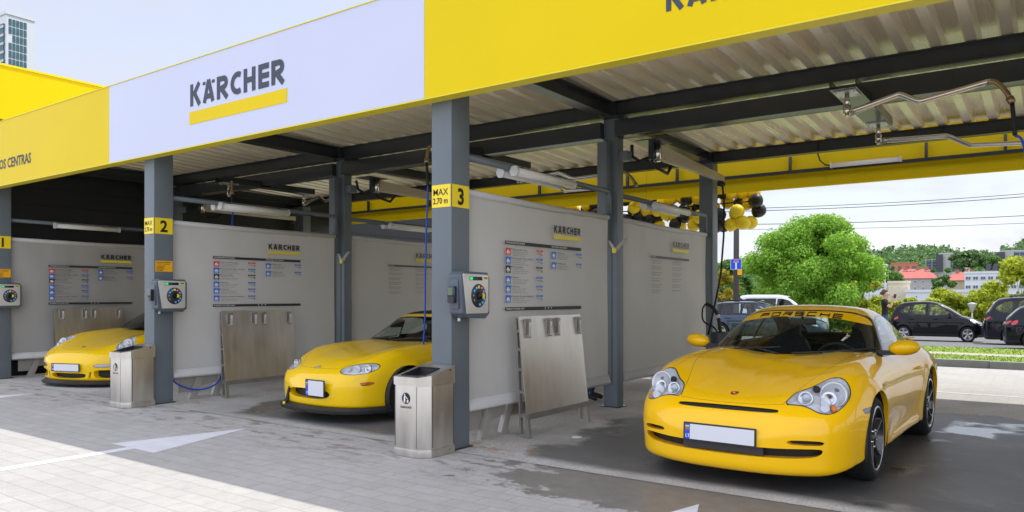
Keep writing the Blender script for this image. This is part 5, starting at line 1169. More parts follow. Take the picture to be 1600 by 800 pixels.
# ------------------------------------------------------------------ the yellow convertible in the second bay
def roadster():
    t = thing('convertible', 'yellow two-seat convertible with black soft top, bin and post 3 hiding its side', 'car', (-6.80, 5.52, 0), -R(1.7), 'yellow sports cars in the wash bays')
    P2 = paint('paint_yellow_bright', (.93, .59, .0), .3)
    xs = [0, .30, .50, .62, .74, .90]
    T = G2(xs, [0, .12, .28, .5, .8, 1.1, 1.4, 1.8, 2.5, 3.2, 3.7, 3.97], [
        [.46, .455, .45, .44, .42, .40], [.575, .572, .565, .555, .53, .48], [.650, .650, .648, .640, .60, .54], [.715, .715, .725, .728, .70, .60], [.770, .772, .790, .795, .765, .66],
        [.808, .810, .822, .820, .785, .70], [.832, .834, .838, .828, .79, .72], [.84, .84, .84, .83, .79, .72], [.85, .85, .85, .84, .80, .74], [.87, .87, .86, .85, .81, .74], [.82, .82, .81, .79, .74, .66], [.70, .70, .69, .67, .62, .55]])
    Wp = F1((0, .66), (.10, .735), (.25, .775), (.5, .81), (.80, .835), (1.4, .825), (2.3, .825), (3.05, .84), (3.6, .79), (3.97, .62)); sec = F1((.12, -.06), (.22, -.02), (.35, .0), (.5, .003), (.6, -.006), (.7, -.03), (.8, -.08), (.95, -.2))
    Nz = F1((.14, .05), (.20, .018), (.30, .004), (.40, .0), (.47, .010), (.53, .035), (.58, .085), (.65, .19), (.8, .4)); Nx = F1((0, 0), (.2, .012), (.4, .055), (.55, .12), (.66, .21), (.75, .35), (.82, .6))
    Rf = F1((1.3, 1.0), (1.9, 1.165), (2.2, 1.215), (2.5, 1.205), (2.8, 1.12), (3.1, .93), (3.3, .80))
    def fb(P):
        x = np.abs(P[:, 0]); y = P[:, 1]; z = P[:, 2]
        W = Wp(y)+sec(z)+.014*np.exp(-((np.hypot(y-.80, z-.29)-.335)/.05)**2)+.014*np.exp(-((np.hypot(y-3.06, z-.29)-.335)/.05)**2)
        g = smax(x-W, z-T(x, y), .14); g = smax(g, (Nz(z)+Nx(x)-y)*.8, .13); g = smax(g, y-(3.97-.25*(x/.8)**3-.1*((z-.5)/.3)**2), .1); return smax(g, .17-z, .04)
    def fg(P):
        x = np.abs(P[:, 0]); y = P[:, 1]; z = P[:, 2]
        g = smax((1.33+(z-.83)*1.72+.42*x*x-y)/2., z-(Rf(y)-.16*x*x), .04); g = smax(g, (x-(.665-(z-.83)*.50-.06*sstep(2.2, 3., y)))*.9, .07); return smax(g, .6-z, .02)
    lamp = [(.37, .578), (.40, .610), (.46, .635), (.55, .652), (.63, .658), (.69, .652), (.725, .622), (.722, .585), (.69, .555), (.62, .537), (.52, .535), (.43, .546)]
    def lin(o, s_):
        for nm, x, z, r, m in (('reflector', .64, .597, .046, LCH), ('reflector', .545, .592, .040, LSIL), ('indicator', .45, .585, .026, LSIL)):
            y = float(ysurf(fb, x, z)[0]); b = MB(); disc_at(b, (s_*x, y+.030, z), (s_*.15, -1, .15), [(r, -.02), (r, .004), (r*.8, .0), (r*.5, -.012), (r*.3, .004), (0, .006)], 20); b.build(nm, m, o, local=True)
    ws = [(-.2, .80), (.70, .80), (.675, .87), (.60, 1.0), (.535, 1.085), (.46, 1.118), (.3, 1.132), (-.2, 1.138)]
    FWS = front(ws, 2.1, -9, 1); head = front([(-.2, .80), (.73, .80), (.71, .87), (.64, 1.01), (.57, 1.11), (.48, 1.150), (.3, 1.165), (-.2, 1.172)], 2.05, -9, 1)
    regs = [dict(s='b', name='headlight', act='lens', f=front(lamp, .9, -9, 1), mat=LGREY, inner=lin, depth=.045, w=.006, trim='lamp_seal', tmat=BPLA),
        dict(s='b', name='intake', act='pocket', f=front([(-.2, .372), (.20, .370), (.33, .355), (.37, .315), (.31, .275), (.15, .262), (-.2, .260)], .5, -9, 1), mat=BLK, shift=(0, .09, 0), w=0),
        dict(s='b', name='side_marker', act='part', f=front([(.652, .455), (.742, .462), (.745, .425), (.66, .42)], .9, -9, 1), mat=mat('marker_orange', (.55, .09, .01), .2, coat=1.), mir='split', w=.004),
        dict(s='b', name='hood', act='part', f=top([(-.3, .155), (.2, .165), (.365, .20), (.40, .30), (.56, .46), (.62, .8), (.63, 1.15), (.62, 1.5), (-.3, 1.5)], .4, 1), mat=P2, w=.003),
        dict(s='b', name='door', act='part', f=side([(1.42, 1.), (1.42, .3), (1.5, .27), (2.35, .27), (2.48, .4), (2.52, 1.)], .5, 1), mat=P2, mir='split'),
        dict(s='b', name='seam', act='line', f=lambda V: np.maximum(np.abs(V[:, 2]-.562)-.002, np.maximum(.40-V[:, 1], np.maximum(V[:, 1]-.66, .6-V[:, 0])))),
        dict(s='g', name='windscreen', act='part', f=lambda V: FWS(V)+.018, mat=GLASS, w=0), dict(s='g', name='windscreen_seal', act='part', f=FWS, mat=BLKG, w=0), dict(s='g', name='windscreen_frame', act='part', f=head, mat=P2, w=0),
        dict(s='g', name='side_window', act='part', f=side([(1.62, .86), (1.95, 1.08), (2.1, 1.12), (2.5, 1.09), (2.62, .87)], .35, 1), mat=GLASS, mir='split', w=.01, trim='window_seal', tmat=BLKG),
        dict(s='g', name='soft_top', act='part', f=lambda V: V[:, 0]*0-1, mat=mat('canvas_black', (.012, .012, .013), .85), w=0)]
    carve(t, fb, fg, P2, regs, (.85, 3.2, .46), (1.95, 2.5, .88), [(.80, .29, .325, .46), (3.06, .29, .325, .46)], (70, 70, 90), (40, 40, 60), floor=(.35, 3.7, .6, .17))
    for s_ in (1, -1): wheel(t, s_*.822, .80, .298, .20, RBLK, 5, 'star', rr=.215); wheel(t, s_*.828, 3.06, .298, .20, RBLK, 5, 'star', rr=.215)
    plate(t, -.022, .385, .30, .165, dx=.19, square=True)
    lp = MB(); vs = []; n = 26
    for k in range(n+1):
        x = -.80+1.6*k/n; y = float(Nx(abs(x)))-.045; lo = .115; vs += [(x, y, lo), (x, y-.012, lo+.035), (x, y+.05, lo+.065), (x, y+.30, lo+.065), (x, y+.30, lo)]
    lp.add(vs, [(5*k+j, 5*(k+1)+j, 5*(k+1)+(j+1) % 5, 5*k+(j+1) % 5) for k in range(n) for j in range(5)]+[(0, 1, 2, 3, 4), tuple(5*n+j for j in range(5))[::-1]], 0, False); lp.build('front_lip', BPLA, t, local=True)
    b = MB(); b.prism([(-.36, .36), (-.33, .372), (-.375, .20), (-.435, .14), (-.45, .17), (-.41, .22)], .035, .055, 'y'); b.build('tow_strap', BLK, t, local=True); b = MB(); b.box(-.44, -.41, .02, .036, .155, .185); b.build('strap_tag', SIGNY, t, local=True)
    yb = float(ysurf(fb, 0, .592)[0]); b = MB(); M = Matrix.Translation((0, yb-.004, .592)) @ Matrix.Rotation(R(25), 4, 'X')
    ring = [(.036*math.cos(a), .029*math.sin(a), .004) for a in np.linspace(0, 2*PI, 21)]; b.tube([M @ Vector(p) for p in ring], .004, 6, caps=False); b.tube([M @ Vector(p) for p in ((-.028, .016, .004), (-.012, .012, .004), (0, -.008, .004), (.012, .012, .004), (.028, .016, .004))], .0035, 6); b.build('badge', LCH, t, local=True)
    mirror_pod(t, P2, (.80, 1.72, .88), .085, .07, .055, sides=(1,))
    interior(t, 1.50, .84, .60, 2.45, (-.34, .34), zt=1.02, yr=2.75); wipers(t, fg, ((.02, .55), (-.50, -.02)), .850, -.015)
    b = MB(); b.box(.02, .20, 1.86, 1.88, 1.04, 1.09); b.tube([(.12, 1.85, 1.12), (.12, 1.87, 1.08)], .01, 6); b.build('rear_view_mirror', CABIN, t, local=True, bevel=.005)
    return t
roadster()
# ------------------------------------------------------------------ the yellow race-look coupe in the far bay
def race_coupe():
    t = thing('sports_car', 'leftmost yellow coupe with black front splitter, partly behind a litter bin', 'car', (-12.29, 5.42, -.0), R(18.5), 'yellow sports cars in the wash bays')
    P2 = MATS['paint_yellow_bright']; fb0, fg0 = coupe_fields(); sh = np.array([0, 0, .035]); fb = lambda P: fb0(P+sh); fg = lambda P: fg0(P+sh)
    lamp = [(.655+.105*math.cos(a)-.035*math.sin(a), .690+.105*math.sin(a)) for a in np.linspace(0, 2*PI, 18, endpoint=False)]
    def lin(o, s_):
        y = float(ysurf(fb, .66, .69)[0])
        for nm, x, z, r, m, dy in (('reflector', .655, .685, .085, LSIL, .06), ('projector', .675, .70, .04, LCH, .03), ('reflector', .63, .655, .035, LCH, .02)):
            y = float(ysurf(fb, x, z)[0]); b = MB(); disc_at(b, (s_*x, y+dy, z), (s_*.12, -1, .3), [(r, -.02), (r, .006), (r*.85, .010), (r*.7, -.01), (0, -.014)], 22); b.build(nm, m, o, local=True)
    wsh = [(-.2, .76), (.77, .76), (.75, .85), (.68, .98), (.61, 1.10), (.54, 1.18), (.46, 1.215), (.2, 1.238), (-.2, 1.242)]; FW_ = front(wsh, 2.45, -9, 1); DL = side([(1.72, .89), (1.95, 1.01), (2.16, 1.115), (2.5, 1.187), (2.95, 1.15), (3.38, .98), (3.40, .92), (2.3, .895)], .35, 1)
    regs = [dict(s='b', name='headlight', act='lens', f=front(lamp, 1.2, -9, 0), mat=LGREY, inner=lin, depth=.05, w=.006, trim='lamp_seal', tmat=LSIL),
        dict(s='b', name='centre_intake', act='pocket', f=front([(-.2, .235), (.30, .232), (.345, .210), (.30, .155), (-.2, .145)], .6, -9, 1), mat=BLK, shift=(0, .08, 0), w=0),
        dict(s='b', name='side_intake', act='pocket', f=front([(.47, .285), (.70, .285), (.765, .25), (.74, .17), (.60, .150), (.455, .165), (.45, .25)], .8, -9, 1), mat=BLK, shift=(0, .09, 0), w=0, mir='split'),
        dict(s='b', name='brake_slit', act='pocket', f=front([(.385, .25), (.425, .26), (.400, .15), (.365, .145)], .6, -9, 0), mat=BLK, shift=(0, .06, 0), w=0, mir='split'),
        dict(s='b', name='running_light', act='part', f=front([(.44, .355), (.50, .385), (.72, .385), (.735, .345), (.60, .32), (.46, .325)], .8, -9, 1), mat=LCH, mir='split', w=.005),
        dict(s='b', name='hood', act='part', f=top([(-.3, .20), (.2, .212), (.36, .26), (.45, .40), (.52, .63), (.57, .86), (.60, 1.12), (.62, 1.7), (-.3, 1.7)], .45, 1), mat=P2, w=.003),
        dict(s='b', name='door', act='part', f=side([(1.66, 1.1), (1.66, .4), (1.78, .26), (2.62, .26), (2.83, .47), (2.90, 1.1)], .5, 1), mat=P2, mir='split'),
        dict(s='g', name='windscreen', act='part', f=lambda V: FW_(V)+.025, mat=GLASS, w=0), dict(s='g', name='windscreen_frame', act='part', f=FW_, mat=BLKG, w=0), dict(s='g', name='side_window', act='part', f=lambda V: DL(V)+.012, mat=GTINT, mir='split', w=0), dict(s='g', name='window_seal', act='part', f=DL, mat=BLKG, mir='split', w=0)]
    carve(t, fb, fg, P2, regs, (.95, 3.5, .45), (2.25, 3.0, .94), [(.98, .30, .362, .48), (3.33, .30, .372, .48)], (70, 70, 90), (40, 40, 60))
    for s_ in (1, -1): wheel(t, s_*.868, .98, .318, .225, RBLK, 5, 'star', rr=.245); wheel(t, s_*.900, 3.33, .322, .28, RBLK, 5, 'star', rr=.245)
    b = MB(); vs = []; n = 30
    nx = F1((0, 0), (.2, .010), (.4, .050), (.55, .115), (.68, .205), (.78, .33), (.88, .56))
    for k in range(n+1):
        x = -.86+1.72*k/n; y = float(nx(abs(x)))-.035; vs += [(x, y, .05), (x, y-.01, .075), (x, y+.06, .115), (x, y+.35, .115), (x, y+.35, .05)]
    b.add(vs, [(5*k+j, 5*(k+1)+j, 5*(k+1)+(j+1) % 5, 5*k+(j+1) % 5) for k in range(n) for j in range(5)]+[(0, 1, 2, 3, 4), tuple(5*n+j for j in range(5))[::-1]]); b.build('front_splitter', BPLA, t, local=True)
    plate(t, -.02, .325, .52, .110); mirror_pod(t, P2, (.90, 1.80, .93), .10, .085, .058, sides=(1,)); interior(t, 1.55, .87, .64, 2.55, zt=1.05, yr=3.4)
    yb = float(ysurf(fb, 0, .63)[0]); b = MB(); b.prism([(-.025, .03), (.025, .03), (.027, 0), (0, -.03), (-.027, 0)], 0, .004, 'z', 0, Matrix.Translation((0, yb, .632)) @ Matrix.Rotation(R(17), 4, 'X')); b.build('bonnet_crest', MATS['crest_gold'], t, local=True); t.scale = (1, 1, .95)
race_coupe()
# ------------------------------------------------------------------ cars beyond the grass
def plain_car(label, loc, yaw, pnt, L, W_, H, hood, roof, beltz, dlo, wheels, r, rim, tailz, nose_r=.18, rear_r=.14, gw=.12, style='wide', rails=False, spec=None, group='parked and passing cars beyond the grass', head=None, tint=None, cat='car', name='parked_car', ws_y=None):
    t = thing(name, label, cat, loc, yaw, group); Tc = F1(*hood); Rf = F1(*roof); hw = W_/2
    Wp = F1((0, hw-nose_r*.9), (.18, hw-.07), (.55, hw-.015), (1.2, hw), (L-1.2, hw), (L-.4, hw-.025), (L-.1, hw-.09), (L, hw-.17)); sec = F1((.15, -.07), (.3, -.02), (.5, 0), (.7, -.005), (beltz-.04, -.05), (beltz+.12, -.14))
    def fb(P):
        x = np.abs(P[:, 0]); y = P[:, 1]; z = P[:, 2]; W = Wp(y)+sec(z)
        for yw in wheels: W = W+.015*np.exp(-((np.hypot(y-yw, z-r)-(r+.055))/.05)**2)
        g = smax(x-W, z-(Tc(y)-.06*x*x), .12); g = smax(g, (nose_r*(x/hw)**3*1.2+.25*np.maximum(z-.55, 0)**2+.3*np.maximum(.35-z, 0)-y), .12); g = smax(g, y-(L-rear_r*(x/hw)**4-.2*np.maximum(.4-z, 0)), .09); return smax(g, .20-z, .05)
    zb = beltz
    def fg(P):
        x = np.abs(P[:, 0]); y = P[:, 1]; z = P[:, 2]
        q = np.gradient(Rf(np.linspace(0, L, 200)), L/199); sl = np.interp(y, np.linspace(0, L, 200), np.abs(q))
        g = (z-(Rf(y)-.09*x*x))/np.sqrt(1+np.minimum(sl, 3.)**2); g = smax(g, (x-(hw-gw-(z-zb)*.30-np.maximum(z-zb, 0)**2*.12))*.95, .09); g = smax(g, y-(L-.06-.5*np.maximum(z-zb-.1, 0)), .06) if spec != 'pickup' else g; return smax(g, zb-.3-z, .02)
    regs = []
    D = [side(p, .35, 0) for p in dlo]
    allD = lambda V: np.minimum.reduce([d(V) for d in D])
    fr = lambda V: np.maximum(allD(V)-.028, .35-V[:, 0])
    for k, d in enumerate(D): regs.append(dict(s='g', name='side_window', act='part', f=d, mat=(tint or [GLASS]*9)[k], mir='split', w=0))
    regs.append(dict(s='g', name='window_frame', act='part', f=fr, mat=BLKG, mir='split', w=0))
    if ws_y: regs.append(dict(s='g', name='windscreen', act='part', f=lambda V: np.maximum(np.maximum(ws_y[0]-V[:, 1], V[:, 1]-ws_y[1]-.12*0), np.maximum(zb+.02-V[:, 2], V[:, 0]-(hw-gw-.06-(V[:, 2]-zb)*.34))), mat=GLASS, w=.015, trim='windscreen_seal', tmat=BLKG))
    if spec != 'pickup': regs.append(dict(s='g', name='rear_window', act='part', f=lambda V: np.maximum(L-.55-V[:, 1] if spec != 'fast' else L-.95-V[:, 1], np.maximum(zb+.05-V[:, 2], np.maximum(V[:, 2]-(H-.16), V[:, 0]-(hw-gw-.12)))), mat=GTINT, w=.015, trim='rear_window_seal', tmat=BLKG))
    if head: regs.append(dict(s='b', name='headlight', act='part', f=side(head, .3, 1), mat=LCH, mir='split', w=.006))
    regs.append(dict(s='b', name='tail_light', act='part', f=side(tailz, .3, 1), mat=LRED, mir='split', w=.006))
    regs.append(dict(s='b', name='sill_trim', act='part', f=lambda V: np.maximum(V[:, 2]-.30, .3-V[:, 0]), mat=BPLA, w=0))
    dy = [wheels[0]+.48, (wheels[0]+wheels[1])/2+.12, wheels[1]-.18]
    for a_, b_ in zip(dy, dy[1:]): regs.append(dict(s='b', name='door', act='part', f=side([(a_+.01, .34), (b_-.01, .34), (b_-.01, 1.4), (a_+.01, 1.4)], .4, 0), mat=pnt, mir='split', w=.004))
    carve(t, fb, fg, pnt, regs, (.7, L-.7, .55), (L*.42, L*.62, zb+.05), [(wheels[0], r, r+.045, hw-.38), (wheels[1], r, r+.045, hw-.38)], (24, 50, 56), (24, 50, 44), floor=(.3, L-.3, hw-.25, .2))
    for yw in wheels:
        for s_ in (1, -1): wheel(t, s_*(hw-.012), yw, r, .20, rim, 5, style, rr=r*.68)
    b = MB(); ym = wheels[0]+.62
    for s_ in (1, -1):
        b = MB(); b.box(s_*(hw-.08), s_*(hw+.12), ym, ym+.10, zb+.01, zb+.13); b.build('mirror', BPLA, t, bevel=.025, local=True)
        for q in (dy[1]-.14, dy[2]-.12):
            b = MB(); b.box(s_*(hw-.03), s_*(hw+.012), q-.10, q+.08, zb-.14, zb-.115); b.build('door_handle', pnt, t, bevel=.006, local=True)
        if rails:
            b = MB(); ys_ = (L*.36, L*.80); xx = s_*(hw-gw-.20)
            b.tube(smooth_path([(xx, ys_[0], float(Rf(ys_[0]))-.03), (xx, ys_[0]+.15, float(Rf(ys_[0]+.15))+.035), (xx, (ys_[0]+ys_[1])/2, float(Rf((ys_[0]+ys_[1])/2))+.035), (xx, ys_[1]-.15, float(Rf(ys_[1]-.15))+.035), (xx, ys_[1], float(Rf(ys_[1]))-.03)], 3), .018, 6); b.build('roof_rail', BPLA, t, local=True)
    interior(t, wheels[0]+.62, zb, hw-.16, L*.52, (-.36, .36), zt=zb+.28, yr=L-.5)
    return t, fb, fg
HYAW = R(90)+R(4)
def spot(u, D, L, W_=1.8):
    "nose position of a car of length L whose near rear corner stands at bearing u, distance D"
    p = P(u, HOR, D); h = Vector((math.cos(HYAW-R(90)), math.sin(HYAW-R(90)))); n_ = Vector((-h.y, h.x)); q = Vector((p.x, p.y))+h*L+n_*W_/2; return (q.x, q.y, GZ(q.y)+.02)
NAVY = paint('paint_black_blue', (.006, .008, .016), .25, coat=.45); BLACKP = paint('paint_black', (.005, .005, .008), .25, coat=.4); SLATE = paint('paint_slate_blue', (.035, .055, .10), .28, flake=.3); WHP = paint('paint_white', (.72, .73, .74), .3)
yaris, _, _ = plain_car('small black hatchback with silver five-spoke wheels and a driver inside, beyond the grass', spot(1389, 30.6, 3.40, 1.7), HYAW, BLACKP, 3.78, 1.70, 1.53,
    [(0, .50), (.15, .70), (.45, .86), (.9, .98), (1.3, 1.02), (3.2, 1.03), (3.6, .98), (3.78, .80)], [(.0, .70), (.80, .93), (1.15, 1.12), (1.55, 1.34), (1.95, 1.49), (2.3, 1.53), (2.9, 1.515), (3.35, 1.45), (3.58, 1.25), (3.78, .95)], .98,
    [[(1.25, 1.0), (1.70, 1.30), (1.95, 1.40), (2.22, 1.41), (2.24, 1.0)], [(2.34, 1.0), (2.33, 1.41), (2.85, 1.40), (2.98, 1.05), (2.9, 1.0)], [(3.04, 1.06), (2.95, 1.36), (3.15, 1.34), (3.38, 1.10)]], (.74, 3.20), .295, RSIL, [(3.42, .98), (3.40, .84), (3.62, .80), (3.72, .98), (3.5, 1.08)], nose_r=.30, head=[(.16, .66), (.30, .62), (.52, .72), (.72, .88), (.50, .86), (.22, .76)], ws_y=(.85, 1.75))
bx5, _, _ = plain_car('tall black sport utility car cut by the right edge, behind the dark hatchback', spot(1537, 27.2, 4.15), HYAW, NAVY, 4.67, 1.88, 1.71,
    [(0, .6), (.15, .85), (.6, 1.02), (1.2, 1.10), (1.5, 1.13), (3.9, 1.13), (4.45, 1.08), (4.67, .9)], [(.0, .8), (1.1, 1.12), (1.5, 1.35), (1.95, 1.60), (2.4, 1.69), (3.2, 1.70), (4.0, 1.66), (4.25, 1.55), (4.45, 1.3), (4.67, 1.0)], 1.10,
    [[(1.6, 1.12), (2.05, 1.50), (2.35, 1.56), (2.65, 1.58), (2.7, 1.12)], [(2.82, 1.12), (2.80, 1.58), (3.45, 1.57), (3.52, 1.12)], [(3.66, 1.14), (3.60, 1.54), (4.05, 1.50), (4.25, 1.30), (4.22, 1.20), (4.05, 1.14)]], (.86, 3.68), .365, RBLK, [(4.36, .84), (4.38, 1.0), (4.52, 1.08), (4.66, 1.0), (4.66, .84)], rails=True, head=[(.1, .8), (.3, .78), (.5, .9), (.3, .92)], ws_y=(1.2, 2.0))
hb, _, _ = plain_car('dark hatchback with bright red tail lamp at the right edge, nearest beyond the grass', spot(1568, 23.2, 3.9), HYAW, NAVY, 4.24, 1.75, 1.43,
    [(0, .5), (.15, .72), (.6, .88), (1.2, .95), (1.6, .98), (3.6, 1.0), (4.0, .96), (4.24, .82)], [(.0, .7), (1.3, .98), (1.7, 1.16), (2.1, 1.36), (2.5, 1.43), (3.2, 1.40), (3.7, 1.32), (3.95, 1.15), (4.24, .85)], .96,
    [[(1.75, .98), (2.15, 1.25), (2.4, 1.33), (2.7, 1.34), (2.75, .98)], [(2.86, .98), (2.82, 1.34), (3.3, 1.31), (3.52, 1.05), (3.4, .98)]], (.76, 3.42), .31, RSIL, [(3.86, .76), (3.80, .92), (4.02, .98), (4.20, .90), (4.20, .74)], head=[(.1, .62), (.3, .6), (.5, .7), (.3, .74)], ws_y=(1.4, 2.2))
wag, _, _ = plain_car('slate blue estate car with roof rails behind the large yellow coupe', spot(1088, 28, 4.4), HYAW, SLATE, 4.75, 1.86, 1.47,
    [(0, .5), (.15, .72), (.6, .88), (1.2, .97), (1.6, 1.0), (4.1, 1.02), (4.5, .98), (4.75, .82)], [(.0, .7), (1.3, 1.0), (1.75, 1.2), (2.2, 1.40), (2.6, 1.465), (3.6, 1.45), (4.2, 1.37), (4.5, 1.16), (4.75, .85)], .98,
    [[(1.8, 1.0), (2.2, 1.26), (2.5, 1.36), (2.9, 1.37), (2.95, 1.0)], [(3.05, 1.0), (3.02, 1.37), (3.7, 1.35), (3.78, 1.0)], [(3.9, 1.01), (3.84, 1.33), (4.15, 1.28), (4.40, 1.08)]], (.9, 3.78), .335, RSIL, [(4.38, .78), (4.36, .94), (4.6, 1.0), (4.72, .92), (4.72, .76)], rails=True, tint=[GLASS, GLASS, GTINT], head=[(.1, .6), (.3, .6), (.5, .7), (.3, .72)], ws_y=(1.45, 2.3))
van, _, _ = plain_car('white van with a round black doodle on its side window, left of the big tree', spot(1143, 38, 4.4), HYAW, WHP, 4.6, 1.85, 1.90,
    [(0, .6), (.15, .85), (.6, 1.02), (1.0, 1.12), (1.4, 1.2), (4.2, 1.2), (4.45, 1.1), (4.6, .9)], [(.0, .9), (.9, 1.18), (1.2, 1.38), (1.6, 1.66), (2.0, 1.83), (2.5, 1.89), (3.6, 1.89), (4.2, 1.86), (4.42, 1.7), (4.6, 1.2)], 1.18,
    [[(1.35, 1.22), (1.75, 1.58), (2.1, 1.66), (2.3, 1.66), (2.32, 1.22)], [(2.44, 1.22), (2.42, 1.68), (3.3, 1.68), (3.32, 1.22)], [(3.44, 1.22), (3.43, 1.68), (4.1, 1.66), (4.2, 1.24)]], (.9, 3.6), .33, RSIL, [(4.38, .9), (4.36, 1.3), (4.5, 1.35), (4.58, .95)], tint=[GLASS, GTINT, GTINT], head=[(.1, .75), (.3, .74), (.5, .86), (.3, .9)], ws_y=(.95, 1.85), name='parked_van', cat='van', gw=.08)
b = MB(); rr_ = random.Random(4)
disc = [(.20*math.cos(a), .20*math.sin(a)) for a in np.linspace(0, 2*PI, 28, endpoint=False)]
Md = Matrix.Translation((-.855, 3.05, 1.44)) @ Matrix.Rotation(R(-9), 4, 'Y')
b.prism(disc, -.03, -.026, 'x', 0, Md)
for k in range(34):
    a = rr_.uniform(0, 2*PI); q = .18*math.sqrt(rr_.random()); b.box(-.033, -.031, q*math.cos(a)-.014, q*math.cos(a)+.014, q*math.sin(a)-.012, q*math.sin(a)+.012, 1, Md)
b.build('doodle_sticker', [WPR, BLK], van, local=True)
dk_, _, _ = plain_car('dark car whose roof edge shows left of the white van', spot(1116, 41, 4.2), HYAW, NAVY, 4.5, 1.8, 1.60,
    [(0, .5), (.15, .72), (.6, .9), (1.2, 1.0), (4.0, 1.05), (4.3, .98), (4.5, .82)], [(.0, .7), (1.1, 1.0), (1.6, 1.3), (2.1, 1.54), (2.5, 1.6), (3.5, 1.58), (4.1, 1.45), (4.5, .9)], 1.0,
    [[(1.6, 1.02), (2.05, 1.36), (2.5, 1.46), (2.7, 1.02)], [(2.82, 1.02), (2.8, 1.48), (3.5, 1.46), (3.8, 1.02)]], (.85, 3.5), .32, RSIL, [(4.15, .8), (4.15, .98), (4.4, 1.0), (4.45, .8)], ws_y=(1.25, 2.1))

for o_, sc_ in ((yaris, (1, .90, 1.05)), (bx5, (1, .89, 1.03)), (hb, (1, .92, 1.02)), (wag, (1, .93, 1)), (van, (1, .95, 1.05)), (dk_, (1, .93, 1))): o_.scale = sc_
# ------------------------------------------------------------------ people
SKIN = mat('skin', (.55, .32, .23), .5); HAIR = mat('hair_brown', (.10, .045, .02), .6); TEEB = mat('cloth_black', (.012, .012, .014), .85); JEANS = mat('cloth_jeans', (.03, .07, .17), .85); SHOE = mat('shoe_dark', (.02, .02, .022), .6); PALEC = mat('cloth_pale', (.45, .47, .50), .8)
def skin_mesh(verts, edges, radii, root=0, lv=2):
    me = bpy.data.meshes.new('sk'); me.from_pydata([tuple(v) for v in verts], edges, []); ob = bpy.data.objects.new('sk', me); COL.objects.link(ob)
    md = ob.modifiers.new('k', 'SKIN'); md.use_smooth_shade = True
    for i, r in enumerate(radii):
        s_ = me.skin_vertices[0].data[i]; s_.radius = (r, r) if not isinstance(r, tuple) else r; s_.use_root = (i == root)
    sb_ = ob.modifiers.new('s', 'SUBSURF'); sb_.levels = lv; sb_.render_levels = lv
    dg = bpy.context.evaluated_depsgraph_get(); m2 = bpy.data.meshes.new_from_object(ob.evaluated_get(dg)); bpy.data.objects.remove(ob)
    for p in m2.polygons: p.use_smooth = True
    return m2
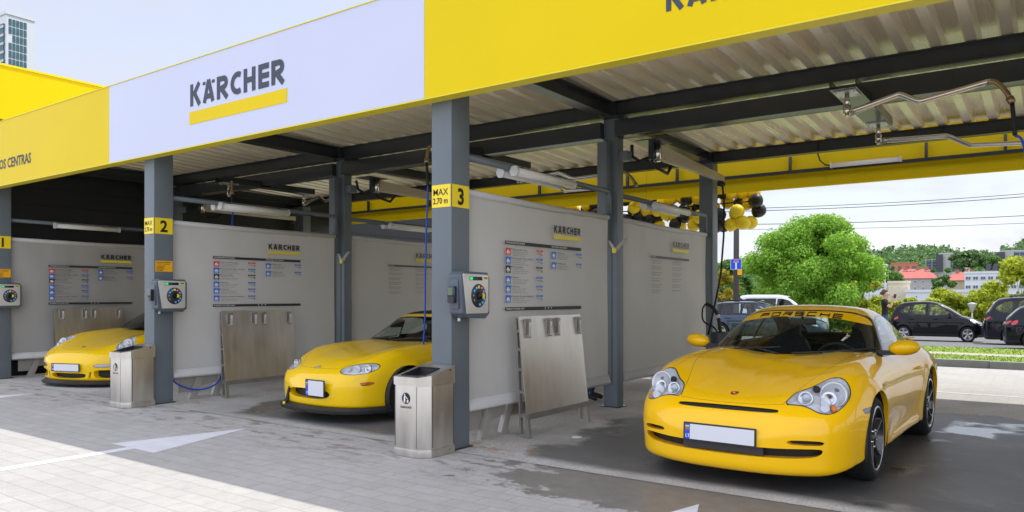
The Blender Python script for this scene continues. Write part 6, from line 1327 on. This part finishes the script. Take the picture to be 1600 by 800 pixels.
def person(label, loc, rz, J, shirt, trousers, hairc, long_sleeve=False, sitting=False, cup=False, hairbun=False):
    "J: joint positions in metres, standing figure facing -y"
    t = thing('person', label, 'person', loc, rz)
    names = ['pelvis', 'waist', 'chest', 'neck', 'head', 'crown', 'sL', 'eL', 'wL', 'hL', 'sR', 'eR', 'wR', 'hR', 'pL', 'kL', 'aL', 'tL', 'pR', 'kR', 'aR', 'tR']
    V = [Vector(J[n]) for n in names]; ix = {n: i for i, n in enumerate(names)}
    E_ = [('pelvis', 'waist'), ('waist', 'chest'), ('chest', 'neck'), ('neck', 'head'), ('head', 'crown'), ('chest', 'sL'), ('sL', 'eL'), ('eL', 'wL'), ('wL', 'hL'), ('chest', 'sR'), ('sR', 'eR'), ('eR', 'wR'), ('wR', 'hR'), ('pelvis', 'pL'), ('pL', 'kL'), ('kL', 'aL'), ('aL', 'tL'), ('pelvis', 'pR'), ('pR', 'kR'), ('kR', 'aR'), ('aR', 'tR')]
    rad = dict(pelvis=(.14, .10), waist=(.12, .085), chest=(.145, .10), neck=.050, head=(.078, .090), crown=(.062, .075), sL=.052, eL=.038, wL=.026, hL=.030, sR=.052, eR=.038, wR=.026, hR=.030, pL=.085, kL=.055, aL=.036, tL=.034, pR=.085, kR=.055, aR=.036, tR=.034)
    me = skin_mesh(V, [(ix[a], ix[b]) for a, b in E_], [rad[n] for n in names])
    # clothes take over whole faces of the body by region
    me.materials.append(SKIN); me.materials.append(shirt); me.materials.append(trousers); me.materials.append(SHOE)
    segs_ = [(Vector(J[a]), Vector(J[b]), a, b) for a, b in E_]
    for p in me.polygons:
        c = p.center; best = None
        for a, b, na, nb in segs_:
            ab = b-a; tt = max(0, min(1, (c-a).dot(ab)/max(ab.length_squared, 1e-9))); d = (a+ab*tt-c).length
            if best is None or d < best[0]: best = (d, na, nb, tt)
        _, na, nb, tt = best; mi = 0
        if na in ('pelvis', 'pL', 'pR', 'kL', 'kR'): mi = 2
        if na in ('waist', ) or (na == 'pelvis' and nb == 'waist') or nb in ('sL', 'sR') or (na == 'chest' and tt < .62): mi = 1
        if na in ('sL', 'sR') and (tt < .62 or long_sleeve): mi = 1
        if na in ('eL', 'eR') and long_sleeve and nb[0] == 'w': mi = 1
        if na in ('aL', 'aR'): mi = 3
        p.material_index = mi
    o = bpy.data.objects.new('body', me); COL.objects.link(o); o.parent = t
    hd = Vector(J['head']); cr = Vector(J['crown']); up = (cr-hd).normalized(); fwd = Vector(J.get('face', (0, -1, 0))).normalized(); rt_ = fwd.cross(up).normalized()
    def at_(a, f, u_): return hd+rt_*a+fwd*f+up*u_
    b = MB()
    n = 16; rows = 9; vs = []; fs = []
    for i in range(rows):
        ph = PI*.62*i/(rows-1)
        for k in range(n):
            th = 2*PI*k/n; x = .084*math.sin(ph)*math.cos(th); y = .100*math.sin(ph)*math.sin(th); z = .118*math.cos(ph)
            if y > .035 and z < .055: y = .035; z = max(z, .03)
            vs.append(at_(x, y-.012, z+.03))
    for i in range(rows-1):
        for k in range(n): fs.append((i*n+k, i*n+(k+1) % n, (i+1)*n+(k+1) % n, (i+1)*n+k))
    b.add(vs, fs, 0, True)
    if hairbun: b.ball(at_(0, -.115, .03), .04, 10)
    b.build('hair', hairc, t, local=True)
    b = MB(); b.add([at_(-.011, .088, -.02), at_(.011, .088, -.02), at_(0, .112, -.022), at_(0, .088, .022)], [(0, 2, 1), (0, 3, 2), (1, 2, 3)], 0, True)
    for s_ in (-1, 1): b.ball(at_(s_*.030, .082, .018), .010, 8, 1); b.ball(at_(s_*.030, .091, .018), .0045, 6, 2); b.box(-.001, .001, -.001, .001, -.001, .001, 1, Matrix.Translation(at_(0, 0, 0)))
    b.ball(at_(0, .084, -.048), .018, 10, 3, (1, .5, .3)); 
    for s_ in (-1, 1): b.ball(at_(s_*.080, .0, -.005), .020, 8, 0, (.4, .7, 1.3))
    b.build('face_features', [SKIN, WPR, BLK, mat('lips', (.45, .12, .10), .5)], t, local=True)
    for s_, w_, h_, e_ in ((1, 'wL', 'hL', 'eL'), (-1, 'wR', 'hR', 'eR')):
        wv, hv = Vector(J[w_]), Vector(J[h_]); d = (hv-wv).normalized(); sd = d.cross(Vector((0, 1, 0))).normalized() if abs(d.y) < .9 else Vector((1, 0, 0)); cu = sd.cross(d)
        for k in range(5):
            if k < 4: a0 = hv+sd*(-.024+.016*k); L = (.062, .072, .068, .052)[k]; pts = [a0-d*.02, a0+d*L*.45, a0+d*L*.8+cu*.012, a0+d*L+cu*.028]
            else: a0 = wv+d*.03-sd*.03; pts = [a0, a0+d*.025-sd*.018, a0+d*.05-sd*.022+cu*.006]
            b = MB(); b.tube(pts, [.0085, .008, .007, .005][:len(pts)], 7); b.build('finger', SKIN, t, local=True)
    if cup:
        hv = Vector(J['hR']); b = MB(); b.tube([hv+Vector((0, -.02, -.03)), hv+Vector((0, -.02, .08))], [.030, .038], 14); b.build('cup', BLK, t, local=True); 
    return t
STAND = dict(pelvis=(0, 0, .92), waist=(0, 0, 1.06), chest=(0, .01, 1.28), neck=(0, 0, 1.42), head=(0, -.015, 1.52), crown=(0, -.005, 1.60), sL=(.17, .01, 1.36), eL=(.22, .03, 1.09), wL=(.23, -.02, .86), hL=(.23, -.03, .79), sR=(-.17, .01, 1.36), eR=(-.22, .03, 1.09), wR=(-.23, -.02, .86), hR=(-.23, -.03, .79),
    pL=(.09, 0, .84), kL=(.10, -.02, .47), aL=(.10, .02, .09), tL=(.11, -.14, .045), pR=(-.09, 0, .84), kR=(-.10, -.02, .47), aR=(-.10, .02, .09), tR=(-.11, -.14, .045))
J1 = dict(STAND); J1.update(eR=(-.20, -.16, 1.16), wR=(-.11, -.21, 1.37), hR=(-.07, -.21, 1.44), face=(-.2, -1, 0))
q = P(1383, HOR, 20.5)
wom = person('woman in black T-shirt drinking from a cup behind the large yellow coupe', (q.x, q.y, GZ(q.y)+.06), YAW+R(55), J1, TEEB, JEANS, HAIR, hairbun=True)
wom.name = 'person'
b = MB(); hv = Vector(J1['hR']); cp = thing('cup', 'small dark cup held up by the woman in the black T-shirt', 'cup', (q.x, q.y, GZ(q.y)+.06), YAW+R(55)); b.tube([hv+Vector((.0, -.035, -.02)), hv+Vector((0, -.045, .075))], [.028, .036], 14); b.build('cup_wall', mat('cup_dark', (.05, .02, .03), .4), cp, local=True); b = MB(); b.tube([hv+Vector((0, -.045, .075)), hv+Vector((0, -.0455, .086))], [.038, .034], 14); b.build('lid', BLK, cp, local=True)
person('person in jeans whose feet show under the screen by the middle post', (-5.0, 8.78, .004), R(100), STAND, TEEB, JEANS, HAIR)
SIT = dict(STAND); dz = -.46
for k in STAND: x_, y_, z_ = STAND[k]; SIT[k] = (x_, y_, z_+dz)
SIT.update(kL=(.10, -.45, .42), aL=(.10, -.72, .26), tL=(.11, -.82, .28), kR=(-.10, -.45, .42), aR=(-.10, -.72, .26), tR=(-.11, -.82, .28), eL=(.24, -.16, .68), wL=(.18, -.38, .74), hL=(.16, -.44, .76), eR=(-.24, -.16, .68), wR=(-.18, -.38, .74), hR=(-.16, -.44, .76))
my = Matrix.Translation(yaris.location) @ Matrix.Rotation(yaris.rotation_euler.z, 4, 'Z'); dp = my @ Vector((-.36, 1.78, .02))
person('driver in pale shirt sitting in the small black hatchback', dp, yaris.rotation_euler.z, SIT, PALEC, JEANS, HAIR, long_sleeve=True)
# ------------------------------------------------------------------ trees and shrubs
def leafmat(name, c, tr=.35):
    if name in MATS: return MATS[name]
    m = bpy.data.materials.new(name); m.use_nodes = True; MATS[name] = m; t = m.node_tree; t.nodes.clear(); o = t.nodes.new('ShaderNodeOutputMaterial')
    d = t.nodes.new('ShaderNodeBsdfPrincipled'); d.inputs['Roughness'].default_value = .55; tl = t.nodes.new('ShaderNodeBsdfTranslucent'); mx_ = t.nodes.new('ShaderNodeMixShader'); mx_.inputs[0].default_value = tr
    g = t.nodes.new('ShaderNodeNewGeometry'); r = t.nodes.new('ShaderNodeValToRGB'); r.color_ramp.elements[0].color = tuple(q*.62 for q in c)+(1,); r.color_ramp.elements[1].color = tuple(min(1, q*1.45) for q in c)+(1,)
    t.links.new(g.outputs['Random Per Island'], r.inputs[0]); t.links.new(r.outputs[0], d.inputs['Base Color']); t.links.new(r.outputs[0], tl.inputs[0]); t.links.new(d.outputs[0], mx_.inputs[1]); t.links.new(tl.outputs[0], mx_.inputs[2]); t.links.new(mx_.outputs[0], o.inputs[0]); return m
BARK = mat('bark', (.10, .075, .055), .9, var=.3, vscale=12, bump=.4, bscale=20)
def foliage(rg, clumps, nleaf, ls, lr=1.9, flat=.75):
    "leaf-sized quads spread through overlapping clumps; returns numpy verts and faces"
    C = np.array([c[:3] for c in clumps]); Rr = np.array([c[3] for c in clumps]); w = Rr**2.2; w /= w.sum()
    idx = rg.choice(len(C), nleaf, p=w); d = rg.normal(size=(nleaf, 3)); d /= np.linalg.norm(d, axis=1)[:, None]
    rad = Rr[idx]*np.clip(.35+.65*rg.random(nleaf)**.45, 0, 1)*(1+.12*rg.normal(size=nleaf)); pos = C[idx]+d*rad[:, None]*np.array([1, 1, flat])
    nrm = d*.8+rg.normal(size=(nleaf, 3))*.55+np.array([0, 0, .35]); nrm /= np.linalg.norm(nrm, axis=1)[:, None]
    a = np.cross(nrm, rg.normal(size=(nleaf, 3))); a /= np.linalg.norm(a, axis=1)[:, None]; bb = np.cross(nrm, a); s_ = ls*(.6+.8*rg.random(nleaf))[:, None]
    V = np.stack([pos-a*s_*lr/2, pos+bb*s_*.5, pos+a*s_*lr/2, pos-bb*s_*.5], 1).reshape(-1, 3); return V
def leaf_obj(name, V, m, parent):
    n = len(V)//4; me = bpy.data.meshes.new(name); me.vertices.add(len(V)); me.vertices.foreach_set('co', (V-np.array(parent.location)).astype('f').ravel()); me.loops.add(n*4); me.loops.foreach_set('vertex_index', np.arange(n*4, dtype='i')); me.polygons.add(n); me.polygons.foreach_set('loop_start', np.arange(0, n*4, 4, dtype='i')); me.polygons.foreach_set('loop_total', np.full(n, 4, dtype='i')); me.update(); me.validate()
    me.materials.append(m); o = bpy.data.objects.new(name, me); COL.objects.link(o); o.parent = parent; return o
def tree(label, base, h, w, m, seed, nleaf=14000, ls=.14, nclump=34, trunk=.12, low=.12, cat='tree', name='tree', group=None, shape=1.):
    rg = np.random.default_rng(seed); t = thing(name, label, cat, tuple(base), 0, group); bx_, by_, bz = base; cl = []
    for k in range(nclump):
        a = rg.random()*2*PI; zz = low+(1-low)*rg.random()**.85; prof_ = math.sin(PI*min(1, max(.04, (zz-low+.07)/(1-low+.14)))**shape)**.55; rr_ = w/2*prof_*(.05+.90*rg.random()**.6)*(1+.07*rg.normal())
        cl.append((bx_+rr_*math.cos(a), by_+rr_*math.sin(a), bz+h*(zz*.90+.02)*(1+.02*rg.normal()), w*(.05+.10*rg.random()**1.3)))
    V = foliage(rg, cl, nleaf, ls); leaf_obj('crown', V, m, t)
    b = MB(); top_ = Vector((bx_+.03*w, by_, bz+h*.62)); b.tube([Vector(base)-Vector((0, 0, .3)), Vector(base)+Vector((.01*w, 0, h*.25)), top_], [trunk*1.15, trunk*.85, trunk*.3], 9)
    for c in cl[::max(1, nclump//9)]:
        s0 = Vector((bx_, by_, bz+h*(.18+.25*rg.random()))); e = Vector(c[:3]); b.tube([s0, (s0+e)/2+Vector((0, 0, -.04*h)), e], [trunk*.4, trunk*.25, trunk*.08], 6)
    b.build('trunk', BARK, t); return t
LG = leafmat('leaf_mid', (.30, .52, .06), .6); LG2 = leafmat('leaf_dark', (.12, .25, .04), .5); LGY = leafmat('leaf_lime', (.50, .56, .05), .6); LGD = leafmat('leaf_far', (.13, .24, .075), .35); LYEL = leafmat('leaf_yellow', (.40, .34, .02), .4)
def gp(u, D): q_ = P(u, HOR, D); return (q_.x, q_.y, GZ(q_.y))
tree('large bright green spreading tree beyond the road, the biggest in the photo', gp(1272, 46), 7.3, 7.0, LG, 77, 130000, .09, 190, .22, .03)
tree('dark green tree behind the dead end sign', gp(1150, 60), 6.9, 6.6, LG2, 2, 20000, .2, 40, .2, .05)
tree('young tree whose sparse crown shows above the screen left of post 3', gp(594, 38), 5.6, 2.1, LG, 5, 1600, .16, 14, .07, .4)
tree('yellow leaved shrub beside the rear post', gp(1128, 45), 3.6, 2.4, LYEL, 6, 5000, .13, 16, .06, .1, 'shrub', 'shrub')
tree('yellow leaved shrub between the dark tree and the largest tree', gp(1197, 52), 2.9, 2.0, LYEL, 7, 3500, .13, 14, .05, .1, 'shrub', 'shrub')
rng = random.Random(8)
hedge = [(1352, 44, 3.3, 3.4), (1378, 50, 3.0, 3.6), (1400, 46, 2.5, 3.0), (1425, 52, 3.4, 3.6), (1448, 45, 2.9, 3.4), (1472, 50, 4.0, 4.0), (1497, 44, 3.0, 3.3), (1520, 52, 3.7, 3.8), (1545, 46, 3.4, 3.4), (1572, 43, 4.3, 4.2), (1600, 41, 4.9, 4.6), (1640, 42, 5.0, 4.6), (1330, 54, 3.1, 3.4)]
nm_ = ['lime green bush %s' % s for s in ('just right of the largest tree', 'behind the drinking woman, taller one', 'behind the tail of the small black hatchback', 'above the rear door of the small black hatchback', 'above the front door of the small black hatchback', 'tallest one above the roof of the small black hatchback', 'above the windscreen of the small black hatchback', 'above the bonnet of the small black hatchback', 'behind the small white street lamp', 'left of the tall black utility car', 'largest one above the tall black utility car', 'cut by the right edge of the photo', 'low behind the right side of the largest tree')]
for k, (u, D, h, w) in enumerate(hedge): tree(nm_[k], gp(u, D), h*1.0, w, LGY, 20+k, 7000, .12, 24, .05, .02, 'bush', 'bush', 'lime green bushes along the road')
# ------------------------------------------------------------------ far town and hills
haze = None
def win_wall(b, x0, x1, z0, z1, y, nx, nz, ww, wh, dz=0., mi=1):
    for i in range(nx):
        for j in range(nz):
            cx_ = x0+(x1-x0)*(i+.5)/nx; cz_ = z0+(z1-z0)*(j+.5)/nz+dz; b.box(cx_-ww/2, cx_+ww/2, y-.12, y+.25, cz_-wh/2, cz_+wh/2, mi)
WGL = mat('window_glass', (.10, .13, .16), .12); WFR = mat('window_frame_white', (.68, .68, .68), .5); ROOFR = mat('roof_red', (.46, .115, .09), .6, var=.1, vscale=.4); TERR = mat('terracotta', (.55, .20, .11), .7, var=.1); CREAM = mat('render_cream', (.66, .58, .42), .8, var=.04); CREAMD = mat('render_ochre', (.45, .37, .23), .8); GREYW = mat('render_grey', (.46, .45, .43), .8, var=.04); WHW = mat('render_white', (.68, .70, .74), .7, var=.03); DKW = mat('cladding_dark', (.07, .075, .085), .6); PALEW = mat('render_pale', (.55, .55, .55), .75); SOLAR = mat('solar_panel', (.015, .02, .035), .2)
def building(name, label, u0, u1, v0, v1, D, parts, yawd=0., depth=14., group=None):
    "box of town facing the camera; parts(b-building function) get local size"
    b0, b1 = math.atan((u0-800)/FPX), math.atan((u1-800)/FPX); bc = (b0+b1)/2; uc = 800+FPX*math.tan(bc); c_ = P(uc, v1, D); Wd = 2*math.hypot(c_.x, c_.y)*math.tan((b1-b0)/2); Hh = P(uc, v0, D).z-c_.z
    t = thing(name, label, 'building', tuple(c_), YAW-bc+R(yawd), group); parts(t, Wd, Hh, depth); return t
def simple(wallm, nx, nz, ww=.45, wh=.55, roof=None, hip=True, base=14., solar=0, extra=None, frame=True):
    def f(t, W_, H_, dp):
        b = MB(); b.box(-W_/2, W_/2, 0, dp, -base, H_); b.build('wall', wallm, t, local=True)
        cw, chh = W_/nx, H_/nz
        for i in range(nx):
            for j in range(nz):
                cx_ = -W_/2+cw*(i+.5); cz_ = H_*(j+.5)/nz
                b = MB(); b.box(cx_-cw*ww/2, cx_+cw*ww/2, -.10, .1, cz_-chh*wh/2, cz_+chh*wh/2); o = b.build('window', WFR if frame else DKW, t, local=True)
                b = MB(); b.box(cx_-cw*ww/2+.10, cx_-.04, -.14, -.101, cz_-chh*wh/2+.12, cz_+chh*wh/2-.12); b.box(cx_+.04, cx_+cw*ww/2-.10, -.14, -.101, cz_-chh*wh/2+.12, cz_+chh*wh/2-.12); b.build('pane', WGL, o, local=True)
        b = MB(); b.box(-W_/2-.15, W_/2+.15, -.15, dp+.15, H_+.01, H_+.45)
        if roof is None: b.build('roof', wallm, t, local=True)
        else:
            rh = roof[1]; o_ = .6; ins = W_*.16 if hip else 0
            b = MB(); vs = [(-W_/2-o_, -o_, H_), (W_/2+o_, -o_, H_), (W_/2+o_, dp+o_, H_), (-W_/2-o_, dp+o_, H_), (-W_/2+ins, dp*.5, H_+rh), (W_/2-ins, dp*.5, H_+rh)]
            b.add(vs, [(0, 1, 5, 4), (2, 3, 4, 5), (1, 2, 5), (3, 0, 4), (3, 2, 1, 0)]); r_ = b.build('roof', roof[0], t, local=True)
            for cx_ in (-W_*.22, W_*.08, W_*.3): b = MB(); b.box(cx_-.35, cx_+.35, dp*.44, dp*.5, H_+rh*.7, H_+rh+.7); b.build('chimney', mat('brick_red', (.38, .15, .11), .8), r_, local=True)
            if solar:
                for s_ in range(solar):
                    b = MB(); x0 = -W_*.34+s_*W_*.085+(W_*.2 if s_ > 3 else 0); y0, y1 = dp*.08, dp*.38; z0, z1 = H_+rh*.2, H_+rh*.78
                    b.add([(x0, y0, z0), (x0+W_*.07, y0, z0), (x0+W_*.095, y1, z1), (x0+W_*.025, y1, z1)], [(0, 1, 2, 3)]); b.build('solar_panel', SOLAR, r_, local=True)
        if extra: extra(t, W_, H_, dp)
    return f
def flats(wallm, nfl, nxs, stepped=True):
    def f(t, W_, H_, dp):
        b = MB(); b.box(-W_/2, -W_*.20, 2, dp, -20, H_*.72); b.box(-W_*.20, W_*.34, 0, dp, -20, H_); b.build('wall', wallm, t, local=True)
        b = MB(); b.box(W_*.342, W_/2, 1., dp, -20, H_*.98); b.build('side_wall', CREAM if nxs else PALEW, t, local=True)
        fl = H_/nfl
        for (a, c_, top_, y_) in ((-.48, -.37, .72, 1.9), (-.34, -.22, .72, 1.9), (.07, .16, 1, -.1), (.18, .31, 1, -.1)):
            b = MB(); b.box(W_*a, W_*c_, y_-.15, y_+.0, 0, H_*top_-fl*.25); s_ = b.build('cladding', DKW, t, local=True)
            k = 0
            while (k+1)*fl < H_*top_+.1:
                b = MB(); b.box(W_*a+.25, W_*c_-.25, y_-.19, y_-.155, k*fl+.45, k*fl+fl*.80); b.build('pane', mat('pane_blue', (.10, .16, .26), .15), s_, local=True); k += 1
        b = MB()
        for k in range(nfl):
            b.box(-W_*.26, -W_*.10, -1.3, -.01, k*fl, k*fl+.25)
            b.box(-W_*.26, -W_*.10, -1.3, -1.2, k*fl+.25, k*fl+1.2)
        b.build('balcony', DKW, t, local=True)
        for k in range(nfl):
            for i in range(2): b = MB(); b.box(W_*(.37+.06*i), W_*(.405+.06*i), .85, 1.0, k*fl+.6, k*fl+fl*.8); b.build('window', DKW, t, local=True)
        b = MB(); b.box(-W_*.205, W_*.345, -.1, dp, H_+.01, H_+.5); b.build('roof_edge', PALEW, t, local=True)
    return f
building('apartment_block', 'grey apartment block with dark balconies on the slope above the red roofs', 1446, 1516, 397, 424, 330, flats(GREYW, 6, 1)); building('apartment_block', 'grey apartment block at the right edge below the wooded hill', 1537, 1622, 393, 421, 330, flats(GREYW, 6, 0))
building('terracotta_building', 'orange clad flat-roofed building rising behind the red roofs', 1389, 1434, 412, 430, 300, simple(TERR, 4, 1, .5, .55, frame=False), depth=10)
building('red_roofed_house', 'long grey house with wide red hipped roof and solar panels', 1398, 1462, 435, 456, 210, simple(GREYW, 5, 2, .30, .5, (ROOFR, 2.9), True, 14, 6), depth=16)
building('red_roofed_house', 'low red roofed wing left of the long grey house, mostly behind trees', 1350, 1397, 437, 456, 225, simple(CREAM, 4, 2, .3, .5, (ROOFR, 2.4), True, 14, 0), depth=12)
building('red_roofed_house', 'ochre house with red roof left of the white office building', 1483, 1530, 438, 462, 190, simple(CREAMD, 2, 2, .2, .4, (ROOFR, 2.2), True, 14, 0), depth=14)
def wo(t, W_, H_, dp):
    for k in range(9):
        b = MB(); x0 = -W_*.25+k*W_*.085; b.add([(x0, 1, H_+.6), (x0+W_*.06, 1, H_+.6), (x0+W_*.08, 3.2, H_+2.1), (x0+W_*.02, 3.2, H_+2.1)], [(0, 1, 2, 3)]); b.build('solar_panel', SOLAR, t, local=True)
building('office_building', 'white office building with strip windows and solar panels on its roof', 1507, 1640, 427, 469, 150, simple(WHW, 11, 3, .78, .46, None, False, 10, 0, wo), depth=14)
building('office_building', 'cream and white flat-roofed building behind the street lamp, left of the ochre house', 1350, 1388, 446, 466, 130, simple(WHW, 7, 2, .45, .38), depth=12)
building('cream_block', 'blank cream gable wall behind the street lamp and drinking woman', 1388, 1422, 443, 470, 128, simple(CREAM, 3, 2, .12, .10), depth=12)
building('low_shed', 'low white wall showing between the cream block and the ochre house', 1415, 1520, 457, 470, 118, simple(WHW, 3, 1, .02, .02), depth=8)
# white tower far left
def tower(t, W_, H_, dp):
    b = MB(); b.box(-W_/2, W_/2, 0, dp, -70, H_); b.build('wall', WHW, t, local=True); fh = H_/6.6
    for j in range(-2, 6):
        for i in range(5):
            if (i, j) == (0, 3): continue
            x0 = -W_*.42+i*W_*.132; z0 = H_*.93-(5-j+1)*fh+fh*.14
            b = MB(); b.box(x0, x0+W_*.10, -.1, .2, z0, z0+fh*.84); o = b.build('window', mat('tower_glass', (.05, .13, .16), .55), t, local=True)
    b = MB(); b.box(-W_/2-.02, -W_/2-.3, .8, dp-.8, -70, H_-2); b.build('side_glazing', mat('tower_glass', (.05, .13, .16), .55), t, local=True)
    b = MB()
    for k in range(28): b.box(-W_/2-.4, -W_/2-.31, .6, dp-.6, H_-3-k*1.9, H_-2.4-k*1.9)
    b.build('side_louvre', PALEW, t, local=True); b = MB(); b.box(-W_/2-.2, W_/2+.2, -.2, dp+.2, H_+.02, H_+.8); b.build('coping', WHW, t, local=True)
building('tower_block', 'white high-rise with narrow glazed bays behind the yellow parapet', 8, 56, 28, 110, 170, tower, yawd=24, depth=9)
# wooded hills: one folded sheet of land with tree crowns over it
HILLM = mat('hill_ground', (.05, .085, .03), .9, var=.3, vscale=.05)
def ridge(u):
    pts = [(1000, 455), (1080, 424), (1130, 419), (1200, 418), (1260, 424), (1330, 410), (1352, 401), (1400, 395), (1435, 391), (1470, 392), (1495, 400), (1530, 404), (1570, 400), (1590, 386), (1620, 376), (1680, 372), (1800, 392)]
    return float(np.interp(u, [p[0] for p in pts], [p[1] for p in pts]))
us = list(range(980, 1801, 10)); rows = [(300, .0), (380, .25), (450, .5), (540, .78), (640, 1.0), (760, .92)]
b = MB(); vs = []
for D, k in rows:
    for u in us:
        vt = 461-(461-ridge(u)-4)*k; q_ = P(u, vt, D); vs.append((q_.x, q_.y, q_.z+(0 if k else -6)))
n = len(us); b.add(vs, [(j*n+i, j*n+i+1, (j+1)*n+i+1, (j+1)*n+i) for j in range(len(rows)-1) for i in range(n-1)], 0, True); tag(b.build('hill', HILLM), kind='structure')
rg = np.random.default_rng(5); VV = []
for k in range(2600):
    u = 985+rg.random()*810; kk = rg.random(); D = float(np.interp(kk, [r[1] for r in rows[:5]], [r[0] for r in rows[:5]])); vt = 461-(461-ridge(u)-4)*kk; q_ = P(u, vt, D)
    if 1425 < u < 1800 and kk < .28: continue
    r_ = (3.6+3.*rg.random())*(D/560)**.5; cl = [(q_.x+rg.normal()*r_*.35, q_.y+rg.normal()*r_*.35, q_.z+r_*(.3+.8*rg.random()), r_*(.45+.35*rg.random())) for _ in range(4)]; VV.append(foliage(rg, cl, 60, r_*.30, 1.3))
wd = tag(bpy.data.objects.new('forest', None), 'dense mixed woodland covering the far hills', 'forest', kind='stuff'); bpy.data.objects.remove(wd)
class _L: location = (0, 0, 0)
V_ = np.concatenate(VV); me = bpy.data.meshes.new('forest'); nq = len(V_)//4; me.vertices.add(len(V_)); me.vertices.foreach_set('co', V_.astype('f').ravel()); me.loops.add(nq*4); me.loops.foreach_set('vertex_index', np.arange(nq*4, dtype='i')); me.polygons.add(nq); me.polygons.foreach_set('loop_start', np.arange(0, nq*4, 4, dtype='i')); me.polygons.foreach_set('loop_total', np.full(nq, 4, dtype='i')); me.update(); me.materials.append(LGD)
fo = bpy.data.objects.new('forest', me); COL.objects.link(fo); tag(fo, 'dense mixed woodland covering the far hills', 'forest', kind='stuff')
def far_tree(label, u, v1, D, h, w, m, seed): q_ = P(u, v1, D); tree(label, (q_.x, q_.y, q_.z), h, w, m, seed, 2600, w*.05, 18, w*.03, .1)
far_tree('round dark tree before the long grey house', 1366, 457, 165, 5.2, 7.5, LG2, 41); far_tree('wide dark tree above the cream building', 1386, 452, 170, 4.0, 11, LG2, 42); far_tree('dark green tree between the long grey house and the ochre house', 1472, 461, 165, 6.6, 5.6, LG2, 43); far_tree('pale tree on the slope right of the grey apartment block', 1505, 424, 300, 8, 15, LGD, 44); far_tree('small tree on the slope between the two apartment blocks', 1540, 420, 300, 6, 10, LGD, 45); far_tree('tree above the solar panels of the white office building', 1565, 424, 290, 6, 12, LG2, 46); far_tree('pale round tree left of the orange building', 1370, 436, 260, 7, 12, LGD, 47)
# ------------------------------------------------------------------ lamp posts, sign pole, wires
def lamp_post(label, u, vtop, vbot, D, r=.06):
    q_ = P(u, vbot, D); top_ = P(u, vtop, D); t = thing('street_lamp', label, 'street lamp', (q_.x, q_.y, q_.z), 0, 'white street lamps beyond the bushes'); H_ = (top_-q_).z
    b = MB(); b.tube([q_, (q_.x, q_.y, q_.z+H_-.5)], [r, r*.7], 10); b.build('pole', WPLA, t); b = MB(); b.lathe([(.06, H_-.5), (.10, H_-.42), (.24, H_-.10), (.26, H_-.05), (.10, H_), (0, H_+.02)], (q_.x, q_.y, q_.z), 'z', 16); b.build('lamp_head', WPLA, t)
lamp_post('tall white street lamp standing before the red roofs', 1383, 413, 500, 60); lamp_post('short white street lamp behind the bonnet of the small black hatchback', 1519, 473, 515, 42, .05)
t = thing('sign_pole', 'dark metal pole rising left of the largest tree', 'pole', gp(1150, 34)); x_, y_, z_ = t.location
b = MB(); b.tube([(x_, y_, z_), (x_+.02, y_, z_+5), (x_+.10, y_, z_+9)], [.14, .12, .10], 12); b.box(x_-.1, x_+.75, y_-.02, y_+.02, z_+4.9, z_+4.93); b.build('pole', mat('pole_brown', (.09, .075, .075), .6), t)
b = MB()
for s_ in (.2, .45, .7): b.tube([(x_+s_, y_, z_+4.86), (x_+s_, y_, z_+5.0)], .035, 8)
b.build('insulator', DSTEEL, t)
def facing(cx_, cy_, cz_): return Matrix.Translation((cx_, cy_, cz_)) @ Matrix.Rotation(YAW+R(-8), 4, 'Z')
q_ = P(1150, 413, 33.6); sg = thing('road_sign', 'square blue dead end sign with white stem and red bar on the dark pole', 'sign', tuple(q_)); M = facing(*q_); hs = .235
b = MB(); b.box(-hs, hs, 0, .02, -hs, hs, 0, M); b.box(-hs+.015, hs-.015, -.004, -.001, -hs+.015, hs-.015, 1, M); b.box(-.035, .035, -.010, -.006, -hs+.015, .09, 0, M); b.box(-.10, .10, -.016, -.011, .07, .155, 0, M); b.box(-.085, .085, -.021, -.017, .085, .142, 2, M); b.build('sign_face', [WPR, mat('sign_blue', (.004, .07, .75), .35), RED], sg)
q_ = P(1156, 425.5, 33.5); sg = thing('notice_plate', 'small orange plate under the blue dead end sign', 'sign', tuple(q_)); M = facing(*q_); b = MB(); b.box(-.10, .10, 0, .02, -.12, .12, 0, M); b.build('plate', MATS['notice_orange'], sg)
for k, (v0, v1, D, lab) in enumerate(((320, 296, 45, 'topmost'), (324, 301, 45, 'second'), (347, 333, 55, 'third'), (354, 346, 60, 'lowest'))):
    a = P(1050, v0+(8 if k < 2 else 4), D); c = P(1700, v1-2, D*1.02); w_ = thing('overhead_wire', '%s overhead wire across the sky at right' % lab, 'wire', tuple(a), 0, 'overhead wires'); b = MB(); b.tube([a+(c-a)*s_+Vector((0, 0, -.25*4*s_*(1-s_))) for s_ in np.linspace(0, 1, 14)], .022 if k != 2 else .03, 5); b.build('wire', mat('wire_grey', (.12, .12, .13), .5), w_)
